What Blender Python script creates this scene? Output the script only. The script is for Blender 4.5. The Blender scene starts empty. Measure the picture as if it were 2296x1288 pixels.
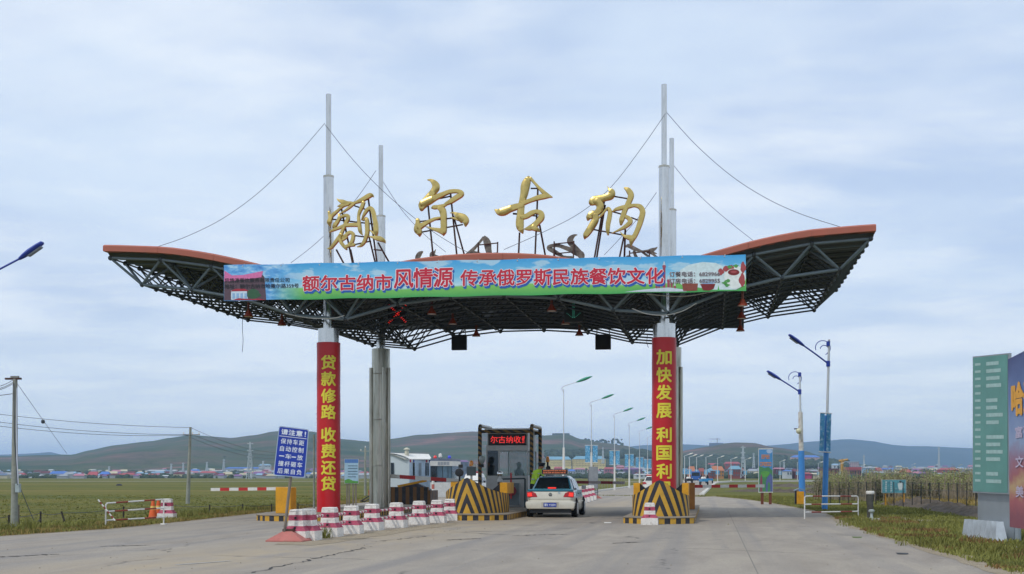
import bpy, bmesh, math, random
from mathutils import Vector, Matrix
random.seed(7)
R = math.radians; PI = math.pi
sc = bpy.context.scene
COL = sc.collection
# ------------------------------------------------------------------ camera, world, sun
F = 3000.0; HX = 1148.0; HY = 1068.0; CH = 1.42; YAW = math.atan(447/3000.0)
cam_d = bpy.data.cameras.new('camera'); cam = bpy.data.objects.new('camera', cam_d); COL.objects.link(cam)
cam.location = (0, 0, CH); cam.rotation_euler = (R(90), 0, YAW)
cam_d.sensor_width = 36; cam_d.lens = 36*F/2296; cam_d.shift_y = (HY-644)/2296
cam_d.clip_end = 40000; cam_d.clip_start = 0.1
sc.camera = cam
SUN_EL = R(50); SUN_AZ = R(218)       # azimuth clockwise from +Y of where the sun stands (behind the camera, to the left)
w = bpy.data.worlds.new('World'); sc.world = w; w.use_nodes = True
nt = w.node_tree; nt.nodes.clear()
def N(t, **k):
    n = nt.nodes.new(t)
    for a, b in k.items(): setattr(n, a, b)
    return n
L = nt.links.new
sky = N('ShaderNodeTexSky', sky_type='NISHITA', sun_disc=False)
sky.sun_elevation = SUN_EL; sky.sun_rotation = SUN_AZ; sky.air_density = 1.0; sky.dust_density = 1.5; sky.ozone_density = 1.5
tc = N('ShaderNodeTexCoord'); sx = N('ShaderNodeSeparateXYZ'); L(tc.outputs['Generated'], sx.inputs[0])
zz = N('ShaderNodeMath', operation='ABSOLUTE'); L(sx.outputs['Z'], zz.inputs[0])
za = N('ShaderNodeMath', operation='ADD'); za.inputs[1].default_value = 0.1; L(zz.outputs[0], za.inputs[0])
dv = N('ShaderNodeVectorMath', operation='DIVIDE'); L(tc.outputs['Generated'], dv.inputs[0])
cx = N('ShaderNodeCombineXYZ'); [L(za.outputs[0], cx.inputs[i]) for i in (0, 1)]; cx.inputs[2].default_value = 1.0; L(cx.outputs[0], dv.inputs[1])
def wnoise(scale, detail, rough, off, dist=0.0, sy=1.0):
    mp = N('ShaderNodeMapping'); mp.inputs['Location'].default_value = off; mp.inputs['Scale'].default_value = (1, sy, 1); mp.inputs['Rotation'].default_value = (0, 0, R(-8))
    L(dv.outputs[0], mp.inputs[0])
    n = N('ShaderNodeTexNoise'); n.inputs['Scale'].default_value = scale; n.inputs['Detail'].default_value = detail
    n.inputs['Roughness'].default_value = rough; n.inputs['Distortion'].default_value = dist
    L(mp.outputs[0], n.inputs['Vector']); return n
def ramp(src, stops, interp='EASE'):
    r = N('ShaderNodeValToRGB'); r.color_ramp.interpolation = interp; e = r.color_ramp.elements
    while len(e) < len(stops): e.new(0.5)
    for i, (p, c) in enumerate(stops):
        e[i].position = p; e[i].color = (c[0], c[1], c[2], 1) if isinstance(c, (tuple, list)) else (c, c, c, 1)
    L(src, r.inputs[0]); return r
n1 = wnoise(0.5, 5, 0.55, (3.1, 1.7, 0)); n2 = wnoise(1.0, 5, 0.52, (7.3, 2.2, 0), 0.3, 1.15); n3 = wnoise(2.0, 4, 0.55, (2.3, 8.2, 0), 0.2, 1.3)
r1 = ramp(n1.outputs[0], [(0.4, 0.0), (0.6, 1.0)]); r2 = ramp(n2.outputs[0], [(0.42, 0.0), (0.66, 1.0)]); r3 = ramp(n3.outputs[0], [(0.42, 0.0), (0.75, 1.0)])
def mixc(f, a, b, ty='MIX', fac=None):
    m = N('ShaderNodeMix', data_type='RGBA', blend_type=ty)
    if f is None: m.inputs[0].default_value = fac
    else: L(f, m.inputs[0])
    for s, v in ((6, a), (7, b)):
        if isinstance(v, tuple): m.inputs[s].default_value = (*v, 1)
        else: L(v, m.inputs[s])
    return m.outputs[2]
K = 1.0
base = mixc(None, sky.outputs[0], (4.7, 5.75, 7.6), fac=0.82)          # thin high overcast over the sky
base = mixc(r1.outputs[0], base, (5.7, 6.7, 8.0))
base = mixc(r2.outputs[0], base, (6.6, 7.3, 8.25))
f3 = N('ShaderNodeMath', operation='MULTIPLY'); f3.inputs[1].default_value = 0.5; L(r3.outputs[0], f3.inputs[0])
base = mixc(f3.outputs[0], base, (7.5, 8.0, 8.6))
hz = ramp(zz.outputs[0], [(0.0, 1.0), (0.16, 0.0)])
hf = N('ShaderNodeMath', operation='MULTIPLY'); hf.inputs[1].default_value = 0.75; L(hz.outputs[0], hf.inputs[0])
base = mixc(hf.outputs[0], base, (7.6, 8.3, 8.7))
bg = N('ShaderNodeBackground'); bg.inputs[1].default_value = 0.142; L(base, bg.inputs[0])
wo = N('ShaderNodeOutputWorld'); L(bg.outputs[0], wo.inputs[0])
sd = bpy.data.lights.new('sun', 'SUN'); sun = bpy.data.objects.new('sun', sd); COL.objects.link(sun)
sd.energy = 1.9; sd.angle = R(5); sd.color = (1, 0.955, 0.88)
sun.rotation_euler = (R(90)-SUN_EL, 0, PI - SUN_AZ); sun.location = (-20, -20, 40)
sc.view_settings.view_transform = 'Standard'; sc.view_settings.look = 'None'; sc.view_settings.gamma = 1; sc.view_settings.use_curve_mapping = False
sc.view_settings.exposure = -0.18
sc.cycles.volume_bounces = 1; sc.cycles.max_bounces = 8; sc.cycles.use_denoising = True

# ------------------------------------------------------------------ photo geometry helpers
FW = Vector((-math.sin(YAW), math.cos(YAW), 0)); RT = Vector((math.cos(YAW), math.sin(YAW), 0))
def PZ(px, py, Z):                      # point at camera depth Z
    v = FW*Z + RT*(Z*(px-HX)/F); return Vector((v.x, v.y, CH + Z*(HY-py)/F))
def PY(px, py, Y):                      # point on the vertical plane y = Y
    d = FW + RT*((px-HX)/F); t = Y/d.y; return Vector((d.x*t, Y, CH + t*(HY-py)/F))
def GR(px, py):                         # ground point under a pixel
    p = PZ(px, HY, CH*F/(py-HY)); return Vector((p.x, p.y, 0))
def proj(v):
    v = Vector(v); z = v.dot(FW); return HX + F*v.dot(RT)/z, HY - F*(v.z-CH)/z
# ------------------------------------------------------------------ materials
def H(h):
    h = h.lstrip('#'); c = [int(h[i:i+2], 16)/255 for i in (0, 2, 4)]
    return tuple(x/12.92 if x <= .04045 else ((x+.055)/1.055)**2.4 for x in c)
MATS = {}
def M(name, col=(.5, .5, .5), rough=.6, metal=0., var=.18, scale=3., bump=0., bscale=40., dirt=None, dirtamt=.5, emit=None, estr=0., alpha=1., trans=0., spec=.5, stretch=(1, 1, 1), coat=0.):
    if name in MATS: return MATS[name]
    m = bpy.data.materials.new(name); m.use_nodes = True; t = m.node_tree; b = t.nodes['Principled BSDF']; l = t.links.new
    b.inputs['Roughness'].default_value = rough; b.inputs['Metallic'].default_value = metal
    b.inputs['Specular IOR Level'].default_value = spec; b.inputs['Alpha'].default_value = alpha
    b.inputs['Transmission Weight'].default_value = trans; b.inputs['Coat Weight'].default_value = coat
    if emit: b.inputs['Emission Color'].default_value = (*emit, 1); b.inputs['Emission Strength'].default_value = estr
    tcn = t.nodes.new('ShaderNodeTexCoord'); mp = t.nodes.new('ShaderNodeMapping'); mp.inputs['Scale'].default_value = stretch
    geo = t.nodes.new('ShaderNodeNewGeometry'); l(geo.outputs['Position'] if dirt == 'world' else tcn.outputs['Object'], mp.inputs[0])
    n = t.nodes.new('ShaderNodeTexNoise'); n.inputs['Scale'].default_value = scale; n.inputs['Detail'].default_value = 6; n.inputs['Roughness'].default_value = .6
    l(mp.outputs[0], n.inputs['Vector'])
    rp = t.nodes.new('ShaderNodeValToRGB'); e = rp.color_ramp.elements
    e[0].position = .3; e[0].color = (*[c*(1-var) for c in col], 1); e[1].position = .7; e[1].color = (*[min(1, c*(1+var)) for c in col], 1)
    l(n.outputs[0], rp.inputs[0]); out = rp.outputs[0]
    if dirt and dirt != 'world':
        n2_ = t.nodes.new('ShaderNodeTexNoise'); n2_.inputs['Scale'].default_value = scale*2.3; n2_.inputs['Detail'].default_value = 9; n2_.inputs['Roughness'].default_value = .7
        l(mp.outputs[0], n2_.inputs['Vector'])
        r2_ = t.nodes.new('ShaderNodeValToRGB'); r2_.color_ramp.elements[0].position = .5; r2_.color_ramp.elements[1].position = .72
        r2_.color_ramp.elements[1].color = (dirtamt, dirtamt, dirtamt, 1); l(n2_.outputs[0], r2_.inputs[0])
        mx = t.nodes.new('ShaderNodeMix'); mx.data_type = 'RGBA'; l(r2_.outputs[0], mx.inputs[0]); l(out, mx.inputs[6]); mx.inputs[7].default_value = (*dirt, 1); out = mx.outputs[2]
    l(out, b.inputs['Base Color'])
    if bump:
        n4 = t.nodes.new('ShaderNodeTexNoise'); n4.inputs['Scale'].default_value = bscale; n4.inputs['Detail'].default_value = 5; l(mp.outputs[0], n4.inputs['Vector'])
        bp = t.nodes.new('ShaderNodeBump'); bp.inputs['Strength'].default_value = bump; bp.inputs['Distance'].default_value = .02; l(n4.outputs[0], bp.inputs['Height']); l(bp.outputs[0], b.inputs['Normal'])
    MATS[name] = m; return m
class NB:                                # tiny node builder for the special materials
    def __init__(s, name):
        s.m = bpy.data.materials.new(name); s.m.use_nodes = True; s.t = s.m.node_tree; s.b = s.t.nodes['Principled BSDF']; MATS[name] = s.m
    def n(s, ty, ins={}, **k):
        q = s.t.nodes.new(ty)
        for a, b in k.items(): setattr(q, a, b)
        for a, b in ins.items():
            if hasattr(b, 'links'): s.t.links.new(b, q.inputs[a])
            else: q.inputs[a].default_value = b
        return q
    def math(s, op, a, b=0., c=0.): return s.n('ShaderNodeMath', {0: a, 1: b, 2: c}, operation=op).outputs[0]
    def ramp(s, src, stops, interp='LINEAR'):
        r = s.n('ShaderNodeValToRGB', {0: src}); r.color_ramp.interpolation = interp; e = r.color_ramp.elements
        while len(e) < len(stops): e.new(.5)
        for i, (p, c) in enumerate(stops):
            e[i].position = p; e[i].color = (*c, 1) if isinstance(c, tuple) else (c, c, c, 1)
        return r.outputs[0]
    def mix(s, f, a, b, ty='MIX'):
        q = s.n('ShaderNodeMix', {0: f}, data_type='RGBA', blend_type=ty)
        for i, v in ((6, a), (7, b)):
            if isinstance(v, tuple): q.inputs[i].default_value = (*v, 1)
            else: s.t.links.new(v, q.inputs[i])
        return q.outputs[2]
    def set(s, k, v):
        if hasattr(v, 'links'): s.t.links.new(v, s.b.inputs[k])
        else: s.b.inputs[k].default_value = v
    def bump(s, h, st=.4, dist=.02):
        q = s.n('ShaderNodeBump', {'Height': h, 'Strength': st, 'Distance': dist}); s.set('Normal', q.outputs[0])
    def pos(s, sc_=(1, 1, 1), rot=(0, 0, 0), loc=(0, 0, 0)):
        g = s.n('ShaderNodeNewGeometry'); return s.n('ShaderNodeMapping', {0: g.outputs['Position'], 'Scale': sc_, 'Rotation': rot, 'Location': loc}).outputs[0]
    def noise(s, v, scale, det=6, ro=.6, dist=0.): return s.n('ShaderNodeTexNoise', {'Vector': v, 'Scale': scale, 'Detail': det, 'Roughness': ro, 'Distortion': dist}).outputs[0]
# asphalt / worn concrete
a = NB('asphalt')
p = a.pos(); big = a.noise(a.pos((.35, .05, 1)), 1.0, 5, .6); mid = a.noise(a.pos((.5, .16, 1)), 2.2, 8, .68, .6); fine = a.noise(p, 26, 6, .75); spk = a.noise(p, 90, 3, .8)
c = a.ramp(mid, [(.3, H('#8b8175')), (.5, H('#9c9285')), (.7, H('#aba08f'))])
c = a.mix(a.ramp(big, [(.45, 0.), (.7, .75)]), c, H('#9a8f7f'))
c = a.mix(a.ramp(a.noise(a.pos((1.1, .02, 1)), 1.1, 4, .5), [(.48, 0.), (.66, .7)]), c, H('#827d79'))
c = a.mix(a.ramp(a.noise(a.pos((.7, .12, 1), loc=(7, 3, 0)), 1.6, 7, .7, 1.2), [(.6, 0.), (.74, .45)]), c, H('#62605f'))
c = a.mix(a.ramp(fine, [(.4, 0.), (.62, .35)]), c, H('#5c5957'))
c = a.mix(a.ramp(spk, [(.62, 0.), (.8, .5)]), c, H('#b3aba0'))
gx = a.n('ShaderNodeSeparateXYZ', {0: p})
_A, _B = GR(1013, 1172), GR(655, 1216); _d = (_B-_A).normalized(); _n = Vector((-_d.y, _d.x, 0)); _n = _n if _n.x > 0 else -_n
dd = a.math('SUBTRACT', a.math('ADD', a.math('MULTIPLY', gx.outputs[0], _n.x), a.math('MULTIPLY', gx.outputs[1], _n.y)), _A.dot(_n)+1.1)
sm = a.math('MULTIPLY', a.ramp(a.math('ABSOLUTE', a.math('MULTIPLY', dd, .35)), [(.1, .85), (.9, 0.)]), a.ramp(a.noise(a.pos((.8, .35, 1)), 1.4, 8, .7), [(.35, 0.), (.6, 1.)]))
c = a.mix(sm, c, H('#a3937a'))
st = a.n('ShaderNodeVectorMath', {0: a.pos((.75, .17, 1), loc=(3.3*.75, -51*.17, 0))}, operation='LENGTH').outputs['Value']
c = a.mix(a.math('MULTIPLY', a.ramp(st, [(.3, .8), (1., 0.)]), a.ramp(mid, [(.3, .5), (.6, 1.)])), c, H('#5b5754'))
for (ox_, oy_) in ((-5.2, 38), (-3.9, 36), (1.8, 46), (-6.8, 31), (-1.6, 29), (3.2, 33)):
    st = a.n('ShaderNodeVectorMath', {0: a.pos((2.6, 1.1, 1), loc=(-ox_*2.6, -oy_*1.1, 0))}, operation='LENGTH').outputs['Value']
    c = a.mix(a.math('MULTIPLY', a.ramp(st, [(.2, .5), (1., 0.)]), a.ramp(fine, [(.35, .3), (.6, 1.)])), c, H('#625e5a'))
w1 = a.n('ShaderNodeTexVoronoi', {'Vector': a.n('ShaderNodeVectorMath', {0: a.pos((.16, .11, 1)), 1: a.n('ShaderNodeVectorMath', {0: a.n('ShaderNodeTexNoise', {'Vector': p, 'Scale': 1.3, 'Detail': 5}).outputs[1], 1: (.14, .14, 0)}, operation='MULTIPLY').outputs[0]}, operation='ADD').outputs[0], 'Scale': 1.}, feature='DISTANCE_TO_EDGE').outputs[0]
crk = a.ramp(w1, [(0., 1.), (.0028, .9), (.006, 0.)])
crk = a.math('MULTIPLY', crk, a.ramp(a.noise(p, .3, 3), [(.5, 0.), (.6, .6)]))
c = a.mix(crk, c, H('#3a3836'))
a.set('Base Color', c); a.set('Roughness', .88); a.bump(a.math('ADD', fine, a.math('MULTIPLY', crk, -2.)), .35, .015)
# grass ground
g = NB('grass_ground')
p = g.pos(); wide = g.noise(g.pos((.01, .05, 1), rot=(0, 0, -YAW)), 1.3, 8, .68, .4); mid = g.noise(g.pos((.25, .4, 1)), 1., 7, .65); fine = g.noise(p, 9, 7, .75)
c = g.ramp(wide, [(.36, H('#4a5422')), (.46, H('#636829')), (.54, H('#787233')), (.64, H('#8c7b45'))])
c = g.mix(g.ramp(mid, [(.4, 0.), (.68, .7)]), c, H('#454e22'))
c = g.mix(g.ramp(g.noise(g.pos((.5, .9, 1), loc=(3, 9, 0)), .8, 6, .7), [(.56, 0.), (.7, .6)]), c, H('#75603e'))
c = g.mix(g.ramp(fine, [(.35, .45), (.6, 0.)]), c, H('#3c4220')); c = g.mix(g.ramp(g.noise(p, 2.2, 6, .7), [(.5, 0.), (.7, .35)]), c, H('#8f854c'))
g.set('Base Color', c); g.set('Roughness', .95); g.set('Specular IOR Level', .15); g.bump(fine, .8, .08)
# dirt
d = NB('soil'); p = d.pos(); f1 = d.noise(p, 3, 9, .7); f2 = d.noise(p, 22, 6, .75)
c = d.mix(d.ramp(f1, [(.35, 0.), (.65, 1.)]), H('#8d7f69'), H('#a39680')); c = d.mix(d.ramp(f2, [(.45, 0.), (.7, .6)]), c, H('#6d604c'))
d.set('Base Color', c); d.set('Roughness', .95); d.bump(f2, .6, .03)
d = NB('dark_soil'); f1 = d.noise(d.pos(), 4, 9, .7); d.set('Base Color', d.ramp(f1, [(.3, H('#3a332c')), (.7, H('#6a5d4e'))])); d.set('Roughness', .95); d.bump(f1, .8, .1)
# hills
def hillmat(name, cols, sc_=.0016):
    h = NB(name); v = h.pos((sc_, sc_*1.6, sc_*3)); a1 = h.noise(v, 2.0, 7, .6, .6); a2 = h.noise(v, 9, 7, .65); a3 = h.noise(v, 40, 4, .7)
    c = h.ramp(a1, [(.38, cols[0]), (.48, cols[1]), (.56, cols[2]), (.64, cols[3])])
    c = h.mix(h.ramp(a2, [(.45, 0.), (.62, .6)]), c, cols[0]); c = h.mix(h.ramp(a3, [(.52, 0.), (.66, .6)]), c, H('#2c3824'))
    h.set('Base Color', c); h.set('Roughness', 1.); h.set('Specular IOR Level', .05); return h.m
hillmat('hill_near', [H('#35462c'), H('#4d5636'), H('#67564a'), H('#8a6458')]); hillmat('hill_far', [H('#22302c'), H('#2c3a34'), H('#38423a'), H('#464a40')], .0009)
# yellow/black stripes ; object coordinate u = x + slant*|..|
def stripes(name, period, duty=.5, mode='x', slant=0., yel='#d0a034', blk='#23232a'):
    s = NB(name); o = s.n('ShaderNodeTexCoord'); x = s.n('ShaderNodeSeparateXYZ', {0: o.outputs['UV'] if mode == 'uv' else o.outputs['Object']})
    if mode == 'uv': t = s.math('ADD', s.math('ABSOLUTE', x.outputs[0]), s.math('MULTIPLY', x.outputs[1], slant))
    elif mode == 'x': t = s.math('ADD', s.math('ADD', x.outputs[0], x.outputs[1]), 100.)
    else: t = s.math('ADD', s.math('ADD', x.outputs[2], s.math('MULTIPLY', s.math('ADD', x.outputs[0], x.outputs[1]), slant)), 50.)
    fr = s.math('FRACT', s.math('DIVIDE', t, period)); k = s.math('GREATER_THAN', fr, duty)
    dn = s.noise(o.outputs['Object'], 3.5, 9, .7)
    yc = s.mix(s.ramp(dn, [(.4, 0.), (.75, .8)]), H(yel), tuple(v*.6 for v in H(yel))); bc = s.mix(s.ramp(dn, [(.4, 0.), (.75, .7)]), H(blk), H('#4a4a50'))
    c = s.mix(k, yc, bc); c = s.mix(s.ramp(s.noise(o.outputs['Object'], 11, 8, .75), [(.58, 0.), (.75, .6)]), c, H('#6b6459'))
    s.set('Base Color', c); s.set('Roughness', .6); s.bump(dn, .15, .01); return s.m
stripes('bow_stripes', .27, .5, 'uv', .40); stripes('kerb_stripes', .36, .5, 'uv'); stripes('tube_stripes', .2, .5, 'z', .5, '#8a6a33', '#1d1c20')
stripes('dark_bow_stripes', .32, .5, 'x', yel='#7a5426', blk='#1b1b21')
# banner print: sky over green, soft clouds
b_ = NB('banner_print'); o = b_.n('ShaderNodeTexCoord'); uv = b_.n('ShaderNodeSeparateXYZ', {0: o.outputs['UV']}); U, V = uv.outputs[0], uv.outputs[1]
skyc = b_.ramp(V, [(.3, H('#bfe3ee')), (.55, H('#79c6e8')), (1., H('#3fa4e0'))])
cl = b_.noise(b_.n('ShaderNodeMapping', {0: o.outputs['UV'], 'Scale': (9, 1.6, 1)}).outputs[0], 1.5, 5, .5)
skyc = b_.mix(b_.ramp(cl, [(.53, 0.), (.58, .75)]), skyc, H('#bcdcea'))
grn = b_.ramp(V, [(0., H('#43a557')), (.3, H('#86c95e'))])
hline = b_.math('ADD', .27, b_.math('MULTIPLY', b_.math('SINE', b_.math('MULTIPLY', U, 14.)), .05))
k = b_.ramp(b_.math('SUBTRACT', b_.math('ADD', V, .5), hline), [(.49, 0.), (.54, 1.)])
c = b_.mix(k, grn, skyc)
lf = b_.noise(b_.n('ShaderNodeMapping', {0: o.outputs['UV'], 'Scale': (22, 3, 1)}).outputs[0], 2, 6, .6)
lfc = b_.ramp(lf, [(.3, H('#2f6fc0')), (.5, H('#67aee6')), (.7, H('#c6e6f4'))])
c = b_.mix(b_.ramp(U, [(.09, 1.), (.16, 0.)]), c, lfc)
b_.set('Base Color', c); b_.set('Roughness', .5); b_.bump(b_.noise(b_.n('ShaderNodeMapping', {0: o.outputs['UV'], 'Scale': (40, 3, 1)}).outputs[0], 1.5, 3), .25, .05)
# simple ones
steel = M('brushed_steel', H('#cdccc9'), .16, 1., .1, 1.2, .03, 20, dirt=H('#8a867c'), dirtamt=.35, stretch=(2, 2, .35))
steel_old = M('weathered_steel', H('#bdb9ac'), .3, .9, .25, 1.4, .1, 12, dirt=H('#55503f'), dirtamt=.6, stretch=(3, 3, .3))
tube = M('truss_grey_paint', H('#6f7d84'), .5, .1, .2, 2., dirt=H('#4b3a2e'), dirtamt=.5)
tube_dk = M('truss_grey_shaded', H('#3f474b'), .55, .1, .2, 2., dirt=H('#3d2f27'), dirtamt=.5)  # same truss paint, darkened to carry the shade under the roof
sheet_m = M('roof_sheet_underside', H('#555b5e'), .55, .2, .15, .8)
terra = M('terracotta_fascia', H('#a65c49'), .55, 0, .1, .7, dirt=H('#97614f'), dirtamt=.5)
gold = M('gilded_metal', (.62, .46, .16), .33, 1., .15, 1.6, .35, 4, dirt=(.3, .2, .07), dirtamt=.5)
gold_back = M('letter_tray_grey', H('#6f6a62'), .6, .2, .45, 5., dirt=H('#33251f'), dirtamt=.9)
rust = M('rusty_brown_steel', H('#4a352f'), .7, .3, .25, 6., dirt=H('#6d4633'))
redvinyl = M('red_vinyl', H('#c0161f'), .35, 0, .08, .7, .15, 5)
yelprint = M('yellow_print', H('#e0d23c'), .4, 0, .06, 3)
white = M('white_paint', H('#dcdad4'), .5, 0, .08, 3., dirt=H('#a79e8f'), dirtamt=.4)
chalk = M('whitewashed_concrete', H('#e2ddd6'), .85, 0, .08, 5., .5, 18, dirt=H('#9a8f82'), dirtamt=.65)
pinkred = M('faded_red_paint', H('#a5405a'), .8, 0, .2, 5., .5, 18, dirt=H('#c88a92'), dirtamt=.5)
redp = M('red_paint', H('#b92a28'), .45, 0, .15, 4.)
brownred = M('brown_red_paint', H('#8c3526'), .5, 0, .2, 4.)
black = M('black_plastic', H('#17181b'), .5, 0, .2, 3.)
rubber = M('tyre_rubber', H('#26262a'), .85, 0, .2, 10.)
bluesign = M('blue_sign_paint', H('#1737a0'), .4, 0, .1, 4., dirt=H('#3452a8'), dirtamt=.4)
wood = M('grey_wood_pole', H('#7d746a'), .85, 0, .3, 4., .5, 20, stretch=(3, 3, .5))
conc = M('pole_concrete', H('#8f9188'), .85, 0, .2, 3., .3, 20, dirt=H('#6a665c'))
kconc = M('kerb_concrete', H('#8b8070'), .9, 0, .2, 2., .4, 15, dirt=H('#5e564b'))
kwhite = M('kerb_white', H('#c9c7c0'), .85, 0, .12, 3., .3)
yelp = M('yellow_paint', H('#d99a1a'), .5, 0, .12, 3., dirt=H('#a8741c'), dirtamt=.5)
ochre = M('ochre_paint', H('#9c6526'), .6, 0, .15, 3.)
glass = M('tinted_glass', H('#a8c4c6'), .06, 0, .03, 1., alpha=.22, spec=.8)
dglass = M('dark_glass', H('#1b2226'), .05, 0, .1, 2., spec=.8)
alu = M('aluminium_panel', H('#b9bab8'), .5, .2, .08, 1.5, dirt=H('#77776f'), dirtamt=.3)
cream = M('cream_car_paint', H('#d6d2c3'), .25, 0, .03, 1., dirt=H('#a59d8b'), dirtamt=.35, coat=.6)
teal = M('teal_car_paint', H('#1d6f84'), .22, 0, .04, 1., coat=.7)
ledred = M('red_led', (.9, .05, .04), .4, emit=(1, .03, .03), estr=1.0)
ledor = M('orange_led', (.5, .15, .06), .4, emit=(1, .25, .1), estr=.35)
ledgrn = M('green_led', (.1, .4, .3), .4, emit=(.05, .5, .35), estr=.25)
tailred = M('lit_tail_lamp', (.6, .02, .02), .15, emit=(1, .05, .03), estr=.8)
taildk = M('tail_lamp_red', (.45, .02, .03), .15, coat=.5)
amber = M('amber_beacon', (.85, .3, .04), .2, var=.05, coat=.5)
hiv = M('hi_vis_yellow', (.55, .85, .06), .7, 0, .1, 8.)
darkcl = M('dark_cloth', H('#1b1e28'), .85, 0, .2, 6.)
skin = M('skin', H('#a8755a'), .6, 0, .08, 6.)
bluelamp = M('blue_lamp_paint', H('#27409c'), .35, 0, .1, 3.)
bluepole = M('blue_pole_paint', H('#3f87cc'), .45, 0, .1, 2., dirt=H('#6a9bc8'), dirtamt=.4)
palepole = M('pale_pole_paint', H('#c6cbd0'), .45, .1, .08, 2.)
rustywhite = M('flaking_white_paint', H('#cfcdc6'), .7, 0, .1, 3., dirt=H('#8a5f38'), dirtamt=.9)
greenlamp = M('green_lamp_paint', H('#1e8a6a'), .35, 0, .1, 3.)
bluecl = M('pale_blue_print', H('#4c93bd'), .5, 0, .35, 3., dirt=H('#c6e0ec'), dirtamt=1.)
tealboard = M('teal_board_print', H('#4f8f9c'), .5, 0, .3, 4., dirt=H('#a9c6c6'), dirtamt=.6)
cabinw = M('cabin_white', H('#c9d2d6'), .45, 0, .04, 1.)
sgreen = M('highway_green_hazed', H('#5b8f88'), .4, 0, .12, 1.)  # windscreen haze painted in as a paler green
skirtm = M('galvanised_sheet', H('#9aa2a8'), .45, .5, .12, 1.2)
orng = M('orange_cone', H('#d65a1c'), .55, 0, .1, 4.)
leafm = M('leaf_green', H('#8d9455'), .8, 0, .35, 1.2)
leafd = M('leaf_dull_green', H('#4f5436'), .85, 0, .35, 1.2)
twig = M('twig_brown', H('#968873'), .9, 0, .3, 4.)
grassb = M('grass_blade', H('#7a7a40'), .8, 0, .4, .6, dirt='world', spec=.2)
grassd = M('dry_grass_blade', H('#93804c'), .85, 0, .35, .8, dirt='world', spec=.2)
grassr = M('reddish_weed', H('#7f6440'), .85, 0, .3, .8, dirt='world', spec=.2)
wire = M('wire_dark', H('#3b4450'), .6, 0, .05, 1.)
wirel = M('steel_cable', H('#69707a'), .5, .3, .05, 1.)
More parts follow.
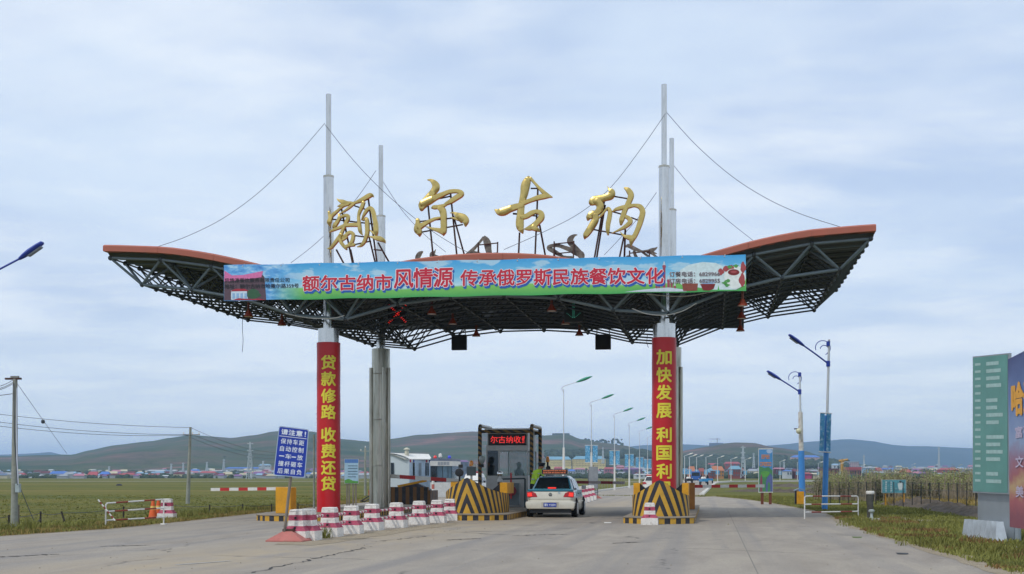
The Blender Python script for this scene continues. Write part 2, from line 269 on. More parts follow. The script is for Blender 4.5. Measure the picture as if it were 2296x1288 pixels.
# ------------------------------------------------------------------ mesh builder
class MB:
    def __init__(s): s.v = []; s.f = []; s.m = []; s.uv = None
    def add(s, vs, fs, mi=0):
        o = len(s.v); s.v += [tuple(x) for x in vs]; s.f += [tuple(i+o for i in f) for f in fs]; s.m += [mi]*len(fs); return s
    def box(s, x0, y0, z0, x1, y1, z1, mi=0):
        return s.add([(x0, y0, z0), (x1, y0, z0), (x1, y1, z0), (x0, y1, z0), (x0, y0, z1), (x1, y0, z1), (x1, y1, z1), (x0, y1, z1)],
                     [(0, 3, 2, 1), (4, 5, 6, 7), (0, 1, 5, 4), (1, 2, 6, 5), (2, 3, 7, 6), (3, 0, 4, 7)], mi)
    def tube(s, a, b, r0, r1=None, n=8, mi=0, caps=True):
        a = Vector(a); b = Vector(b); r1 = r0 if r1 is None else r1; d = (b-a).normalized()
        u = d.cross(Vector((0, 0, 1))) if abs(d.z) < .95 else d.cross(Vector((1, 0, 0))); u.normalize(); w_ = d.cross(u)
        vs = [a + (u*math.cos(2*PI*i/n)+w_*math.sin(2*PI*i/n))*r0 for i in range(n)] + [b + (u*math.cos(2*PI*i/n)+w_*math.sin(2*PI*i/n))*r1 for i in range(n)]
        fs = [(i, (i+1) % n, n+(i+1) % n, n+i) for i in range(n)]
        if caps: fs += [tuple(range(n))[::-1], tuple(range(n, 2*n))]
        return s.add(vs, fs, mi)
    def path(s, pts, r, n=5, mi=0):
        for p_, q in zip(pts, pts[1:]): s.tube(p_, q, r, r, n, mi, False)
        return s
    def lathe(s, prof, n=16, c=(0, 0, 0), mi=0, caps=True):
        o = [(c[0]+r*math.cos(2*PI*i/n), c[1]+r*math.sin(2*PI*i/n), c[2]+z) for r, z in prof for i in range(n)]
        fs = [(k*n+i, k*n+(i+1) % n, (k+1)*n+(i+1) % n, (k+1)*n+i) for k in range(len(prof)-1) for i in range(n)]
        if caps: fs += [tuple(range(n))[::-1], tuple(range((len(prof)-1)*n, len(prof)*n))]
        return s.add(o, fs, mi)
    def prism(s, poly, d0, d1, ax='y', mi=0, mside=None):   # poly in the plane perpendicular to ax
        n = len(poly)
        def q(p_, d): return (p_[0], d, p_[1]) if ax == 'y' else ((d, p_[0], p_[1]) if ax == 'x' else (p_[0], p_[1], d))
        vs = [q(p_, d0) for p_ in poly]+[q(p_, d1) for p_ in poly]
        s.add(vs, [tuple(range(n)), tuple(range(n, 2*n))[::-1]], mi)
        o = len(s.v)-2*n; fs = [(i+o, n+i+o, n+(i+1) % n+o, (i+1) % n+o) for i in range(n)]; s.f += fs; s.m += [mi if mside is None else mside]*n
        return s
    def grid(s, nx, ny, fn, mi=0):
        vs = [fn(i/(nx), j/(ny)) for j in range(ny+1) for i in range(nx+1)]
        return s.add(vs, [(j*(nx+1)+i, j*(nx+1)+i+1, (j+1)*(nx+1)+i+1, (j+1)*(nx+1)+i) for j in range(ny) for i in range(nx)], mi)
    def xf(s, mat, start=0):
        s.v[start:] = [tuple(mat @ Vector(v)) for v in s.v[start:]]; return s
    def mesh(s, name, mats, smooth=False, bevel=0):
        me = bpy.data.meshes.new(name); me.from_pydata(s.v, [], s.f); me.validate()
        for m in (mats if isinstance(mats, (list, tuple)) else [mats]): me.materials.append(m)
        if len(me.polygons) == len(s.m): me.polygons.foreach_set('material_index', s.m)
        bm = bmesh.new(); bm.from_mesh(me); bmesh.ops.recalc_face_normals(bm, faces=bm.faces)
        if bevel: bmesh.ops.remove_doubles(bm, verts=bm.verts, dist=1e-5); bmesh.ops.bevel(bm, geom=[e for e in bm.edges if e.is_manifold and e.calc_face_angle(0) > .6], offset=bevel, segments=2, affect='EDGES', profile=.6)
        bm.to_mesh(me); bm.free()
        if smooth:
            me.polygons.foreach_set('use_smooth', [True]*len(me.polygons))
            try: me.set_sharp_from_angle(angle=R(smooth if smooth is not True else 40))
            except Exception: pass
        return me
    def build(s, name, mats, parent=None, smooth=False, bevel=0, world=True): return link(name, s.mesh(name, mats, smooth, bevel), parent, world)
def link(name, me, parent=None, world=True):
    o = bpy.data.objects.new(name, me); COL.objects.link(o)
    if parent is not None:
        o.parent = parent
        if world: o.matrix_parent_inverse = parent.matrix_basis.inverted()
    return o
def tag(o, label=None, cat=None, group=None, kind=None):
    for k_, v_ in (('label', label), ('category', cat), ('group', group), ('kind', kind)):
        if v_: o[k_] = v_
    return o
def thing(name, label, cat, loc=(0, 0, 0), rz=0., group=None):
    o = bpy.data.objects.new(name, None); COL.objects.link(o); o.location = loc; o.rotation_euler = (0, 0, rz); o.empty_display_size = .2
    return tag(o, label, cat, group)
def dup(root, loc, rz=None, label=None, group=None, scale=None):
    r = root.copy(); COL.objects.link(r); r.location = loc
    if rz is not None: r.rotation_euler = (0, 0, rz)
    if label: r['label'] = label
    if group: r['group'] = group
    if scale: r.scale = scale if isinstance(scale, tuple) else (scale,)*3
    for ch in KIDS.get(root.name) or list(root.children):
        c_ = ch.copy(); COL.objects.link(c_); c_.parent = r
        for g_ in list(ch.children):
            d_ = g_.copy(); COL.objects.link(d_); d_.parent = c_
    return r
KIDS = {}
def catenary(a, b, sag, n=14):
    a = Vector(a); b = Vector(b); return [a.lerp(b, i/n) - Vector((0, 0, sag*4*(i/n)*(1-i/n))) for i in range(n+1)]
# ------------------------------------------------------------------ text
TC = {}
def text_mesh(body, offset=0., extrude=0., res=2, cutx=None, spacing=1., curvecut=None):
    key = (body, offset, spacing)
    cu = bpy.data.curves.new('t', 'FONT'); cu.body = body; cu.size = 1; cu.offset = offset; cu.resolution_u = res; cu.space_character = spacing; cu.extrude = extrude
    o_ = bpy.data.objects.new('t', cu); COL.objects.link(o_)
    dg = bpy.context.evaluated_depsgraph_get(); me = bpy.data.meshes.new_from_object(o_.evaluated_get(dg))
    bpy.data.objects.remove(o_); bpy.data.curves.remove(cu)
    vs = [v.co.copy() for v in me.vertices]; fs = [tuple(p_.vertices) for p_ in me.polygons]; bpy.data.meshes.remove(me)
    x0 = min(v.x for v in vs); x1 = max(v.x for v in vs); y0 = min(v.y for v in vs); y1 = max(v.y for v in vs)
    return vs, fs, (x0, x1, y0, y1)
def bold(vs, fs, r_, n_, dz=.0):
    if not r_: return vs, fs
    V_ = []; F_ = []
    for k_ in range(n_):
        a_ = 2*PI*k_/n_; o = len(V_); V_ += [Vector((v.x+r_*math.cos(a_), v.y+r_*math.sin(a_), k_*.00022)) for v in vs]; F_ += [tuple(i+o for i in f) for f in fs]
    return V_, F_
def fit_text(name, body, A, B, C, mat, parent, out=.01, offset=0., ref=None, spacing=1., stroke_pad=0.):
    """lettering whose ink box has bottom-left A, bottom-right B, top-left C (world points)"""
    vs, fs, bb = text_mesh(body, 0., spacing=spacing); vs, fs = bold(vs, fs, offset, 10 if offset > .03 else 5)
    x0, x1, y0, y1 = bb; A = Vector(A); ex = (Vector(B)-A)/(x1-x0); ey = (Vector(C)-A)/(y1-y0); nrm = ex.cross(ey).normalized()
    m_ = MB(); m_.add([A+ex*(v.x-x0)+ey*(v.y-y0)+nrm*(out+v.z) for v in vs], fs)
    return m_.build(name, mat, parent)
# ------------------------------------------------------------------ ground, road, hills, haze
m_ = MB(); nseg = 96
rings = [0, 15, 40, 80, 160, 320, 700, 1500, 4000, 11300]
vs = [(0, 0, 0)]; fs = []
for k_, r_ in enumerate(rings[1:]): vs += [(r_*math.cos(2*PI*i/nseg), r_*math.sin(2*PI*i/nseg), 0) for i in range(nseg)]
fs += [(0, 1+i, 1+(i+1) % nseg) for i in range(nseg)]
for k_ in range(len(rings)-2): fs += [(1+k_*nseg+i, 1+(k_+1)*nseg+i, 1+(k_+1)*nseg+(i+1) % nseg, 1+k_*nseg+(i+1) % nseg) for i in range(nseg)]
tag(m_.add(vs, fs).build('ground', MATS['grass_ground']), kind='structure')
def sheet(name, pts, z, mat, kind='structure', jag=0.):
    me = bpy.data.meshes.new(name); bm = bmesh.new(); out = []
    pts = [Vector((p_[0], p_[1], 0)) for p_ in pts]
    for i, p_ in enumerate(pts):
        q = pts[(i+1) % len(pts)]; n_ = max(1, int((q-p_).length/.8)) if jag else 1; n_ = min(n_, 120)
        for k_ in range(n_):
            t = k_/n_; v = p_.lerp(q, t); out.append((v.x+random.uniform(-jag, jag)*(1 if k_ else 0), v.y+random.uniform(-jag, jag)*(1 if k_ else 0), z))
    f = bm.faces.new([bm.verts.new(v) for v in out]); bmesh.ops.triangulate(bm, faces=[f]); bm.to_mesh(me); bm.free(); me.materials.append(mat)
    return tag(link(name, me), kind=kind)
left_edge = [(-60, 8), GR(0, 1203), GR(120, 1195), GR(240, 1187), GR(400, 1171), GR(580, 1151), GR(700, 1138), GR(830, 1126), GR(1000, 1112), (-12.5, 100), (-10.4, 118)]
right_edge = [(-.75, 93), GR(1600, 1113.5), GR(1660, 1119), GR(1720, 1127), GR(1790, 1140), GR(1850, 1151), GR(1870, 1162), GR(1912, 1182), GR(1980, 1205), GR(2060, 1228), GR(2160, 1256), GR(2300, 1300), (14, 12), (30, 2), (30, -30)]
left_edge = [(p_[0], p_[1]) for p_ in left_edge]; right_edge = [(p_[0], p_[1]) for p_ in right_edge]
far_l = [(-10.2, 330), (-400, 345), (-400, 358), (-10.2, 352), (-10.2, 1500), (.4, 1500), (.4, 372), (60, 390), (400, 470), (400, 455), (60, 374), (2.2, 340)]+[tuple(GR(*q_)[:2]) for q_ in ((1605, 1084), (1596, 1090), (1588, 1098), (1580, 1105))]
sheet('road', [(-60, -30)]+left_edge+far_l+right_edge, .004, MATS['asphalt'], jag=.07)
# dusty shoulder strips along the plaza edge
def strip(name, edge, w0, w1, z, mat, jag=.12):
    e_ = [Vector((x, y, 0)) for x, y in edge]; o1 = []; o2 = []
    for i, p_ in enumerate(e_):
        d_ = (e_[min(i+1, len(e_)-1)]-e_[max(i-1, 0)]).normalized(); n_ = Vector((d_.y, -d_.x, 0)); o1.append(p_+n_*w0); o2.append(p_+n_*w1)
    return sheet(name, o1+o2[::-1], z, mat, jag=jag)
strip('dirt_shoulder', left_edge[1:7], -.45, .1, .008, MATS['soil'])
strip('dirt_shoulder', right_edge[1:12], -.35, .12, .008, MATS['soil'])
sheet('gravel_apron', [GR(1868, 1159), GR(1885, 1152), GR(1990, 1157), GR(2070, 1166), GR(2296, 1172), GR(2296, 1175), GR(2060, 1169), GR(1950, 1166), GR(1900, 1172)], .009, MATS['soil'], jag=.05)
# sand gathered by the divider blocks
sheet('sand_patch', [GR(615, 1222), GR(700, 1224), GR(780, 1213), GR(900, 1195), GR(1010, 1180), GR(1030, 1172), GR(960, 1178), GR(860, 1190), GR(740, 1206), GR(640, 1212)], .009, MATS['soil'], jag=.12)
for (x0, y0, x1, y1, w_) in [(-2.6, 26, .3, 30, .02)]:
    pass
crk = MB(); rnd = random.Random(5)
for (ax, ay, bx_, by_) in [(560, 1286, 830, 1226), (1150, 1202, 1270, 1199), (230, 1226, 330, 1224), (840, 1216, 960, 1203), (1380, 1219, 1430, 1217), (0, 1250, 130, 1244), (1000, 1212, 1080, 1208)]:
    A, B = GR(ax, ay), GR(bx_, by_); n_ = 40; pts = []
    for i in range(n_+1):
        p_ = A.lerp(B, i/n_); pts.append(p_+Vector((rnd.gauss(0, .05), rnd.gauss(0, .06), .0085)))
    for p_, q in zip(pts, pts[1:]):
        wd = rnd.uniform(.006, .03); d_ = (q-p_).normalized(); nn = Vector((-d_.y, d_.x, 0))*wd; crk.add([p_-nn, q-nn, q+nn, p_+nn], [(0, 1, 2, 3)])
tag(crk.build('road_crack', M('tar_crack', H('#3a3735'), .9)), kind='structure')
jt = MB()
jt.box(.66, 8, .004, .675, 60, .0065)
pl2 = MB(); A, Bp = GR(395, 1268), GR(516, 1259); d_ = (Bp-A).normalized(); nn = Vector((-d_.y, d_.x, 0))*.05; pl2.add([A-nn+Vector((0, 0, .0095)), Bp-nn+Vector((0, 0, .0095)), Bp+nn+Vector((0, 0, .0095)), A+nn+Vector((0, 0, .0095))], [(0, 1, 2, 3)]); tag(pl2.build('lane_marking', M('worn_line', H('#a8a59f'), .9, 0, .1, 6., dirt=H('#8b8379'), dirtamt=.9)), kind='structure')
tag(jt.build('slab_joint', M('joint_grey', H('#77726b'), .9)), kind='structure')
# white painted kerb stones along the far road
ks = [(-.2, 97)]
kerb_pts = [GR(1573, 1112), GR(1580, 1105), GR(1588, 1098), GR(1596, 1090), GR(1605, 1084), GR(1640, 1081.2), GR(1760, 1080.2), GR(1840, 1079.6)]
kst = MB(); kst.box(-.13, -.4, 0, .13, .4, .16); kst_me = kst.mesh('kerb_stone', kwhite, bevel=.02); nks = 0
kt = thing('kerb', 'row of white painted kerb stones curving round the grass beside the far road', 'kerb', tuple(kerb_pts[0]))
for A, B in zip(kerb_pts[:5], kerb_pts[1:5]):
    n_ = max(1, int((B-A).length/2.2))
    for i in range(n_):
        if rnd.random() < .25: continue
        o = link('kerb_stone', kst_me, kt, True); o.location = A.lerp(B, i/n_)+Vector((0, 0, -.02)); o.rotation_euler = (0, 0, math.atan2(B.y-A.y, B.x-A.x)-PI/2+rnd.uniform(-.08, .08)); o.scale = (1.2, 1.2, 1.1); nks += 1
long_k = MB(); 
for A, B in zip(kerb_pts[4:], kerb_pts[5:]):
    d_ = (B-A).normalized(); nn = Vector((-d_.y, d_.x, 0))*.5; long_k.add([A-nn, B-nn, B+nn, A+nn, A-nn+Vector((0, 0, .3)), B-nn+Vector((0, 0, .3)), B+nn+Vector((0, 0, .3)), A+nn+Vector((0, 0, .3))], [(4, 5, 6, 7), (0, 1, 5, 4), (2, 3, 7, 6), (1, 2, 6, 5), (3, 0, 4, 7)])
tag(long_k.build('far_kerb', kwhite), kind='structure')
lk = MB()
for i in range(40):
    A = GR(1335+i*.1, 1105); lk.box(-10.55, 118+i*5, 0, -10.25, 118+i*5+4.6, .14)
tag(lk.build('road_edge_kerb', kwhite), kind='structure')
def interp(pts, x):
    if x <= pts[0][0]: return pts[0][1]
    for (a0, b0), (a1, b1) in zip(pts, pts[1:]):
        if x <= a1:
            t = (x-a0)/(a1-a0); t = t*t*(3-2*t)*.5+t*.5; return b0+(b1-b0)*t
    return pts[-1][1]
from mathutils import noise as mnoise
def hill(name, prof, Zc, Z0, Z1, mat, x0, x1, nx, rough=1., base_py=HY):
    def fn(i, j):
        px = x0+(x1-x0)*i; c_ = max(0, (HY-interp(prof, px)))*Zc/F + CH*0
        Z = Z0+(Z1-Z0)*j; jc = (Zc-Z0)/(Z1-Z0)
        t = j/jc if j < jc else 1-(j-jc)/(1-jc)*.8
        v = PZ(px, HY, Z); nz = mnoise.fractal(Vector((v.x*.0022, v.y*.0022, .3)), 1., 2.1, 6)
        s_ = t*t*(3-2*t) if t < 1 else 1; s_ = s_*.55+t*.45
        h_ = c_*min(1, s_) + nz*rough*c_*.30*(1-min(1, t))*min(1, t*5) + mnoise.fractal(Vector((v.x*.012, v.y*.012, 2)), 1., 2.1, 4)*rough*1.2*min(1, t*3)
        return (v.x, v.y, -2 + h_+ (2 if t > .02 else 0))
    m_ = MB(); m_.grid(nx, 36, fn); return tag(m_.build(name, mat, smooth=180), kind='structure')
prof1 = [(-700, 1030), (-200, 1028), (0, 1022), (100, 1019), (160, 1018), (200, 1009), (260, 997), (340, 988), (380, 981), (425, 975), (480, 978), (520, 981), (570, 975), (610, 967), (650, 963), (700, 967), (763, 984), (830, 989), (880, 983), (940, 975), (1000, 970), (1060, 967), (1140, 969), (1220, 976), (1238, 975), (1262, 974), (1280, 976), (1300, 985), (1350, 991), (1400, 998), (1450, 1012), (1500, 1030), (1560, 1062), (1620, 1068)]
prof2 = [(1380, 1068), (1440, 1040), (1500, 1018), (1545, 1007), (1590, 1000), (1620, 993), (1650, 991), (1690, 992), (1730, 1001), (1800, 1010), (1840, 1021), (1880, 1031), (1950, 1042), (2050, 1062), (2090, 1068)]
prof3 = [(-900, 1030), (0, 1019), (60, 1017), (90, 1015), (115, 1013), (135, 1018), (170, 1030), (300, 1040), (1300, 1020), (1440, 998), (1500, 996), (1540, 996), (1600, 999), (1690, 1001), (1760, 996), (1800, 991), (1860, 987), (1900, 984), (1950, 988), (2010, 998), (2040, 1000), (2080, 1000), (2160, 1004), (2296, 1011), (2700, 1020), (3300, 1015)]
hill('hill', prof1, 2900, 1500, 4300, MATS['hill_near'], -700, 1620, 240)
hill('hill', prof2, 2500, 1700, 3600, MATS['hill_near'], 1380, 2090, 90)
hill('far_hill', prof3, 7400, 5200, 9800, MATS['hill_far'], -900, 3300, 220, .5)
hzm = bpy.data.materials.new('haze_air'); hzm.use_nodes = True; t_ = hzm.node_tree; t_.nodes.clear()
pv = t_.nodes.new('ShaderNodeVolumePrincipled'); pv.inputs['Color'].default_value = (.46, .68, 1, 1); pv.inputs['Density'].default_value = 1.35e-4; pv.inputs['Anisotropy'].default_value = .2
ho = t_.nodes.new('ShaderNodeOutputMaterial'); t_.links.new(pv.outputs[0], ho.inputs['Volume'])
m_ = MB(); m_.box(-11600, -11600, -6, 11600, 11600, 236); tag(m_.build('haze', hzm), kind='stuff')
# ================================================================== the gantry
S = .927                                   # all gantry numbers below are read at depth Y and brought to scale by S
def G(x, y, z): return Vector((x*S, y*S, CH+(z-CH)*S))
XC = -7.8
TOPP = [(0, 9.19), (1.5, 9.14), (2.7, 9.02), (3.7, 8.84), (5, 8.62), (6.15, 8.5), (7, 8.62), (8, 8.9), (9, 9.15), (10, 9.38), (11, 9.56), (12, 9.7), (14.2, 9.82)]
BOTP = [(0, 7.8), (2, 7.75), (3.8, 7.5), (5.3, 7.06), (6.15, 6.7), (7.4, 7.28), (9.3, 7.88), (11, 8.2), (13, 8.44), (14, 8.5)]
def lin(pts, x):
    for (a0, b0), (a1, b1) in zip(pts, pts[1:]):
        if x <= a1: return b0+(b1-b0)*(x-a0)/(a1-a0)
    return pts[-1][1]
def usc(x): return (XC-x)*(14.2/13.85) if x < XC else (x-XC)*(14.2/13.07)
def ztop(x):
    u = usc(x); return (lin(TOPP, max(0, u-.35))+lin(TOPP, u)*2+lin(TOPP, u+.35))/4
def zbot(x): return lin(BOTP, usc(x))
X0, X1 = -21.65, 5.27; YA, YB = 46.0, 58.6; NXb, NYb = 14, 10
canopy = thing('gantry_roof', 'wide winged toll gate roof on a steel space frame with a terracotta edge', 'roof', tuple(G(XC, 52, 6.6)))
# roof sheet, corrugated along its length
def shf(i, j, off=0.):
    x = X0-.12+(X1-X0+.24)*i; y = YA-.1+(YB-YA+.35)*j; return G(x, y, ztop(x)-.3+off+.05*(1 if int(round(j*72)) % 4 in (0, 1) else -1))
m_ = MB(); m_.grid(56, 72, lambda i, j: shf(i, j)); m_.grid(56, 72, lambda i, j: shf(i, j, .02), 1)
m_.build('roof_sheet', [sheet_m, terra], canopy)
def fascia(xa, xb, yf, yb, h0=.0, h1=-.25):
    m_ = MB(); n_ = 4
    pts = [(xa+(xb-xa)*k_/n_) for k_ in range(n_+1)]
    vs = []
    for x in pts:
        z = ztop(x); vs += [G(x, yf, z+h1), G(x, yf, z-.06), G(x, yf+(yb-yf)*.3, z), G(x, yb, z), G(x, yb, z+h1)]
    fs = []
    for k_ in range(n_):
        for q in range(5): fs.append((k_*5+q, k_*5+(q+1) % 5, (k_+1)*5+(q+1) % 5, (k_+1)*5+q))
    fs += [(0, 1, 2, 3, 4), tuple(n_*5+q for q in (4, 3, 2, 1, 0))]
    m_.add(vs, fs); return m_
nf = 13; fw_ = (X1-X0+.3)/nf
for k_ in range(nf):
    xa = X0-.15+k_*fw_; fascia(xa+.004, xa+fw_-.004, YA-.26, YA+.12).build('fascia_panel', terra, canopy)
    fascia(xa+.012, xa+fw_-.012, YB+.5, YB+.2).build('fascia_panel', terra, canopy)
for xe, s_ in ((X0, -1), (X1, 1)):
    for k_ in range(6):
        ya = YA+.14+k_*(YB-YA)/6; yb = ya+(YB-YA)/6-.04; z = ztop(xe)
        m_ = MB(); a0 = G(xe+s_*.02, ya, z-.24); a1 = G(xe+s_*.16, yb, z-.02); m_.box(min(a0.x, a1.x), a0.y, a0.z, max(a0.x, a1.x), a1.y, a1.z); m_.build('end_panel', terra, canopy)
T = [[G(X0+(X1-X0)*i/NXb, YA+.05+(YB-YA-.1)*j/NYb, ztop(X0+(X1-X0)*i/NXb)-.45) for j in range(NYb+1)] for i in range(NXb+1)]
B = [[G(X0+(X1-X0)*(i+.5)/NXb, YA+(YB-YA)*(j+.5)/NYb, zbot(X0+(X1-X0)*(i+.5)/NXb)) for j in range(NYb)] for i in range(NXb)]
segs = []
for i in range(NXb+1):
    for j in range(NYb+1):
        if i < NXb: segs.append((T[i][j], T[i+1][j], .032 if j else .05))
        if j < NYb: segs.append((T[i][j], T[i][j+1], .028))
for i in range(NXb):
    for j in range(NYb):
        if i < NXb-1: segs.append((B[i][j], B[i+1][j], .034 if j else .055))
        if j < NYb-1: segs.append((B[i][j], B[i][j+1], .03))
        for a_, b_2 in ((0, 0), (1, 0), (0, 1), (1, 1)): segs.append((B[i][j], T[i+a_][j+b_2], .026 if j else .045))
def segkey(s_):
    (ax, ay), (bx_, by_) = proj(s_[0]), proj(s_[1]); ln = math.hypot(ax-bx_, ay-by_); mid_ = (s_[0]+s_[1])/2
    return -(ln*(1.6 if mid_.y < (YA+1.5)*S else (1.15 if (mid_.x < X0*S+3 or mid_.x > X1*S-3) else .8)))
segs.sort(key=segkey)
um = MB(); um.tube((0, 0, 0), (0, 0, 1), 1, n=7, caps=False); um_me = um.mesh('truss_tube', tube, smooth=80)
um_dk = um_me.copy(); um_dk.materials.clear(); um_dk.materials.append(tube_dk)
def place_tube(me, a_, b_2, r_, parent, name):
    o = link(name, me, parent, True); d_ = b_2-a_; q = d_.to_track_quat('Z', 'Y'); o.location = a_; o.rotation_mode = 'QUATERNION'; o.rotation_quaternion = q; o.scale = (r_, r_, d_.length); return o
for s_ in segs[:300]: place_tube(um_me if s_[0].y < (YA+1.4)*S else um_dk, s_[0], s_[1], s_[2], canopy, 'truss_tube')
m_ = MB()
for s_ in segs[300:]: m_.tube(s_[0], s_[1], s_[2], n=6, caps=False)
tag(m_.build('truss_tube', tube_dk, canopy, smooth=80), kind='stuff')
m_ = MB()
for row in T+B:
    for p_ in row: m_.lathe([(.02, -.085), (.07, -.05), (.085, 0), (.07, .05), (.02, .085)], 7, tuple(p_))
tag(m_.build('node_ball', tube_dk, canopy, smooth=80), kind='stuff')
# columns with masts -------------------------------------------------
CXL, CXR, CYF, CYB = -13.96, -1.66, 47.8, 55.3
def mastz(px, py, y): return PY(px, py, y*S).z
def column(x, y, ztop_lo, z1, z2, rib, lab, banner):
    base = G(x, y, 0); base.z = .2; c_ = thing('steel_column', lab, 'column', tuple(base), group='steel columns that carry the toll gate roof')
    bx_, by_ = base.x, base.y; r_ = .385*S
    m_ = MB(); nr = 40; prof = [.2, .215, .9, .93, 1.8, 1.83, 2.7, 2.73, 3.6, 3.63, 4.5, 4.53, 5.4, 5.43, ztop_lo-.3, ztop_lo-.28, ztop_lo]
    for i, z in enumerate(prof): pass
    vs = []; 
    for z in prof:
        for k_ in range(nr):
            a_ = 2*PI*k_/nr; rr = r_+(.012 if (k_ % 10) in (0,) else 0)
            vs.append((bx_+rr*math.cos(a_), by_+rr*math.sin(a_), z))
    fs = [(j*nr+k_, j*nr+(k_+1) % nr, (j+1)*nr+(k_+1) % nr, (j+1)*nr+k_) for j in range(len(prof)-1) for k_ in range(nr)]
    m_.add(vs, fs+[tuple((len(prof)-1)*nr+k_ for k_ in range(nr))]); m_.build('shaft', steel_old if rib else steel, c_, smooth=60)
    for z in (1.83, 3.63, 5.43):
        m_ = MB(); m_.lathe([(r_+.004, z-.02), (r_+.014, z-.012), (r_+.014, z+.012), (r_+.004, z+.02)], 32, (bx_, by_, 0), caps=False); m_.build('band', steel_old, c_, smooth=60)
    if rib:
        for a_ in (R(-25), R(205), R(-60)):
            m_ = MB(); rx, ry = bx_+(r_+.03)*math.cos(a_), by_+(r_+.03)*math.sin(a_); m_.tube((rx, ry, .2), (rx, ry, ztop_lo-.75), .075, n=10); m_.build('service_pipe', steel_old, c_, smooth=50)
    m_ = MB(); m_.tube((bx_, by_, ztop_lo), (bx_, by_, z1), .19*S, n=24); m_.build('lower_mast', steel, c_, smooth=60)
    m_ = MB(); m_.tube((bx_, by_, z1), (bx_, by_, z2), .098*S, n=20); m_.build('upper_mast', steel, c_, smooth=60)
    m_ = MB(); m_.lathe([(.1*S, z1-.01), (.2*S, z1-.01), (.2*S, z1+.05), (.1*S, z1+.08)], 20, (bx_, by_, 0)); m_.build('collar', steel_old, c_, smooth=40)
    return c_, bx_, by_, r_
zl = 1.42+(6.55-1.42)*S
cFL = column(CXL, CYF, mastz(737, 738, CYF), mastz(736, 398, CYF), mastz(735, 212, CYF), False, 'front left steel column, wrapped in a red slogan banner and topped by a tall mast', True)
cFR = column(CXR, CYF, mastz(1489, 727, CYF), mastz(1487, 376, CYF), mastz(1487, 190, CYF), False, 'front right steel column, its banner ending behind the striped collision bow', True)
cBL = column(PY(854, 0, CYB*S).x/S, CYB, mastz(857, 783, CYB), mastz(852, 487, CYB), mastz(850, 327, CYB), True, 'bare rear left steel column with weathered shaft and side pipes', False)
cBR = column(PY(1506, 0, CYB*S).x/S, CYB, mastz(1503, 780, CYB), mastz(1503, 473, CYB), mastz(1498, 311, CYB), True, 'bare rear right steel column mostly hidden behind the red wrapped one', False)
def wrap(c_, body, z0, z1, ys, lab):
    _, bx_, by_, r_ = c_; rb = r_+.045
    o_ = thing('slogan_banner', lab, 'banner', (bx_, by_, z0))
    m_ = MB(); n_ = 40; vs = []
    for z in [z0+(z1-z0)*k_/14 for k_ in range(15)]:
        for k_ in range(n_): vs.append((bx_+(rb+.004*math.sin(z*5+k_*.7))*math.cos(2*PI*k_/n_), by_+(rb+.004*math.sin(z*5+k_*.7))*math.sin(2*PI*k_/n_), z))
    m_.add(vs, [(j*n_+k_, j*n_+(k_+1) % n_, (j+1)*n_+(k_+1) % n_, (j+1)*n_+k_) for j in range(14) for k_ in range(n_)])
    m_.lathe([(rb, z1), (r_+.002, z1+.003)], n_, (bx_, by_, 0), caps=False); m_.build('vinyl', redvinyl, o_, smooth=60)
    ang0 = math.atan2(-by_, -bx_)                    # towards the road in front
    face = math.atan2(0-by_, 0.5-bx_)
    gx, gh = .66*S*.93, .60*S
    for ch, zc in zip(body, ys):
        vs, fs, bb = text_mesh(ch); vs, fs = bold(vs, fs, .03, 6); bm = bmesh.new(); vv = [bm.verts.new(v) for v in vs]
        for f in fs:
            try: bm.faces.new([vv[i] for i in f])
            except ValueError: pass
        for k_ in range(1, 16):
            x_ = bb[0]+(bb[1]-bb[0])*k_/16; bmesh.ops.bisect_plane(bm, geom=bm.verts[:]+bm.edges[:]+bm.faces[:], plane_co=(x_, 0, 0), plane_no=(1, 0, 0))
        rr = rb+.012; W_ = .56*S*.98; Hh = .50*S
        for v in bm.verts:
            u_ = ((v.co.x-bb[0])/(bb[1]-bb[0])-.5)*W_; q = (v.co.y-bb[2])/(bb[3]-bb[2])-.5; a_ = face-.02+u_/rr; r2 = rr+v.co.z*1.5
            v.co = Vector((bx_+r2*math.cos(a_), by_+r2*math.sin(a_), zc+q*Hh))
        me = bpy.data.meshes.new('lettering'); bm.to_mesh(me); bm.free(); me.materials.append(yelprint); link('lettering', me, o_)
pz = lambda px, py: PY(px, py, (CYF-.4)*S).z
wrap(cFL, '贷款修路收费还贷', .2, pz(737, 767), [pz(731, y) for y in (813, 850, 888, 924, 975, 1012, 1049, 1085)], 'red column banner with large yellow characters on the front left column')
wrap(cFR, '加快发展利国利民', .2, pz(1489, 756), [pz(1489, y) for y in (801, 841, 880, 921, 975, 1016, 1057, 1097)], 'red column banner with large yellow characters on the front right column')
# guy cables ----------------------------------------------------------
def cable(name, pts2d, Ya, Yb, lab, r_=.010, group='guy cables of the masts', mat=None):
    n_ = len(pts2d); P_ = []
    for k_, (x, y) in enumerate(pts2d): P_.append(PY(x, y, (Ya+(Yb-Ya)*k_/(n_-1))*S))
    out = []                                          # smooth through the points
    for k_ in range(n_-1):
        p0, p1, p2, p3 = P_[max(0, k_-1)], P_[k_], P_[k_+1], P_[min(n_-1, k_+2)]
        for q in range(5):
            t = q/5; out.append(.5*((2*p1)+(p2-p0)*t+(2*p0-5*p1+4*p2-p3)*t*t+(3*p1-p0-3*p2+p3)*t**3))
    out.append(P_[-1]); m_ = MB(); m_.path(out, r_, 5); o = m_.build(name, mat or wirel, smooth=80); return tag(o, lab, 'cable', group)
cable('guy_cable', [(728, 277), (660, 355), (580, 432), (500, 490), (420, 530), (355, 553)], 47.5, 46.2, 'guy cable from the front left mast down to the tip of the left wing')
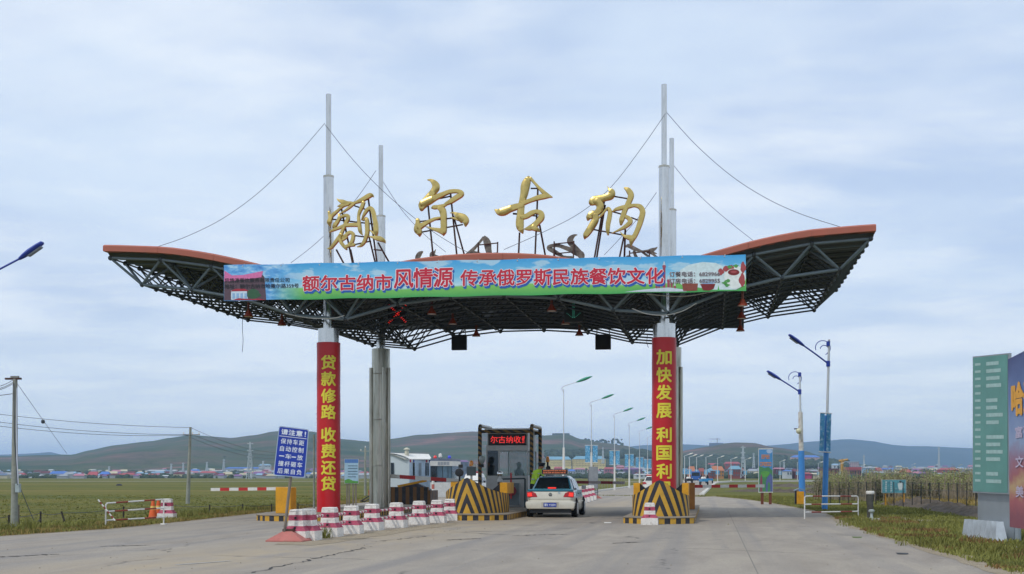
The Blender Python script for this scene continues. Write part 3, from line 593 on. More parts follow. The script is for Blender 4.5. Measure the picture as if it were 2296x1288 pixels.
cable('guy_cable', [(729, 280), (790, 357), (860, 430), (943, 500), (1010, 545), (1062, 573)], 47.5, 46.6, 'guy cable from the front left mast down to the middle of the roof')
cable('guy_cable', [(1495, 253), (1560, 325), (1640, 395), (1720, 446), (1800, 482), (1890, 511)], 47.5, 46.2, 'guy cable from the front right mast down to the tip of the right wing')
cable('guy_cable', [(1492, 255), (1440, 330), (1370, 420), (1300, 478), (1220, 520), (1130, 560)], 47.5, 46.6, 'guy cable from the front right mast down behind the gold characters')
cable('guy_cable', [(843, 383), (800, 445), (740, 515), (700, 553), (652, 590)], 55.3, 57, 'guy cable from the rear left mast down to the left wing')
cable('guy_cable', [(857, 405), (900, 470), (950, 525), (1000, 566)], 55.3, 57, 'guy cable from the rear left mast towards the middle of the roof')
cable('guy_cable', [(1506, 366), (1560, 430), (1620, 485), (1690, 541)], 55.3, 57, 'guy cable from the rear right mast down to the right wing')
cable('guy_cable', [(1472, 432), (1430, 490), (1390, 535), (1355, 572)], 55.3, 57, 'guy cable from the rear right mast down behind the rightmost gold character')
# canopy lamps ----------------------------------------------------------
shadem = M('lamp_shade_rust', H('#a2452c'), .5, .1, .15, 3.)
def clamp(px, py, Yo, lab):
    p_ = PY(px, py, Yo*S); t = thing('canopy_lamp', lab, 'lamp', tuple(p_), group='cone shaded lamps under the gate roof')
    m_ = MB(); m_.lathe([(.165, -.12), (.15, -.08), (.075, .04), (.05, .1)], 18, tuple(p_), caps=False); m_.lathe([(.155, -.118), (.14, -.08), (.07, .03), (.01, .05)], 18, tuple(p_), caps=False); m_.build('lamp_shade', shadem, t, smooth=50)
    m_ = MB(); m_.lathe([(.145, -.115), (.14, -.105)], 18, tuple(p_)); m_.build('lens', M('lamp_lens', H('#b9b7ac'), .3), t)
    zt = G(0, 0, zbot(p_.x/S)).z; m_ = MB(); m_.tube(p_+Vector((0, 0, .1)), Vector((p_.x, p_.y, max(zt, p_.z+.3))), .045, n=8); m_.build('stem', M('lamp_stem', H('#6e3a2c'), .6), t)
for px, py, Yo, lab in [(557, 703, 47.3, 'nearest cone lamp hanging under the left wing'), (632, 723, 50.9, 'second cone lamp under the left wing, against the sky'),
    (968, 697, 48, 'cone lamp in front of the dark ceiling right of the red cross signal'), (1015, 720, 51.6, 'dim cone lamp deeper under the roof right of the red cross signal'), (1068, 748, 55.3, 'cone lamp hanging against the sky beside the left black board'),
    (1237, 690, 47.6, 'cone lamp in the dark ceiling left of the green arrow signal'), (1268, 720, 51.6, 'dim cone lamp below the green arrow signal'), (1299, 746, 55.3, 'cone lamp hanging against the sky left of the right black board'),
    (1665, 678, 46.9, 'topmost of the three cone lamps under the right end of the banner'), (1663, 707, 50.9, 'middle of the three cone lamps under the right wing'), (1660, 736, 55.3, 'lowest of the three cone lamps under the right wing')]: clamp(px, py, Yo, lab)
# lane signals and hanging boards
def led_board(px, py, Yo, w_, h_, lab, shape, mat):
    p_ = PY(px, py, Yo*S); t = thing('lane_signal', lab, 'signal', tuple(p_+Vector((0, 0, -h_/2))))
    m_ = MB(); m_.box(p_.x-w_/2, p_.y, p_.z-h_/2, p_.x+w_/2, p_.y+.15, p_.z+h_/2); m_.build('housing', black, t, bevel=.01)
    m_ = MB()
    for sx_ in (-.4, .4): m_.tube((p_.x+sx_*w_, p_.y+.08, p_.z+h_/2), (p_.x+sx_*w_, p_.y+.08, p_.z+h_/2+.5), .02, n=6)
    m_.build('bracket', tube_dk, t)
    m_ = MB()
    def dot(x, z): m_.box(p_.x+x-.011, p_.y-.02, p_.z+z-.011, p_.x+x+.011, p_.y-.002, p_.z+z+.011)
    if shape == 'x':
        for k_ in range(-6, 7):
            for q in (0,): dot(k_*.05, k_*.05); dot(k_*.05, -k_*.05); dot(k_*.05+.03, k_*.05-.02); dot(k_*.05+.03, -k_*.05-.02+.04)
    elif shape == 'v':
        for k_ in range(12): dot(-.022, .26-k_*.042); dot(.022, .26-k_*.042)
        for k_ in range(1, 6): dot(k_*.045, -.24+k_*.036); dot(-k_*.045, -.24+k_*.036)
    if shape: m_.build('led_symbol', mat, t)
led_board(890, 704, 49.5, .66, .72, 'black lane signal showing a red cross of lamps under the roof', 'x', M('dim_red_led', (.6, .04, .03), .4, emit=(1, .03, .02), estr=.8))
led_board(1286, 699, 49.5, .66, .72, 'black lane signal showing a faint green down arrow under the roof', 'v', ledgrn)
led_board(1029, 768, 57.5, .62, .62, 'left black signal board hanging from the rear edge of the roof', None, None)
led_board(1352, 767, 57.5, .62, .60, 'right black signal board hanging from the rear edge of the roof', None, None)
for pts, lab, yy in ([[(545, 700), (543.5, 730), (545, 765), (543, 790)], 'loose cable dangling below the left wing', 47.5], [[(1452, 752), (1450, 768), (1454, 780)], 'short loose cable end beside the front right column', 55.5]):
    cable('loose_cable', pts, yy, yy, lab, .01, None, wire)
for pts, lab in ([[(640, 703), (690, 713), (745, 714), (772, 708)], 'pale cable sagging across the front left column head'], [[(1417, 692), (1450, 704), (1490, 707), (1530, 698), (1562, 680)], 'pale cable sagging across the front right column head'], [[(1673, 642), (1600, 654), (1530, 665), (1450, 660)], 'pale cable running along the frame below the banner']):
    cable('slack_cable', pts, 46.2, 46.2, lab, .016, None, kwhite)
# ------------------------------------------------------------------ front banner
YBn = 45.55*S
cor = [PY(502, 675, YBn), PY(1673, 653, YBn), PY(1672, 571, YBn), PY(502, 595, YBn)]
def bpt(px, py, out=0.): return PY(px, py, YBn-out)
ban = thing('roadside_banner', 'long blue and green restaurant banner with red characters across the roof front', 'banner', tuple(cor[0]))
def banner_mesh(cor, name, mat, par, amp):
    m_ = MB(); nx, ny = 80, 6
    def fn(i, j):
        b0 = cor[0].lerp(cor[1], i); b1 = cor[3].lerp(cor[2], i); v = b0.lerp(b1, j)
        v.y += amp*(math.sin(i*37)*(.5-abs(j-.5))+.8*math.sin(i*71+j*3)*(1-j)+1.2*math.exp(-((i-.985)/.02)**2)*math.sin(j*9+i*90)); v.z += .012*math.sin(i*44)*(j-.5)*2; return v
    m_.grid(nx, ny, fn); o = m_.build(name, mat, par, smooth=180); uvl = o.data.uv_layers.new(name='UVMap')
    idx = [l_.vertex_index for l_ in o.data.loops]
    for li, vi in enumerate(idx): uvl.data[li].uv = ((vi % (nx+1))/nx, (vi//(nx+1))/ny)
    return o
banner_mesh(cor, 'banner_cloth', MATS['banner_print'], ban, .004)
mred = M('banner_red_ink', H('#c41f3a'), .5, 0, .05, 1.); mwht = M('banner_white_ink', H('#f0e6ea'), .5, 0, .03, 1.); mblu = M('banner_blue_ink', H('#2a62b8'), .5, 0, .08, 1.); mblk = M('banner_black_ink', H('#20242c'), .5, 0, .05, 1.)
def btext(body, x0, x1, ya, yb, big=1., spacing=1.):
    """box: x0..x1 px, baseline px ya at x0 and yb at x1, height big px"""
    A, Bp, C_ = bpt(x0, ya), bpt(x1, yb), bpt(x0, ya-big)
    d_ = Vector((.018, 0, -.036)); 
    for k_ in (1., .5): fit_text('letter_shadow', body, A+d_*k_*2.0, Bp+d_*k_*2.0, C_+d_*k_*2.0, mblu, ban, .006 if k_ == 1 else .010, .05, spacing=spacing)
    fit_text('letter_outline', body, A, Bp, C_, mwht, ban, .0145, .055, spacing=spacing)
    fit_text('lettering', body, A, Bp, C_, mred, ban, .019, .024, spacing=spacing)
btext('额尔古纳市', 679, 878, 653, 650, 34, 1.)
btext('风情源', 884, 1015, 647, 643, 43, .94)
btext('传承俄罗斯民族餐饮文化', 1033, 1487, 642, 637, 36)
for body, x0, x1, y0, y1, h_ in [('风情源餐饮服务有限责任公司', 504, 649, 634, 633, 9.5), ('地址：额尔古纳市哈撒尔路359号', 504, 670, 648, 646, 10), ('订餐电话：6829966', 1501, 1614, 621, 620, 11), ('订房电话：6829955', 1501, 1614, 636, 635, 11)]:
    A, Bp, C_ = bpt(x0, y0), bpt(x1, y1), bpt(x0, y0-h_)
    if x0 > 1000: fit_text('letter_outline', body, A, Bp, C_, mwht, ban, .012, .05)
    fit_text('lettering', body, A, Bp, C_, mblk, ban, .017, .012)
def bpoly(name, pts, mat, out):
    vs = [bpt(x, y, out) for x, y in pts]; m_ = MB(); m_.add(vs, [tuple(range(len(vs)))]); return m_.build(name, mat, ban)
def inkm(n, h_): return M(n, H(h_), .5, 0, .12, 9.)
pk = inkm('ink_pink', '#d873a8'); br = inkm('ink_brown', '#5a4550'); cr = inkm('ink_cream', '#c9dcea'); gr = inkm('ink_dark_green', '#2d5a3c'); rd = inkm('ink_crimson', '#a8263a'); ltb = inkm('ink_light_blue', '#8fb4d8')
bpoly('printed_house_wall', [(502.5, 674), (502.5, 622), (520, 628), (540, 622), (560, 627), (585, 612), (593, 622), (597, 673)], br, .004)
bpoly('printed_house_front', [(518, 673), (518, 652), (553, 651), (556, 673)], cr, .006)
bpoly('printed_roof', [(503, 607), (520, 618), (545, 617), (570, 612), (590, 608), (586, 622), (560, 626), (503, 632)], pk, .007)
bpoly('printed_porch_roof', [(516, 654), (528, 648), (548, 648), (558, 653)], rd, .008)
for x in (521, 530, 539, 548): bpoly('printed_window', [(x, 670), (x, 658), (x+6, 658), (x+6, 670)], ltb, .009)
bush = [(568+16*math.cos(a_)*(1+.2*math.sin(5*a_)), 660+11*math.sin(a_)*(1+.15*math.cos(4*a_))) for a_ in [2*PI*k_/18 for k_ in range(18)]]
bpoly('printed_tree', bush, gr, .0085)
bpoly('printed_flowers', [(520, 673.5), (535, 669), (560, 671), (580, 670), (596, 673)], rd, .0095)
# right end: towers, honey pots, plate of meat
tw = inkm('ink_tower_red', '#a04a5c'); sn = inkm('ink_snow', '#c8d4de')
bpoly('printed_cloud', [(1530, 640), (1515, 628), (1525, 606), (1545, 594), (1575, 588), (1605, 590), (1625, 600), (1660, 604), (1670, 640), (1650, 650), (1600, 650)], inkm('ink_pale', '#cfe3e6'), .003)
for x, w_, top in ((1489, 3.2, 586), (1478, 2.5, 622), (1499, 3, 618), (1506, 2.4, 625), (1472, 2, 632), (1513, 2.2, 632)):
    bpoly('printed_tower', [(x-w_, 650), (x-w_*.9, top+16), (x-w_*1.3, top+12), (x, top), (x+w_*1.3, top+12), (x+w_*.9, top+16), (x+w_, 650)], tw, .005)
    bpoly('printed_dome', [(x-w_*.9, top+9), (x-w_*.5, top+4), (x, top-1), (x+w_*.5, top+4), (x+w_*.9, top+9)], sn, .0062)
bpoly('printed_snow', [(1400, 655), (1440, 650), (1470, 647), (1500, 645), (1530, 649), (1540, 654)], sn, .0066)
pot = inkm('ink_pot', '#8a4636'); tea = inkm('ink_tea', '#7c1f22'); meat = inkm('ink_meat', '#a6484a'); wpl = inkm('ink_plate', '#e3eae6'); hb = inkm('ink_herb', '#4f9a4c')
def ell(cx_, cy_, rx, ry, n_=20, wob=0.): return [(cx_+rx*math.cos(a_)*(1+wob*math.sin(3*a_+cx_)), cy_+ry*math.sin(a_)*(1+wob*math.cos(4*a_))) for a_ in [2*PI*k_/n_ for k_ in range(n_)]]
bpoly('printed_jar', [(1529, 636), (1565, 636), (1563, 652), (1532, 653)], pot, .0085); bpoly('printed_jar', [(1570, 637), (1604, 637), (1600, 648), (1590, 652), (1576, 651)], tea, .0085)
bpoly('printed_glass', ell(1587, 632, 17, 6), ltb, .008)
bpoly('printed_plate', ell(1648, 622, 24, 26), wpl, .007); 
for cx_, cy_, rx, ry in ((1616, 610, 7, 7), (1628, 603, 8, 6), (1666, 600, 6, 12), (1664, 628, 7, 14), (1640, 600, 6, 5)): bpoly('printed_meat', ell(cx_, cy_, rx, ry, 14, .18), meat, .009)
bpoly('printed_bowl', ell(1645, 612, 15.5, 9), wpl, .0105); bpoly('printed_sauce', ell(1645, 611, 13, 7), tea, .0118); bpoly('printed_sauce', ell(1645, 610, 7, 2.6), meat, .0126)
for cx_, cy_ in ((1650, 597), (1636, 599), (1625, 635), (1630, 640), (1632, 630)): bpoly('printed_herb', ell(cx_, cy_, 6, 3.4, 12, .3), hb, .0098)
ropem = M('rope_white', H('#c9c6bd'), .8)
for k_ in range(13):
    f = (k_+.5)/13; a_ = cor[3].lerp(cor[2], f)+Vector((0, -.012, -.05)); q = MB(); q.lathe([(.012, -.004), (.022, 0), (.012, .004)], 8); q.xf(Matrix.Translation(a_) @ Matrix.Rotation(PI/2, 4, 'X')); q.build('eyelet', alu, ban)
    q = MB(); q.path([a_, a_+Vector((.02, .1, .09)), a_+Vector((.05, .32, .05))], .007, 4); q.build('tie_rope', ropem, ban)
# the same kind of banner on the far side of the roof, seen from behind
YR = 59.35*S
cr_ = [PY(748, 740, YR), PY(1668, 737, YR), PY(1668, 737, YR)+Vector((0, 0, 1.17)), PY(748, 740, YR)+Vector((0, 0, 1.17))]
rb_ = thing('rear_banner', 'dark back of a second long banner tied along the rear edge of the roof', 'banner', tuple(cr_[0]))
banner_mesh(cr_, 'banner_cloth', M('banner_back', H('#4a5258'), .7, 0, .1, 1.), rb_, .004)  # backlit shade painted into the dark grey of the cloth
# ------------------------------------------------------------------ gold characters
G1 = [[(265, 185, 8), (300, 215, 40), (370, 245, 78), (440, 262, 60), (500, 262, 45), (565, 265, 38), (640, 240, 60), (730, 200, 78), (820, 150, 80), (862, 150, 60), (885, 172, 14)],
 [(460, 285, 50), (390, 300, 55), (330, 345, 42), (280, 390, 45), (220, 440, 58), (175, 485, 55), (150, 540, 70), (135, 590, 75), (150, 650, 15)], [(130, 405, 38), (135, 450, 40), (150, 500, 55), (155, 540, 60)],
 [(275, 318, 8), (330, 305, 45), (390, 290, 50)], [(570, 275, 34), (500, 325, 46), (440, 372, 40), (380, 408, 26), (300, 460, 12)],
 [(295, 445, 20), (312, 500, 55), (290, 560, 58), (240, 630, 72), (215, 675, 55)], [(335, 505, 45), (400, 480, 50), (450, 485, 62), (460, 530, 60), (430, 590, 62), (400, 650, 60), (370, 720, 55), (335, 800, 60), (290, 870, 66), (220, 960, 58), (170, 1018, 48), (108, 1035, 12)],
 [(138, 755, 10), (220, 715, 46), (320, 680, 50), (400, 650, 55), (520, 640, 66), (650, 645, 66)], [(345, 800, 70), (318, 860, 55), (340, 930, 58), (380, 990, 56), (425, 1045, 40), (435, 1065, 12)],
 [(400, 1010, 50), (450, 1000, 55), (500, 985, 55), (560, 980, 60)], [(360, 870, 40), (420, 820, 56), (490, 770, 60), (545, 800, 60), (545, 870, 62), (520, 940, 62), (460, 1000, 55)], [(360, 900, 40), (420, 860, 40), (440, 830, 30)],
 [(725, 265, 60), (700, 340, 62), (660, 420, 56), (640, 500, 46), (645, 580, 56), (655, 660, 65), (665, 740, 62), (685, 790, 38), (708, 822, 10)],
 [(690, 565, 12), (740, 465, 48), (800, 385, 60), (855, 375, 68), (890, 440, 72), (910, 540, 72), (930, 640, 80), (935, 740, 82), (938, 800, 62), (940, 835, 25)], [(830, 738, 14), (880, 780, 34), (930, 815, 46)],
 [(715, 575, 18), (770, 540, 48), (785, 600, 72), (790, 700, 74), (788, 790, 70), (765, 870, 64), (730, 950, 58), (680, 1002, 40), (618, 1018, 12)], [(810, 845, 10), (880, 862, 40), (950, 880, 78), (1020, 900, 84), (1070, 930, 60), (1095, 968, 10)]]
G2 = [[(278, 80, 10), (330, 90, 44), (385, 140, 95), (400, 195, 110), (360, 260, 95), (300, 330, 100), (245, 400, 110), (205, 450, 120), (190, 505, 60)], [(200, 430, 110), (300, 385, 110), (400, 338, 82), (500, 298, 68), (600, 262, 60), (700, 258, 58), (765, 280, 66), (765, 312, 72), (700, 350, 78), (620, 400, 70), (540, 440, 44)],
 [(560, 440, 30), (500, 465, 50), (430, 478, 56), (370, 482, 56), (342, 490, 24)], [(440, 490, 60), (490, 520, 100), (510, 590, 95), (514, 680, 92), (515, 780, 90), (510, 850, 82), (510, 890, 20)], [(510, 840, 92), (430, 812, 60), (350, 790, 36), (268, 755, 8)],
 [(138, 655, 60), (140, 700, 66), (138, 790, 112), (160, 850, 84), (165, 895, 18)], [(150, 765, 95), (210, 735, 72), (290, 692, 50), (380, 652, 44), (465, 632, 24)], [(606, 570, 6), (660, 572, 28), (720, 612, 90), (790, 655, 132), (830, 695, 104), (828, 765, 24)], [(612, 635, 6), (660, 648, 26), (725, 670, 40)]]
G3 = [[(567, 78, 36), (548, 125, 100), (520, 200, 128), (505, 300, 112), (480, 400, 92), (460, 500, 96), (452, 600, 102), (442, 700, 112), (446, 780, 106), (470, 835, 62), (482, 868, 18)], [(590, 95, 44), (650, 165, 38), (720, 245, 46), (790, 312, 56), (860, 358, 40), (900, 374, 8)], [(895, 368, 14), (800, 358, 74), (700, 376, 72), (600, 408, 60), (530, 432, 62), (475, 455, 70)],
 [(480, 480, 72), (400, 492, 88), (300, 522, 98), (215, 555, 116), (150, 560, 92), (95, 530, 28)], [(470, 645, 72), (540, 630, 72), (610, 590, 72), (680, 572, 62), (740, 600, 82), (742, 660, 92), (692, 722, 82), (640, 770, 84), (580, 800, 72), (508, 812, 16)], [(630, 790, 92), (695, 828, 54), (725, 852, 12)]]
G4 = [[(515, 52, 5), (540, 100, 36), (580, 145, 112), (560, 205, 130), (470, 235, 112), (385, 258, 132), (300, 280, 150), (258, 305, 112)], [(350, 280, 140), (390, 345, 124), (388, 420, 112), (335, 480, 104), (270, 500, 124), (215, 540, 92), (198, 580, 40)], [(320, 500, 92), (322, 580, 110), (280, 660, 118), (222, 750, 110), (165, 830, 92), (145, 885, 24)],
 [(370, 562, 26), (430, 500, 34), (490, 430, 34), (532, 408, 48), (556, 465, 70), (546, 560, 76), (525, 660, 76), (520, 760, 64), (525, 828, 32)], [(790, 90, 30), (848, 128, 86), (892, 205, 100), (870, 290, 92), (832, 370, 82), (792, 460, 82), (765, 540, 86), (742, 605, 82), (732, 672, 40)],
 [(596, 465, 16), (650, 430, 50), (740, 408, 70), (850, 388, 70), (950, 375, 56), (1040, 402, 82), (1078, 480, 92), (1060, 580, 92), (1030, 680, 88), (992, 780, 82), (952, 862, 82), (905, 930, 84), (892, 1022, 24)], [(930, 905, 92), (850, 882, 80), (780, 858, 42), (718, 788, 6)], [(790, 540, 50), (860, 582, 70), (880, 640, 80), (800, 712, 62), (700, 762, 36), (578, 812, 5)]]
def crs(pts, n_=6):
    out = []
    for k_ in range(len(pts)-1):
        p0, p1, p2, p3 = [Vector(pts[max(0, min(len(pts)-1, k_+d_))]) for d_ in (-1, 0, 1, 2)]
        for q in range(n_):
            t = q/n_; v = .5*((2*p1)+(p2-p0)*t+(2*p0-5*p1+4*p2-p3)*t*t+(3*p1-p0-3*p2+p3)*t**3); out.append((v.x, v.y, max(4, v.z)))
    out.append(tuple(pts[-1])); return out
def glyph_mesh(strokes, org, scl, cx_px, cy_px, Yd, mirror=False):
    """returns builder in local metres, origin at the glyph centre, front towards -y"""
    mpp = PY(cx_px, cy_px, Yd); ref = mpp; u1 = (PY(cx_px+10, cy_px, Yd)-ref).x/10; u2 = (PY(cx_px, cy_px-10, Yd)-ref).z/10
    m_ = MB()
    for si, st in enumerate(strokes):
        c_ = crs(st); off = si*.004; rings_ = []; nprof = 9
        P2 = [((org[0]+x/scl-cx_px)*u1, -(org[1]+y/scl-cy_px)*u2, w_/scl*u1) for x, y, w_ in c_]
        ext = []                                    # round ends
        for k_, (x, z, w_) in enumerate(P2):
            a_ = P2[max(0, k_-1)]; b_2 = P2[min(len(P2)-1, k_+1)]; tx, tz = b_2[0]-a_[0], b_2[1]-a_[1]; ln = math.hypot(tx, tz) or 1; tx, tz = tx/ln, tz/ln
            ext.append((x, z, w_, tx, tz))
        x, z, w_, tx, tz = ext[0]; ext.insert(0, (x-tx*w_*.22, z-tz*w_*.22, w_*.75, tx, tz)); ext.insert(0, (x-tx*w_*.4, z-tz*w_*.4, w_*.25, tx, tz))
        x, z, w_, tx, tz = ext[-1]; ext.append((x+tx*w_*.22, z+tz*w_*.22, w_*.75, tx, tz)); ext.append((x+tx*w_*.4, z+tz*w_*.4, w_*.25, tx, tz))
        vs = []
        for x, z, w_, tx, tz in ext:
            nx_, nz_ = -tz, tx; bul = min(.055, w_*.35)
            prof = [(-.5, .07), (-.5, 0), (-.48, -.5*bul), (-.40, -.93*bul), (0, -bul), (.40, -.93*bul), (.48, -.5*bul), (.5, 0), (.5, .07)]
            for t, d_ in prof: vs.append(((x+nx_*t*w_)*(-1 if mirror else 1), (d_-off)*(-1 if mirror else 1), z+nz_*t*w_))
        n_ = len(ext); fs = [(k_*nprof+q, k_*nprof+q+1, (k_+1)*nprof+q+1, (k_+1)*nprof+q) for k_ in range(n_-1) for q in range(nprof-1)]
        mi = [0]*len(fs); s0 = len(m_.v); m_.add(vs, fs); bk = [(k_*nprof, (k_+1)*nprof, (k_+1)*nprof+nprof-1, k_*nprof+nprof-1) for k_ in range(n_-1)]
        m_.f += [tuple(i+s0 for i in f) for f in bk]; m_.m += [1]*len(bk)
        m_.f += [tuple(s0+q for q in range(nprof)), tuple(s0+(n_-1)*nprof+q for q in range(nprof))[::-1]]; m_.m += [0, 0]
    return m_, ref
specs = [('first', G1, (720, 420), 7.575, 798, 500), ('second', G2, (915, 390), 6.44, 990, 467), ('third', G3, (1095, 385), 6.28, 1172, 462), ('fourth', G4, (1290, 410), 7.156, 1382, 490)]
labs = ['leftmost gold calligraphic character, the densest of the row, on the roof', 'second gold calligraphic character from the left, with a detached dot stroke', 'third gold calligraphic character, with a pointed triangular top', 'rightmost gold calligraphic character beside the front right mast']
legs = [[(754, 560, 768, 586, 0), (786, 560, 792, 588, 0), (825, 440, 845, 588, 0), (820, 500, 841, 588, 1), (848, 545, 871, 586, 1), (765, 465, 790, 588, 0)],
 [(960, 462, 971, 574, 0), (1010, 432, 1024, 570, 0), (1017, 485, 1040, 568, 1)], [(1165, 522, 1163, 566, 0), (1206, 425, 1200, 568, 0), (1210, 505, 1222, 570, 1)], [(1355, 452, 1333, 578, 0), (1357, 460, 1338, 578, 1), (1399, 530, 1389, 578, 0), (1402, 515, 1400, 578, 1)]]
bars = [[(795, 462, 820, 470), (745, 492, 838, 503), (797, 529, 820, 532), (795, 549, 832, 541), (838, 560, 858, 562)], [(942, 497, 1030, 488), (945, 521, 1038, 504), (985, 446, 1012, 440)], [(1150, 480, 1205, 485), (1190, 423, 1208, 423), (1150, 479, 1180, 482)], [(1378, 441, 1408, 446), (1355, 470, 1395, 481), (1415, 488, 1430, 494), (1330, 515, 1416, 531)]]
YG = 47.0
for (nm, st, org, scl, cxp, cyp), lab, lg, brs in zip(specs, labs, legs, bars):
    m_, ref = glyph_mesh(st, org, scl, cxp, cyp, YG*S); zb = G(0, 0, ztop(ref.x/S)-.28).z
    t = thing('gold_character', lab, 'character sign', (ref.x, ref.y, zb), group='gold characters facing the road')
    o = m_.build('glyph', [gold, gold_back], t, smooth=50, world=False); o.location = (0, 0, ref.z-zb)
    for (xa, ya, xb, yb, back) in lg:
        A = PY(xa, ya, YG*S+.12); Bp = PY(xb, yb, YG*S+.12+(.75 if back else .0))
        d_ = (Bp-A); k_ = (zb-.1-A.z)/d_.z; Bp = A+d_*k_
        q = MB(); q.tube(A, Bp, .032, n=6); q.build('leg', rust, t)
    for (xa, ya, xb, yb) in brs:
        q = MB(); q.tube(PY(xa, ya, YG*S+.1), PY(xb, yb, YG*S+.1), .026, n=6); q.build('cross_bar', rust, t)
# the mirrored set that faces the other way, on the rear edge
rear = [(G4, (1290, 410), 7.156, 1382, 490, 962, 618, 'rear gold character seen from behind as a curved tip, leftmost above the banner'), (G3, (1095, 385), 6.28, 1172, 462, 1098, 583, 'rear gold character seen from behind as a narrow pointed arch'),
        (G2, (915, 390), 6.44, 990, 467, 1268, 581, 'rear gold character seen from behind with its open tray and braces, behind the third one'), (G1, (720, 420), 7.575, 798, 500, 1437, 602, 'rear gold character seen from behind below the rightmost gold one')]
YGr = 58.2
for st, org, scl, cxp, cyp, nx_, ny_, lab in rear:
    m_, _ = glyph_mesh(st, org, scl, cxp, cyp, YG*S, True); ref = PY(nx_, ny_, YGr*S); zb = G(0, 0, ztop(ref.x/S)-.28).z; ref.z = max(ref.z, zb+.95)
    t = thing('gold_character', lab, 'character sign', (ref.x, ref.y, zb), group='gold characters facing away')
    o = m_.build('glyph', [gold, gold_back], t, smooth=50, world=False); o.location = (0, 0, ref.z-zb)
    for dx in (-.45, .35):
        q = MB(); q.tube((ref.x+dx, ref.y-.12, ref.z+.7), (ref.x+dx*.8, ref.y-.12, zb-.1), .032, n=6); q.tube((ref.x+dx, ref.y-.12, ref.z+.6), (ref.x+dx, ref.y-.8, zb-.1), .028, n=6); q.build('leg', rust, t)
    for dz in (-.3, .2, .6):
        q = MB(); q.tube((ref.x-.42, ref.y-.11, ref.z+dz), (ref.x+.36, ref.y-.11, ref.z+dz+.06), .026, n=6); q.build('cross_bar', rust, t)
# ================================================================== islands and collision bows
def island(x0, x1, y0, y1, lab, ch=.45, h_=.2):
    t = thing('traffic_island', lab, 'traffic island', ((x0+x1)/2, y0, 0))
    pts = [(x0, y0+ch*1.6), (x0+ch, y0+.25), ((x0+x1)/2, y0), (x1-ch, y0+.25), (x1, y0+ch*1.6), (x1, y1), (x0, y1)]
    m_ = MB(); m_.prism(pts, 0, h_-.03, 'z'); o = m_.build('kerb_face', MATS['kerb_stripes'], t); uvl = o.data.uv_layers.new(name='UVMap'); arc = [0.]
    for p_, q in zip(pts, pts[1:]): arc.append(arc[-1]+math.dist(p_, q))
    def uof(co, nrm):
        if nrm.z**2 > .5: return 0.
        best = min(range(len(pts)), key=lambda k_: (pts[k_][0]-co.x)**2+(pts[k_][1]-co.y)**2); return arc[best]
    for pl_ in o.data.polygons:
        us = [uof(o.data.vertices[o.data.loops[li].vertex_index].co, pl_.normal) for li in pl_.loop_indices]
        if max(us)-min(us) > 25 and min(us) == 0: pass
        for li, u_ in zip(pl_.loop_indices, us): uvl.data[li].uv = (u_+.1, o.data.vertices[o.data.loops[li].vertex_index].co.z)
    m_ = MB(); ins = [((x-(x0+x1)/2)*1.012+(x0+x1)/2, y-.02 if y < y1 else y+.02) for x, y in pts]; m_.prism(ins, h_-.028, h_, 'z'); m_.build('slab_top', kconc, t, bevel=.008)
    return t
island(-2.62, -.5, 39.6, 57, 'traffic island in front of the front right column, kerb striped yellow and black')
island(-9.15, -6.5, 41.9, 62, 'traffic island that carries the toll booth, kerb striped yellow and black')
island(-14.35, -11.75, 40.3, 60, 'traffic island under the front left column behind the red and white blocks')
def bow(cx_, y0, hw, dep, hc, he, lab, mat=None, group='striped collision bows', flip=1):
    t = thing('collision_bow', lab, 'crash barrier', (cx_, y0, .2), group=group)
    m_ = MB(); n_ = 28; nz = 8; vs = []; uvs = []
    def plan(s_):                                    # s in -1..1
        a_ = s_*PI/2; return cx_+hw*math.copysign(abs(math.sin(a_))**.9, s_), y0+dep*(1-math.cos(a_)**1.0 if abs(s_) < 1 else 1)*flip
    def top(s_): k_ = max(0, abs(s_)-.06)/.94; return he+(hc-he)*max(0, 1-k_)**1.2
    prev = None; arc = 0; arcs = []
    for i in range(n_+1):
        p_ = plan(-1+2*i/n_); arc += math.dist(p_, prev) if prev else 0; prev = p_; arcs.append(arc)
    half = arcs[n_//2]
    for i in range(n_+1):
        s_ = -1+2*i/n_; x, y = plan(s_); tp = top((x-cx_)/hw)
        for j in range(nz+1): vs.append((x, y, .2+tp*j/nz)); uvs.append((arcs[i]-half, tp*j/nz))
    fs = [(i*(nz+1)+j, (i+1)*(nz+1)+j, (i+1)*(nz+1)+j+1, i*(nz+1)+j+1) for i in range(n_) for j in range(nz)]
    m_.add(vs, fs); o = m_.build('bow_plate', mat or MATS['bow_stripes'], t, smooth=60)
    uvl = o.data.uv_layers.new(name='UVMap'); 
    for li, l_ in enumerate(o.data.loops): uvl.data[li].uv = uvs[l_.vertex_index]
    m_ = MB(); th = .16; vs = []
    for i in range(n_+1):
        s_ = -1+2*i/n_; x, y = plan(s_); x2 = cx_+(x-cx_)*(1-th/hw); y2 = y+th*flip*(1-abs(s_)); tp = .2+top((x-cx_)/hw); vs += [(x, y, tp+.002), (x2, y2, tp+.002), (x2, y2, .2)]
    fs = []
    for i in range(n_): fs += [(i*3, (i+1)*3, (i+1)*3+1, i*3+1), (i*3+1, (i+1)*3+1, (i+1)*3+2, i*3+2)]
    m_.add(vs, fs); m_.build('bow_rim', M('bow_rim_dark', H('#33333a'), .6), t, smooth=60)
    return t
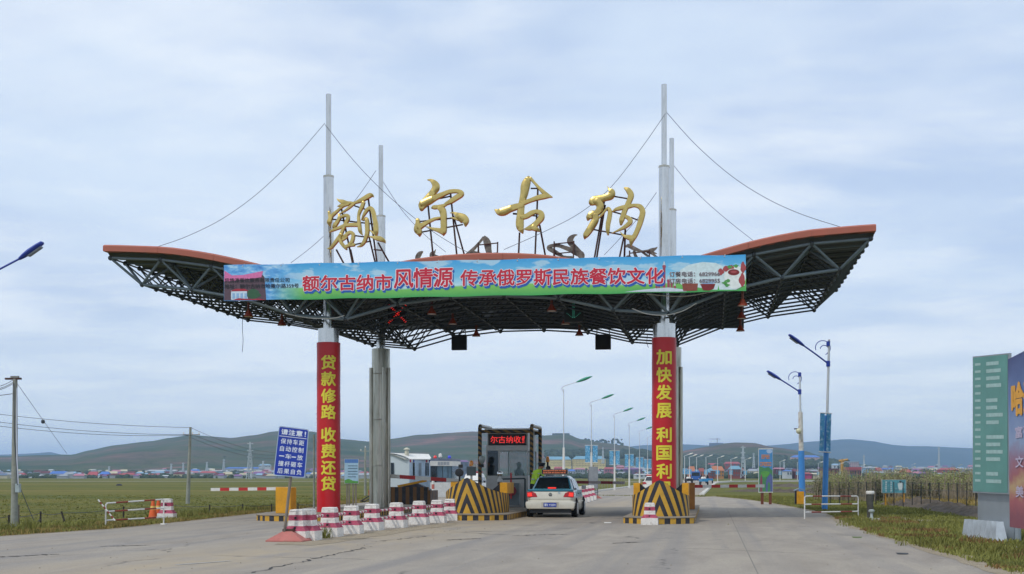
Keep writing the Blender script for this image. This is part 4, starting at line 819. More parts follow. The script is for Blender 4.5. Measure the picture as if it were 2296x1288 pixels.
def flank(cx_, y, hw, z0, z1, t, wide=.2):
    for s_ in (-1, 1):
        xo = cx_+s_*(hw-.01); xi = xo-s_*wide
        m_ = MB(); m_.box(min(xo, xi), y, z0, max(xo, xi), y+1.5, z1); m_.build('flank_wall', yelp, t, bevel=.006)
        xk = xi-s_*.32; m_ = MB(); m_.prism([(xi, z1-.02), (xk, z1-.3), (xi, z0)][::s_], y+.05, y+.4, 'y'); m_.build('brace_plate', black, t)
b1 = bow(-1.55, 40.75, .88, 1.0, 1.1, .62, 'striped collision bow guarding the front right column, red and white block before it'); flank(-1.55, 41.75, .86, .78, 1.2, b1)
b2 = bow(-7.9, 43.0, 1.05, 2.3, 1.16, .64, 'striped collision bow guarding the toll booth, black round lamp on its top'); flank(-7.9, 45.3, 1.0, .82, 1.2, b2, .26)
b3 = bow(-13.05, 58.2, 1.0, 1.2, .95, .62, 'dark striped rear collision bow seen from its open back, left of the toll booth', MATS['dark_bow_stripes'], 'rear collision bow', -1)
m_ = MB(); m_.box(-14.05, 56.4, .2, -12.05, 56.55, .95); m_.box(-12.05, 56.4, .2, -11.95, 58, .8); m_.build('back_plate', MATS['dark_bow_stripes'], b3)
m_ = MB(); m_.prism([(-13.35, .94), (-12.1, 1.18), (-12.1, 1.28), (-13.4, 1.02)], 56.3, 56.38, 'y'); m_.build('rim_strip', yelp, b3)
# beacon on the booth bow
t = thing('warning_lamp', 'black round warning lamp with a small floodlight above, on the booth bow', 'lamp', (-8.1, 43.9, 1.3)); p_ = PZ(1030, 1060, 44.2)
m_ = MB(); m_.tube(p_+Vector((0, -.06, 0)), p_+Vector((0, .08, 0)), .135, n=24); m_.build('disc', black, t, smooth=50, bevel=.01)
m_ = MB(); m_.tube((p_.x, p_.y+.02, 1.0), (p_.x, p_.y+.02, p_.z-.12), .03); m_.build('stem', black, t)
q = PZ(1033, 1046, 44.2); m_ = MB(); m_.box(q.x-.07, q.y-.05, q.z-.05, q.x+.07, q.y+.06, q.z+.06); m_.build('floodlight', black, t, bevel=.01)
m_ = MB(); m_.tube((q.x-.03, q.y, p_.z+.1), (q.x-.02, q.y, q.z-.04), .012); m_.build('bracket', alu, t); m_ = MB(); m_.tube((q.x+.04, q.y, p_.z+.1), (q.x+.03, q.y, q.z-.04), .012); m_.build('bracket', alu, t)
# ------------------------------------------------------------------ toll booth
Yb0 = 52.6; bx0, bx1 = PY(1090, 0, Yb0).x, PY(1184, 0, Yb0).x
def zat(py, px=1140, Y=Yb0): return PY(px, py, Y).z
t = thing('toll_booth', 'aluminium toll booth with a red lettered display over its window', 'toll booth', ((bx0+bx1)/2, Yb0, .2))
zt_, zled0, zsill, zhead = zat(966), zat(998), zat(1067), zat(1011); D = 2.6
m_ = MB(); m_.box(bx0, Yb0, .2, bx1, Yb0+D, zsill); m_.build('lower_wall', alu, t, bevel=.01)
m_ = MB(); m_.box(bx0, Yb0, zhead, bx1, Yb0+D, zled0-.01); m_.build('lintel', alu, t, bevel=.01)
m_ = MB(); m_.box(bx0+.04, Yb0+.06, zled0, bx1-.02, Yb0+D, zt_+.02); m_.build('upper_wall', alu, t, bevel=.01)
m_ = MB(); m_.box(bx0-.05, Yb0-.05, zt_+.022, bx1+.12, Yb0+D+.1, zt_+.09); m_.build('roof', white, t, bevel=.01)
for x in (bx0, bx0+.29*(bx1-bx0), bx1-.05):
    for yy in (Yb0, Yb0+D-.05):
        m_ = MB(); m_.box(x, yy, zsill+.002, x+.05, yy+.05, zhead-.002); m_.build('mullion', alu, t)
m_ = MB(); m_.box(bx0+.052, Yb0+.02, zsill+.004, bx0+.29*(bx1-bx0)-.003, Yb0+.028, zhead-.004); w1_ = m_.build('window', dglass, t)
for xa, xb, ya in ((bx0+.29*(bx1-bx0)+.052, bx1-.052, Yb0), (bx0+.29*(bx1-bx0)+.052, bx1-.052, Yb0+D-.05)):
    m_ = MB(); m_.box(xa, ya+.02, zsill+.004, xb, ya+.028, zhead-.004); m_.build('window', glass, t)
m_ = MB(); m_.box(bx1-.03, Yb0+.06, zsill+.004, bx1-.022, Yb0+D-.06, zhead-.004); m_.build('side_window', glass, t)
m_ = MB(); m_.box(bx0+.01, Yb0+.06, zsill+.004, bx0+.018, Yb0+D-.06, zhead-.004); m_.build('side_window', dglass, t)
m_ = MB(); m_.box(bx0+.3*(bx1-bx0), Yb0+.5, zsill-.1, bx1-.1, Yb0+.9, zsill-.04); m_.build('desk', kconc, t)
m_ = MB(); m_.box(bx0+.1, Yb0+.6, zsill+.02, bx0+.2*(bx1-bx0), Yb0+1., zhead-.1); m_.build('inner_cabinet', darkcl, t)
# display
lx0, lx1 = PY(1095, 0, Yb0-.08).x, PY(1179, 0, Yb0-.08).x; lz0, lz1 = zat(998, 1140, Yb0-.08), zat(974, 1140, Yb0-.08)
m_ = MB(); m_.box(lx0, Yb0-.08, lz0, lx1, Yb0+.05, lz1); dsp = m_.build('led_display', black, t, bevel=.008)
yl = Yb0-.085; tx0, tx1 = PY(1100, 0, yl).x, PY(1168, 0, yl).x; tz0, tz1 = zat(994, 1140, yl), zat(978, 1140, yl)
fit_text('lettering', '尔古纳收', (tx0, yl, tz0), (tx1, yl, tz0), (tx0, yl, tz1), ledred, t, .004, 0)
vs, fs, bb = text_mesh('费'); bm = bmesh.new(); vv = [bm.verts.new(v) for v in vs]
for f in fs:
    try: bm.faces.new([vv[i] for i in f])
    except ValueError: pass
xm = bb[0]+(bb[1]-bb[0])*.42; bmesh.ops.bisect_plane(bm, geom=bm.verts[:]+bm.edges[:]+bm.faces[:], plane_co=(xm, 0, 0), plane_no=(1, 0, 0), clear_outer=True)
xa, xb = PY(1169.5, 0, yl).x, PY(1176, 0, yl).x
for v in bm.verts: v.co = Vector((xa+(v.co.x-bb[0])/(xm-bb[0])*(xb-xa), yl-.004, tz0+(v.co.y-bb[2])/(bb[3]-bb[2])*(tz1-tz0)))
me = bpy.data.meshes.new('lettering'); bm.to_mesh(me); bm.free(); me.materials.append(ledred); link('lettering', me, t)
# striped bump frame
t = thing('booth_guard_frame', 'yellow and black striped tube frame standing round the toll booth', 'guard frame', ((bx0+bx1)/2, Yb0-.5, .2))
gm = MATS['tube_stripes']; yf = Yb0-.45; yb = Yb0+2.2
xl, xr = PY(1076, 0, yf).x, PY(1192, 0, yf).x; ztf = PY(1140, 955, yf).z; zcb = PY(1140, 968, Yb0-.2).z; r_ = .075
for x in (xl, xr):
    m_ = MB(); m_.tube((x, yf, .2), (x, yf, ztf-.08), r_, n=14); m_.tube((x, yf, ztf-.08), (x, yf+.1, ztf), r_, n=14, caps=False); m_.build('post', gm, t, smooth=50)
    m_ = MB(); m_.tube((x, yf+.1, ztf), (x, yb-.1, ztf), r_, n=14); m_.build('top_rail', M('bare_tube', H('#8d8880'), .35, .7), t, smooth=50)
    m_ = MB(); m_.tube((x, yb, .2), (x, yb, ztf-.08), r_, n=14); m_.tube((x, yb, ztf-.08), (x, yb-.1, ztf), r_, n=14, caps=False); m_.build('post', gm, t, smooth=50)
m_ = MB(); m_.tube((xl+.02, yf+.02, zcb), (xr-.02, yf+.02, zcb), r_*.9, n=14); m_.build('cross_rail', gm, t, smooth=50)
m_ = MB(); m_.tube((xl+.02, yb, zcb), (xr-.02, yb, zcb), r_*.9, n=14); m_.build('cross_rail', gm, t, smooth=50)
# street furniture in front of the booth
def onisl(px, Y): p_ = PY(px, 0, Y); return p_.x, Y
x, y = onisl(1121, 49); zt1 = PY(1121, 1056, 49).z
t = thing('bollard', 'dark bollard with a chrome ball on top before the booth', 'bollard', (x, y, .2))
m_ = MB(); m_.tube((x, y, .2), (x, y, zt1-.42), .085, n=14); m_.build('post', MATS['tube_stripes'], t, smooth=50)
m_ = MB(); m_.lathe([(.1, 0), (.11, .05), (.1, .1), (.05, .14), (.04, .2)], 14, (x, y, zt1-.42)); m_.build('collar', alu, t, smooth=50)
m_ = MB(); m_.lathe([(.11*math.sin(a_), -.11*math.cos(a_)) for a_ in [PI*k_/10 for k_ in range(1, 10)]], 16, (x, y, zt1-.11)); m_.build('ball', M('chrome', (.8, .8, .8), .08, 1.), t, smooth=80)
x, y = onisl(1147, 51.4); z0 = .2
t = thing('fire_point', 'grey stand with a red fire bucket and hose reel before the booth', 'fire equipment', (x, y, z0))
m_ = MB(); m_.box(x-.42, y, .3, x+.3, y+.4, 1.15); m_.build('cabinet', M('steel_blue_grey', H('#5f686c'), .5), t, bevel=.01)
m_ = MB(); m_.box(x-.28, y-.02, .72, x+.12, y-.005, 1.02); m_.build('notice', white, t)
m_ = MB(); m_.tube((x-.0, y-.12, .85), (x, y-.03, .85), .2, n=20); m_.build('hose_reel', M('fire_red_dull', H('#7a2330'), .6), t, smooth=50)
m_ = MB(); m_.tube((x+.0, y-.14, .55), (x+.0, y-.14, 1.55), .035, n=8); m_.build('red_post', redp, t)
m_ = MB(); m_.tube((x-.5, y-.15, .2), (x-.5, y-.15, 1.3), .03, n=8); m_.tube((x-.5, y-.15, 1.3), (x+.55, y-.15, 1.33), .03, n=8); m_.tube((x+.55, y-.15, .2), (x+.55, y-.15, 1.33), .035, n=8); m_.build('rail', M('dark_green_rail', H('#2b3a3c'), .5), t, smooth=50)
p_ = PY(1057, 1057, 50.5); t = thing('signal_box', 'grey box on a pale post with an orange beacon beside the booth', 'signal box', (p_.x, p_.y, .2))
m_ = MB(); m_.tube((p_.x, p_.y, .2), (p_.x, p_.y, p_.z-.15), .045); m_.build('post', white, t, smooth=50)
m_ = MB(); m_.box(p_.x-.17, p_.y-.09, p_.z-.17, p_.x+.17, p_.y+.09, p_.z+.18); m_.build('box', M('grey_green_box', H('#5f6a6a'), .5), t, bevel=.012)
m_ = MB(); m_.lathe([(.075, 0), (.08, .05), (.07, .17), (.03, .21)], 14, (p_.x, p_.y, p_.z+.2)); m_.build('beacon', amber, t, smooth=50)
m_ = MB(); m_.lathe([(.1, -.05), (.1, .0), (.06, .06)], 12, (p_.x+.14, p_.y, p_.z+.22)); m_.build('camera_dome', white, t, smooth=50)
p_ = PY(1228, 1030, 55.2); t = thing('orange_beacon', 'small orange beacon on a post behind the officer', 'beacon', (p_.x, p_.y, .2))
m_ = MB(); m_.lathe([(.07, -.12), (.08, -.05), (.07, .08), (.03, .12)], 12, tuple(p_)); m_.build('lens', amber, t, smooth=50)
m_ = MB(); m_.tube((p_.x, p_.y, .2), (p_.x, p_.y, p_.z-.12), .04); m_.build('post', black, t)
p_ = PY(1081, 1030, 51.5); t = thing('lamp_globe', 'small grey lamp globe on the left post of the booth guard frame', 'lamp', tuple(p_))
m_ = MB(); m_.lathe([(.04, -.2), (.1, -.1), (.13, 0), (.1, .1), (.04, .13)], 14, tuple(p_)); m_.build('globe', M('grey_globe', H('#9aa39f'), .3), t, smooth=60)
m_ = MB(); m_.box(p_.x-.06, p_.y, p_.z-.32, p_.x+.06, p_.y+.1, p_.z-.2); m_.build('bracket', black, t)
# ------------------------------------------------------------------ barrier arms
def arm(A, Bp, lab, hb, hcol, first=1, mats=(None, None), r_=.05, nseg_=8, h0=None):
    A = Vector(A); Bp = Vector(Bp); t = thing('boom_barrier', lab, 'barrier', (A.x, A.y, .2 if hb else A.z))
    w_ = mats[0] or white; rd_ = mats[1] or redp
    d_ = Bp-A; m_ = MB()
    for k_ in range(nseg_):
        a_ = A+d_*k_/nseg_; b_2 = A+d_*(k_+1)/nseg_; y = A.y
        s0 = len(m_.v); hh = r_
        m_.add([a_+Vector((0, -.02, -hh)), b_2+Vector((0, -.02, -hh)), b_2+Vector((0, -.02, hh)), a_+Vector((0, -.02, hh)), a_+Vector((0, .02, -hh)), b_2+Vector((0, .02, -hh)), b_2+Vector((0, .02, hh)), a_+Vector((0, .02, hh))],
               [(0, 1, 2, 3), (5, 4, 7, 6), (3, 2, 6, 7), (1, 0, 4, 5)]+([(0, 3, 7, 4)] if k_ == 0 else [])+([(2, 1, 5, 6)] if k_ == nseg_-1 else []), (k_+first) % 2)
    m_.build('boom', [w_, rd_], t)
    if hb:
        x0, x1, zt_, dep = hb; m_ = MB(); m_.box(x0, A.y-.15, .2, x1, A.y+dep, zt_); m_.build('housing', hcol, t, bevel=.02)
    return t
YL = 42.4; A = PY(640, 1096, YL); Bp = PY(473, 1098, YL)
arm(A, Bp, 'raised-height red and white boom reaching left over the field from a yellow housing', (PY(621, 0, YL).x, PY(655, 0, YL).x, PY(640, 1093, YL).z, .45), yelp, 1)
YL = 51.5; A = PY(1036, 1079, YL); Bp = PY(862, 1067, YL)
arm(A, Bp, 'white boom with two red stripes across the lane left of the booth', (PY(1012, 0, YL).x, PY(1034, 0, YL).x, PY(1020, 1080, YL).z, .4), yelp, 0, nseg_=5, r_=.075)
YL = 57.5; A = PY(1240, 1081, YL); Bp = PY(1401, 1083, YL)
arm(A, Bp, 'dull red and grey boom lowered ahead of the taxi', (A.x-.35, A.x-.02, 1.25, .4), ochre, 1, (M('grey_pink_paint', H('#a39a9c'), .6), M('dark_red_paint', H('#7d2733'), .6)), .06, 6)
YL = 49.8; A = PY(1556, 1091, YL); Bp = PY(1714, 1090, YL)
arm(A, Bp, 'red and white boom reaching right from the brown housing by the right column', (PY(1531, 0, YL).x, PY(1558, 0, YL).x, PY(1545, 1083, YL).z, .5), ochre, 1, r_=.055)
# ------------------------------------------------------------------ red and white divider blocks
def block_mesh(seed):
    r2 = random.Random(seed); W, Hh, D_ = .265, .68, .46
    prof = [(W, 0, 0), (W*.985, .185, 0), (W*.60, .29, 1), (W*.565, .425, 0), (W*.55, .52, 1), (W*.52, .625, 0), (W*.44, .655, 0)]
    # profile rows with material of the band above each row
    mi_ = [0, 1, 0, 1, 0, 0]; rows = [(W, 0), (W*.97, .215), (W*.66, .325), (W*.63, .445), (W*.60, .565), (W*.57, .655), (W*.48, .685)]
    m_ = MB()
    for (xa, za), (xb, zb), mm in zip(rows, rows[1:], mi_):
        da = D_/2*(1 if za < .22 else .68 if za < .4 else .66); db = D_/2*(1 if zb < .22 else .68 if zb < .4 else .66)
        if zb > .65: db *= .93
        s0 = len(m_.v); m_.add([(-xa, -da, za), (xa, -da, za), (xa, da, za), (-xa, da, za), (-xb, -db, zb), (xb, -db, zb), (xb, db, zb), (-xb, db, zb)], [(0, 1, 5, 4), (1, 2, 6, 5), (2, 3, 7, 6), (3, 0, 4, 7)], mm)
    xb, zb = rows[-1]; db = D_/2*.66*.93; m_.add([(-xb, -db, zb), (xb, -db, zb), (xb, db, zb), (-xb, db, zb)], [(0, 1, 2, 3)], 0)
    me = m_.mesh('block_body', [chalk, pinkred]); bm = bmesh.new(); bm.from_mesh(me); bmesh.ops.remove_doubles(bm, verts=bm.verts, dist=1e-4)
    bmesh.ops.subdivide_edges(bm, edges=bm.edges[:], cuts=2, use_grid_fill=True)
    for v in bm.verts:
        if v.co.z > .01: v.co += Vector((r2.uniform(-1, 1), r2.uniform(-1, 1), r2.uniform(-1, 1)))*.004
    bm.to_mesh(me); bm.free(); return me
bodies = [block_mesh(k_) for k_ in range(4)]
hm = MB(); hm.tube((0, -.235, 0), (0, -.18, 0), .028, n=10); hole_me = hm.mesh('socket', black)
def divider(px, py, lab, rz=0., group='red and white blocks dividing the approach', sc_=1., k_=0):
    p_ = GR(px-7, py); t = thing('divider_block', lab, 'concrete block', (p_.x, p_.y+.2, .005), rz, group); t.scale = (sc_,)*3
    link('block_body', bodies[k_ % 4], t, False)
    for z, dy in ((.275, .055), (.50, .09)):
        o = link('socket', hole_me, t, False); o.location = (0, dy-.02, z)
    return t
dv = [(669, 1214, 'nearest red and white block, right behind the leaning sign pole'), (690, 1213, 'red and white block pressed against the right side of the nearest one'), (741, 1205, 'third red and white block of the row, weeds at its foot'), (790, 1198, 'fourth red and white block of the row, below the red column banner'),
      (837, 1190, 'fifth red and white block of the row, left of the bare column foot'), (892, 1184, 'sixth red and white block, before the dark striped rear bow'), (943.5, 1177, 'seventh red and white block, below the white cabin'), (984, 1173, 'eighth red and white block, second nearest to the booth bow'), (1013, 1168, 'last red and white block of the row, touching the booth bow')]
dpos = []
for k_, (px, py, lab) in enumerate(dv):
    t = divider(px, py, lab, R(random.uniform(-4, 4)), k_=k_); dpos.append(Vector(t.location))
divider(1463, 1178, 'lone red and white block in front of the right collision bow', 0, 'single block', .93, 2)
divider(376, 1167, 'red and white block in the left verge beside the orange cones', R(8), 'single block', 1., 1)
ppm = (M('pipe_white', H('#d8cfcb'), .6), pinkred)
def pipe(A, Bp, lab, n_=7, r_=.03, mats=ppm, group='red and white pipes between the blocks'):
    m_ = MB()
    for k_ in range(n_): m_.tube(A.lerp(Bp, k_/n_), A.lerp(Bp, (k_+1)/n_), r_, n=8, mi=k_ % 2, caps=k_ in (0, n_-1))
    return tag(m_.build('pipe', list(mats), smooth=50), lab, 'pipe', group)
names_ = ['third', 'fourth', 'fifth', 'sixth', 'seventh', 'eighth', 'last']
for k_ in range(1, 8):
    A, Bp = dpos[k_], dpos[k_+1]
    for z, nm in ((.50, 'upper'), (.29, 'lower')):
        pipe(A+Vector((.1, .1, z)), Bp+Vector((-.1, -.26, z)), f'{nm} red and white pipe ending at the {names_[k_-1]} divider block from the left')
# ------------------------------------------------------------------ leaning blue notice sign
t = thing('notice_sign', 'leaning blue notice sign with white characters on a pole in a pink pyramid base', 'sign', tuple(GR(637, 1216)))
Zs = 29.0; ang = math.atan2(13, 111)
TL, TR, BR, BL = PZ(626, 955, Zs), PZ(693, 963, Zs), PZ(684, 1072, Zs), PZ(613, 1066, Zs)
n_ = (TR-TL).cross(BL-TL).normalized(); n_ = n_ if n_.y < 0 else -n_
def sgn(u, v, o=0.): return TL.lerp(TR, u).lerp(BL.lerp(BR, u), v)+n_*o
def plate(u0, v0, u1, v1, o0, o1, name, mat, par, corner=.05):
    pts = []
    w2, h2 = (TR-TL).length, (BL-TL).length; cu, cv = corner/w2*.7, corner/h2*.7
    for (cx_, cy_, a0) in ((u1-cu, v0+cv, -90), (u1-cu, v1-cv, 0), (u0+cu, v1-cv, 90), (u0+cu, v0+cv, 180)):
        for k_ in range(5): a_ = R(a0+k_*22.5); pts.append((cx_+cu*math.cos(a_), cy_+cv*math.sin(a_)))
    m_ = MB(); m = len(pts); m_.add([sgn(u, v, o0) for u, v in pts]+[sgn(u, v, o1) for u, v in pts], [tuple(range(m)), tuple(range(m, 2*m))]+[(i, (i+1) % m, m+(i+1) % m, m+i) for i in range(m)]); return m_.build(name, mat, par)
plate(0, 0, 1, 1, 0, .02, 'edge_frame', M('sign_edge', H('#aebfd0'), .4, .3), t); plate(.025, .02, .975, .985, .021, .024, 'board', bluesign, t)
wink = M('sign_white_ink', H('#dfe6ee'), .45, 0, .06, 3.)
m_ = MB(); m_.add([sgn(.05, .195, .027), sgn(.95, .195, .027), sgn(.95, .207, .027), sgn(.05, .207, .027)], [(0, 1, 2, 3)]); m_.build('rule_line', wink, t)
def srow(body, v0, v1, u0, u1, b_=.014, sp=1.): fit_text('lettering', body, sgn(u0, v1, 0), sgn(u1, v1, 0), sgn(u0, v0, 0), wink, t, .028, b_, spacing=sp)
srow('请注意', .055, .165, .10, .80, .03, 1.1); srow('!', .06, .16, .88, .915, .02)
for k_, body in enumerate(['保持车距', '自动控制', None, '撞杆砸车', '后果自负']):
    v = .245+k_*.15
    if body: srow(body, v, v+.105, .12, .88, .014, 1.25)
    else: srow('车', v, v+.1, .32, .50); srow('放', v, v+.105, .70, .88); srow('一', v+.045, v+.06, .12, .28); srow('一', v+.045, v+.06, .52, .66)
m_ = MB(); m_.path([PZ(636, 1195, Zs)+Vector((0, .06, 0)), PZ(645, 1115, Zs)+Vector((0, .05, 0)), PZ(651, 1068, Zs)+Vector((0, .035, 0)), PZ(655, 1000, Zs)+Vector((0, .03, 0))], .032, 10); m_.build('pole', wood, t, smooth=60)
p_ = GR(637, 1216)+Vector((0, .35, 0)); m_ = MB()
pp = [(-.42, -.34), (.40, -.36), (.44, .3), (-.36, .34)]; tp = [(-.09, -.07), (.07, -.08), (.08, .06), (-.08, .07)]
m_.add([(p_.x+x, p_.y+y, .0) for x, y in pp]+[(p_.x+x, p_.y+y, .03) for x, y in pp]+[(p_.x+x, p_.y+y, .24) for x, y in tp], [(0, 1, 5, 4), (1, 2, 6, 5), (2, 3, 7, 6), (3, 0, 4, 7), (4, 5, 9, 8), (5, 6, 10, 9), (6, 7, 11, 10), (7, 4, 8, 11), (8, 9, 10, 11)])
m_.build('pyramid_base', M('pink_concrete', H('#b06a62'), .9, 0, .15, 4., .5, 18, dirt=H('#8d7465')), t)
m_ = MB(); m_.box(p_.x-.12, p_.y-.1, .22, p_.x+.12, p_.y+.1, .27); m_.build('clamp', rust, t)
# ------------------------------------------------------------------ taxi
def car(name, lab, cat, loc, rz=0., top=teal, low=cream, roofsign=True, plate='蒙E Y2259', group=None, lights=True, lightbar=None, hgt=1.42):
    t = thing(name, lab, cat, loc, rz, group); Ln = 4.35; W = .83; zb = .24
    # side silhouette of the lower body, y from tail (0) to nose
    m_ = MB(); st = [(0.0, .42, .86, .80), (.03, .30, .90, .90), (.12, .26, .955, .96), (.5, .22, .97, 1.0), (1.2, .20, .93, 1.0), (2.9, .20, .92, 1.0), (3.3, .20, .90, .99), (4.0, .22, .78, .95), (4.28, .28, .68, .86), (4.35, .38, .6, .78)]
    prof = []
    for y, z0, z1, k_ in st:
        w_ = W*k_; h_ = z1-z0
        prof.append([(-w_*.93, y, z0), (-w_, y, z0+h_*.12), (-w_, y, z0+h_*.55), (-w_*.985, y, z0+h_*.78), (-w_*.93, y, z1-.03), (-w_*.84, y, z1), (w_*.84, y, z1), (w_*.93, y, z1-.03), (w_*.985, y, z0+h_*.78), (w_, y, z0+h_*.55), (w_, y, z0+h_*.12), (w_*.93, y, z0)])
    n_ = len(prof[0]); m_.add([v for ring in prof for v in ring], [(i*n_+j, i*n_+(j+1) % n_, (i+1)*n_+(j+1) % n_, (i+1)*n_+j) for i in range(len(prof)-1) for j in range(n_)]+[tuple(range(n_))[::-1], tuple((len(prof)-1)*n_+j for j in range(n_))])
    m_.build('body', low, t, smooth=50, world=False)
    # greenhouse
    m_ = MB(); zr = hgt
    gh = [(.42, .925, .925, .68), (.62, 1.02, .925, .655), (1.02, zr-.05, .925, .565), (1.35, zr, .925, .545), (2.1, zr+.005, .925, .545), (2.45, zr-.03, .925, .555), (2.95, 1.08, .925, .65), (3.2, .93, .925, .69)]
    pr = []
    for y, z1, z0, wt in gh:
        k_ = (z1-z0); wb = .735
        pr.append([(-wb, y, z0-.02), (-(wb+(wt-wb)*.5), y, z0+k_*.5), (-wt, y, z1-min(.05, k_*.4)), (-wt*.86, y, z1), (wt*.86, y, z1), (wt, y, z1-min(.05, k_*.4)), ((wb+(wt-wb)*.5), y, z0+k_*.5), (wb, y, z0-.02)])
    n_ = 8; m_.add([v for ring in pr for v in ring], [(i*n_+j, i*n_+(j+1) % n_, (i+1)*n_+(j+1) % n_, (i+1)*n_+j) for i in range(len(pr)-1) for j in range(n_)])
    m_.build('cabin', top, t, smooth=50, world=False)
    m_ = MB(); m_.box(-.775, -.004, .895, .775, .46, .968); m_.build('boot_lid_top', top, t, smooth=50, world=False, bevel=.006)
    def quad(name, pts, mat, th=.006):
        v = [Vector(p_) for p_ in pts]; nn = (v[1]-v[0]).cross(v[3]-v[0]).normalized()*th; q = MB(); q.add([p_-nn for p_ in v]+[p_+nn for p_ in v], [(0, 1, 2, 3), (7, 6, 5, 4), (0, 4, 5, 1), (1, 5, 6, 2), (2, 6, 7, 3), (3, 7, 4, 0)]); return q.build(name, mat, t, world=False)
    quad('rear_window', [(-.61, .545, .985), (.61, .545, .985), (.50, .985, 1.345), (-.50, .985, 1.345)], dglass, .012)
    quad('windscreen', [(.62, 3.03, 1.02), (-.62, 3.03, 1.02), (-.51, 2.55, 1.36), (.51, 2.55, 1.36)], dglass, .012)
    for s_ in (-1, 1):
        wn = [[(.95, .95), (1.62, .95), (1.62, 1.33), (1.22, 1.33)], [(1.67, .95), (2.35, .95), (2.35, 1.33), (1.67, 1.33)], [(2.4, .95), (2.85, .95), (2.6, 1.3), (2.4, 1.33)]]
        for w4 in wn:
            def sx_(z): return s_*(.735+(.545-.735)*((z-.925)/(hgt-.925))+.014)
            quad('side_window', [(sx_(z), y, z) for y, z in (w4 if s_ > 0 else w4[::-1])], dglass, .004)
        q = MB(); q.box(min(s_*.82, s_*.98), 2.78, .95, max(s_*.82, s_*.98), 2.9, 1.09); q.build('door_mirror', alu if s_ > 0 else black, t, world=False, bevel=.03)
        q = MB(); q.box(min(s_*.8, s_*.846), .1, .50, max(s_*.8, s_*.846), 4.1, .535); q.build('side_strip', low, t, world=False, bevel=.008)
        if s_ > 0:
            for y in (1.66, 2.38): q = MB(); q.box(.832, y, .5, .8345, y+.012, .93); q.build('door_seam', black, t, world=False)
            q = MB(); q.box(.83, .75, .72, .834, 2.8, .93); q.build('door_colour_band', M('pale_teal_film', H('#8fbccb'), .3), t, world=False)
            for y in (1.2, 1.95): q = MB(); q.box(.836, y, .8, .858, y+.16, .83); q.build('door_handle', black, t, world=False)
        # lamps
        q = MB(); q.prism([(s_*.44, .70), (s_*.80, .685), (s_*.815, .87), (s_*.62, .885), (s_*.5, .83)][::s_], -.012, .12, 'y'); lamp = q.build('tail_lamp', taildk, t, world=False, bevel=.01)
        if lights: q = MB(); q.prism([(s_*.62, .73), (s_*.78, .72), (s_*.785, .84), (s_*.65, .85)][::s_], -.016, -.012, 'y'); q.build('lit_bulb', tailred, lamp, world=False)
        for k_ in (0, 1):
            q = MB(); q.tube((s_*(.765-(.0)), [.68, 3.58][k_], .30), (s_*(.845), [.68, 3.58][k_], .30), .37, n=24); q.build('wheel_arch', M('arch_black', H('#0c0c0e'), .9), t, world=False, smooth=50)
            wl = MB(); wl.lathe([(.2, -.09), (.29, -.1), (.305, -.06), (.305, .06), (.29, .1), (.2, .09)], 22, caps=True); wl.xf(Matrix.Translation((s_*.775, [.68, 3.58][k_], .305)) @ Matrix.Rotation(PI/2, 4, 'Y')); wh = wl.build('wheel', rubber, t, world=False, smooth=50)
            rm = MB(); rm.lathe([(.02, .0), (.19, .0), (.2, .03), (.17, .05), (.05, .04)], 16); rm.xf(Matrix.Translation((s_*.835, [.68, 3.58][k_], .305)) @ Matrix.Rotation(s_*PI/2, 4, 'Y')); rr = rm.build('rim', alu, wh, smooth=50, world=False)
        q = MB(); q.box(min(s_*.62, s_*.82), .98, .1, max(s_*.62, s_*.82), 1.0, .3); q.build('mud_flap', rubber, t, world=False)
    q = MB(); q.prism([(-.80, .30), (.80, .30), (.845, .42), (.845, .52), (.80, .555), (-.80, .555), (-.845, .52), (-.845, .42)], -.11, .2, 'y'); q.build('rear_bumper', low, t, world=False, bevel=.03, smooth=40)
    q = MB(); q.box(-.30, -.114, .345, .30, -.106, .53); q.build('plate_recess', M('shade_cream', H('#b5b0a0'), .5), t, world=False, bevel=.003)
    q = MB(); q.box(-.70, -.02, .16, .70, .3, .27); q.build('underbody', black, t, world=False)
    q = MB(); q.box(-.78, -.008, .625, .78, .02, .635); q.build('boot_seam', M('seam_grey', H('#8b877c'), .6), t, world=False)
    pm = MB(); pm.box(-.22, -.126, .365, .22, -.118, .505); pl = pm.build('number_plate', bluesign, t, world=False)
    if plate:
        vs, fs, bb = text_mesh(plate); vs, fs = bold(vs, fs, .02, 5); q = MB(); q.add([(-.19+(v.x-bb[0])/(bb[1]-bb[0])*.38, -.129-v.z, .39+(v.y-bb[2])/(bb[3]-bb[2])*.09) for v in vs], fs); q.build('lettering', wink, t, world=False)
        # maker's emblem, a ring with the two stacked letters
        q = MB(); 
        for k_ in range(20):
            a_, b_2 = 2*PI*k_/20, 2*PI*(k_+1)/20; q.tube((.052*math.cos(a_), -.014, .79+.052*math.sin(a_)), (.052*math.cos(b_2), -.014, .79+.052*math.sin(b_2)), .0065, n=5)
        for a_, b_2 in (((-.02, .835), (0, .797)), ((.02, .835), (0, .797)), ((-.04, .8), (-.02, .752)), ((-.02, .752), (0, .785)), ((0, .785), (.02, .752)), ((.02, .752), (.04, .8))): q.tube((a_[0], -.014, a_[1]), (b_2[0], -.014, b_2[1]), .006, n=5)
        q.build('emblem', M('emblem_grey', H('#50555a'), .25, .8), t, world=False)
        q = MB()
        for k_ in range(4): a_, b_2 = PI/2*k_, PI/2*(k_+1); q.tube((.30+.04*math.cos(a_), -.0145, .855+.04*math.sin(a_)), (.30+.04*math.cos(b_2), -.0145, .855+.04*math.sin(b_2)), .005, n=5)
        q.build('blue_mark', M('mark_blue', H('#5f9ec4'), .5), t, world=False)
    if lights: q = MB(); q.box(-.14, .50, .985, .14, .53, 1.03); q.build('brake_lamp', tailred, t, world=False)
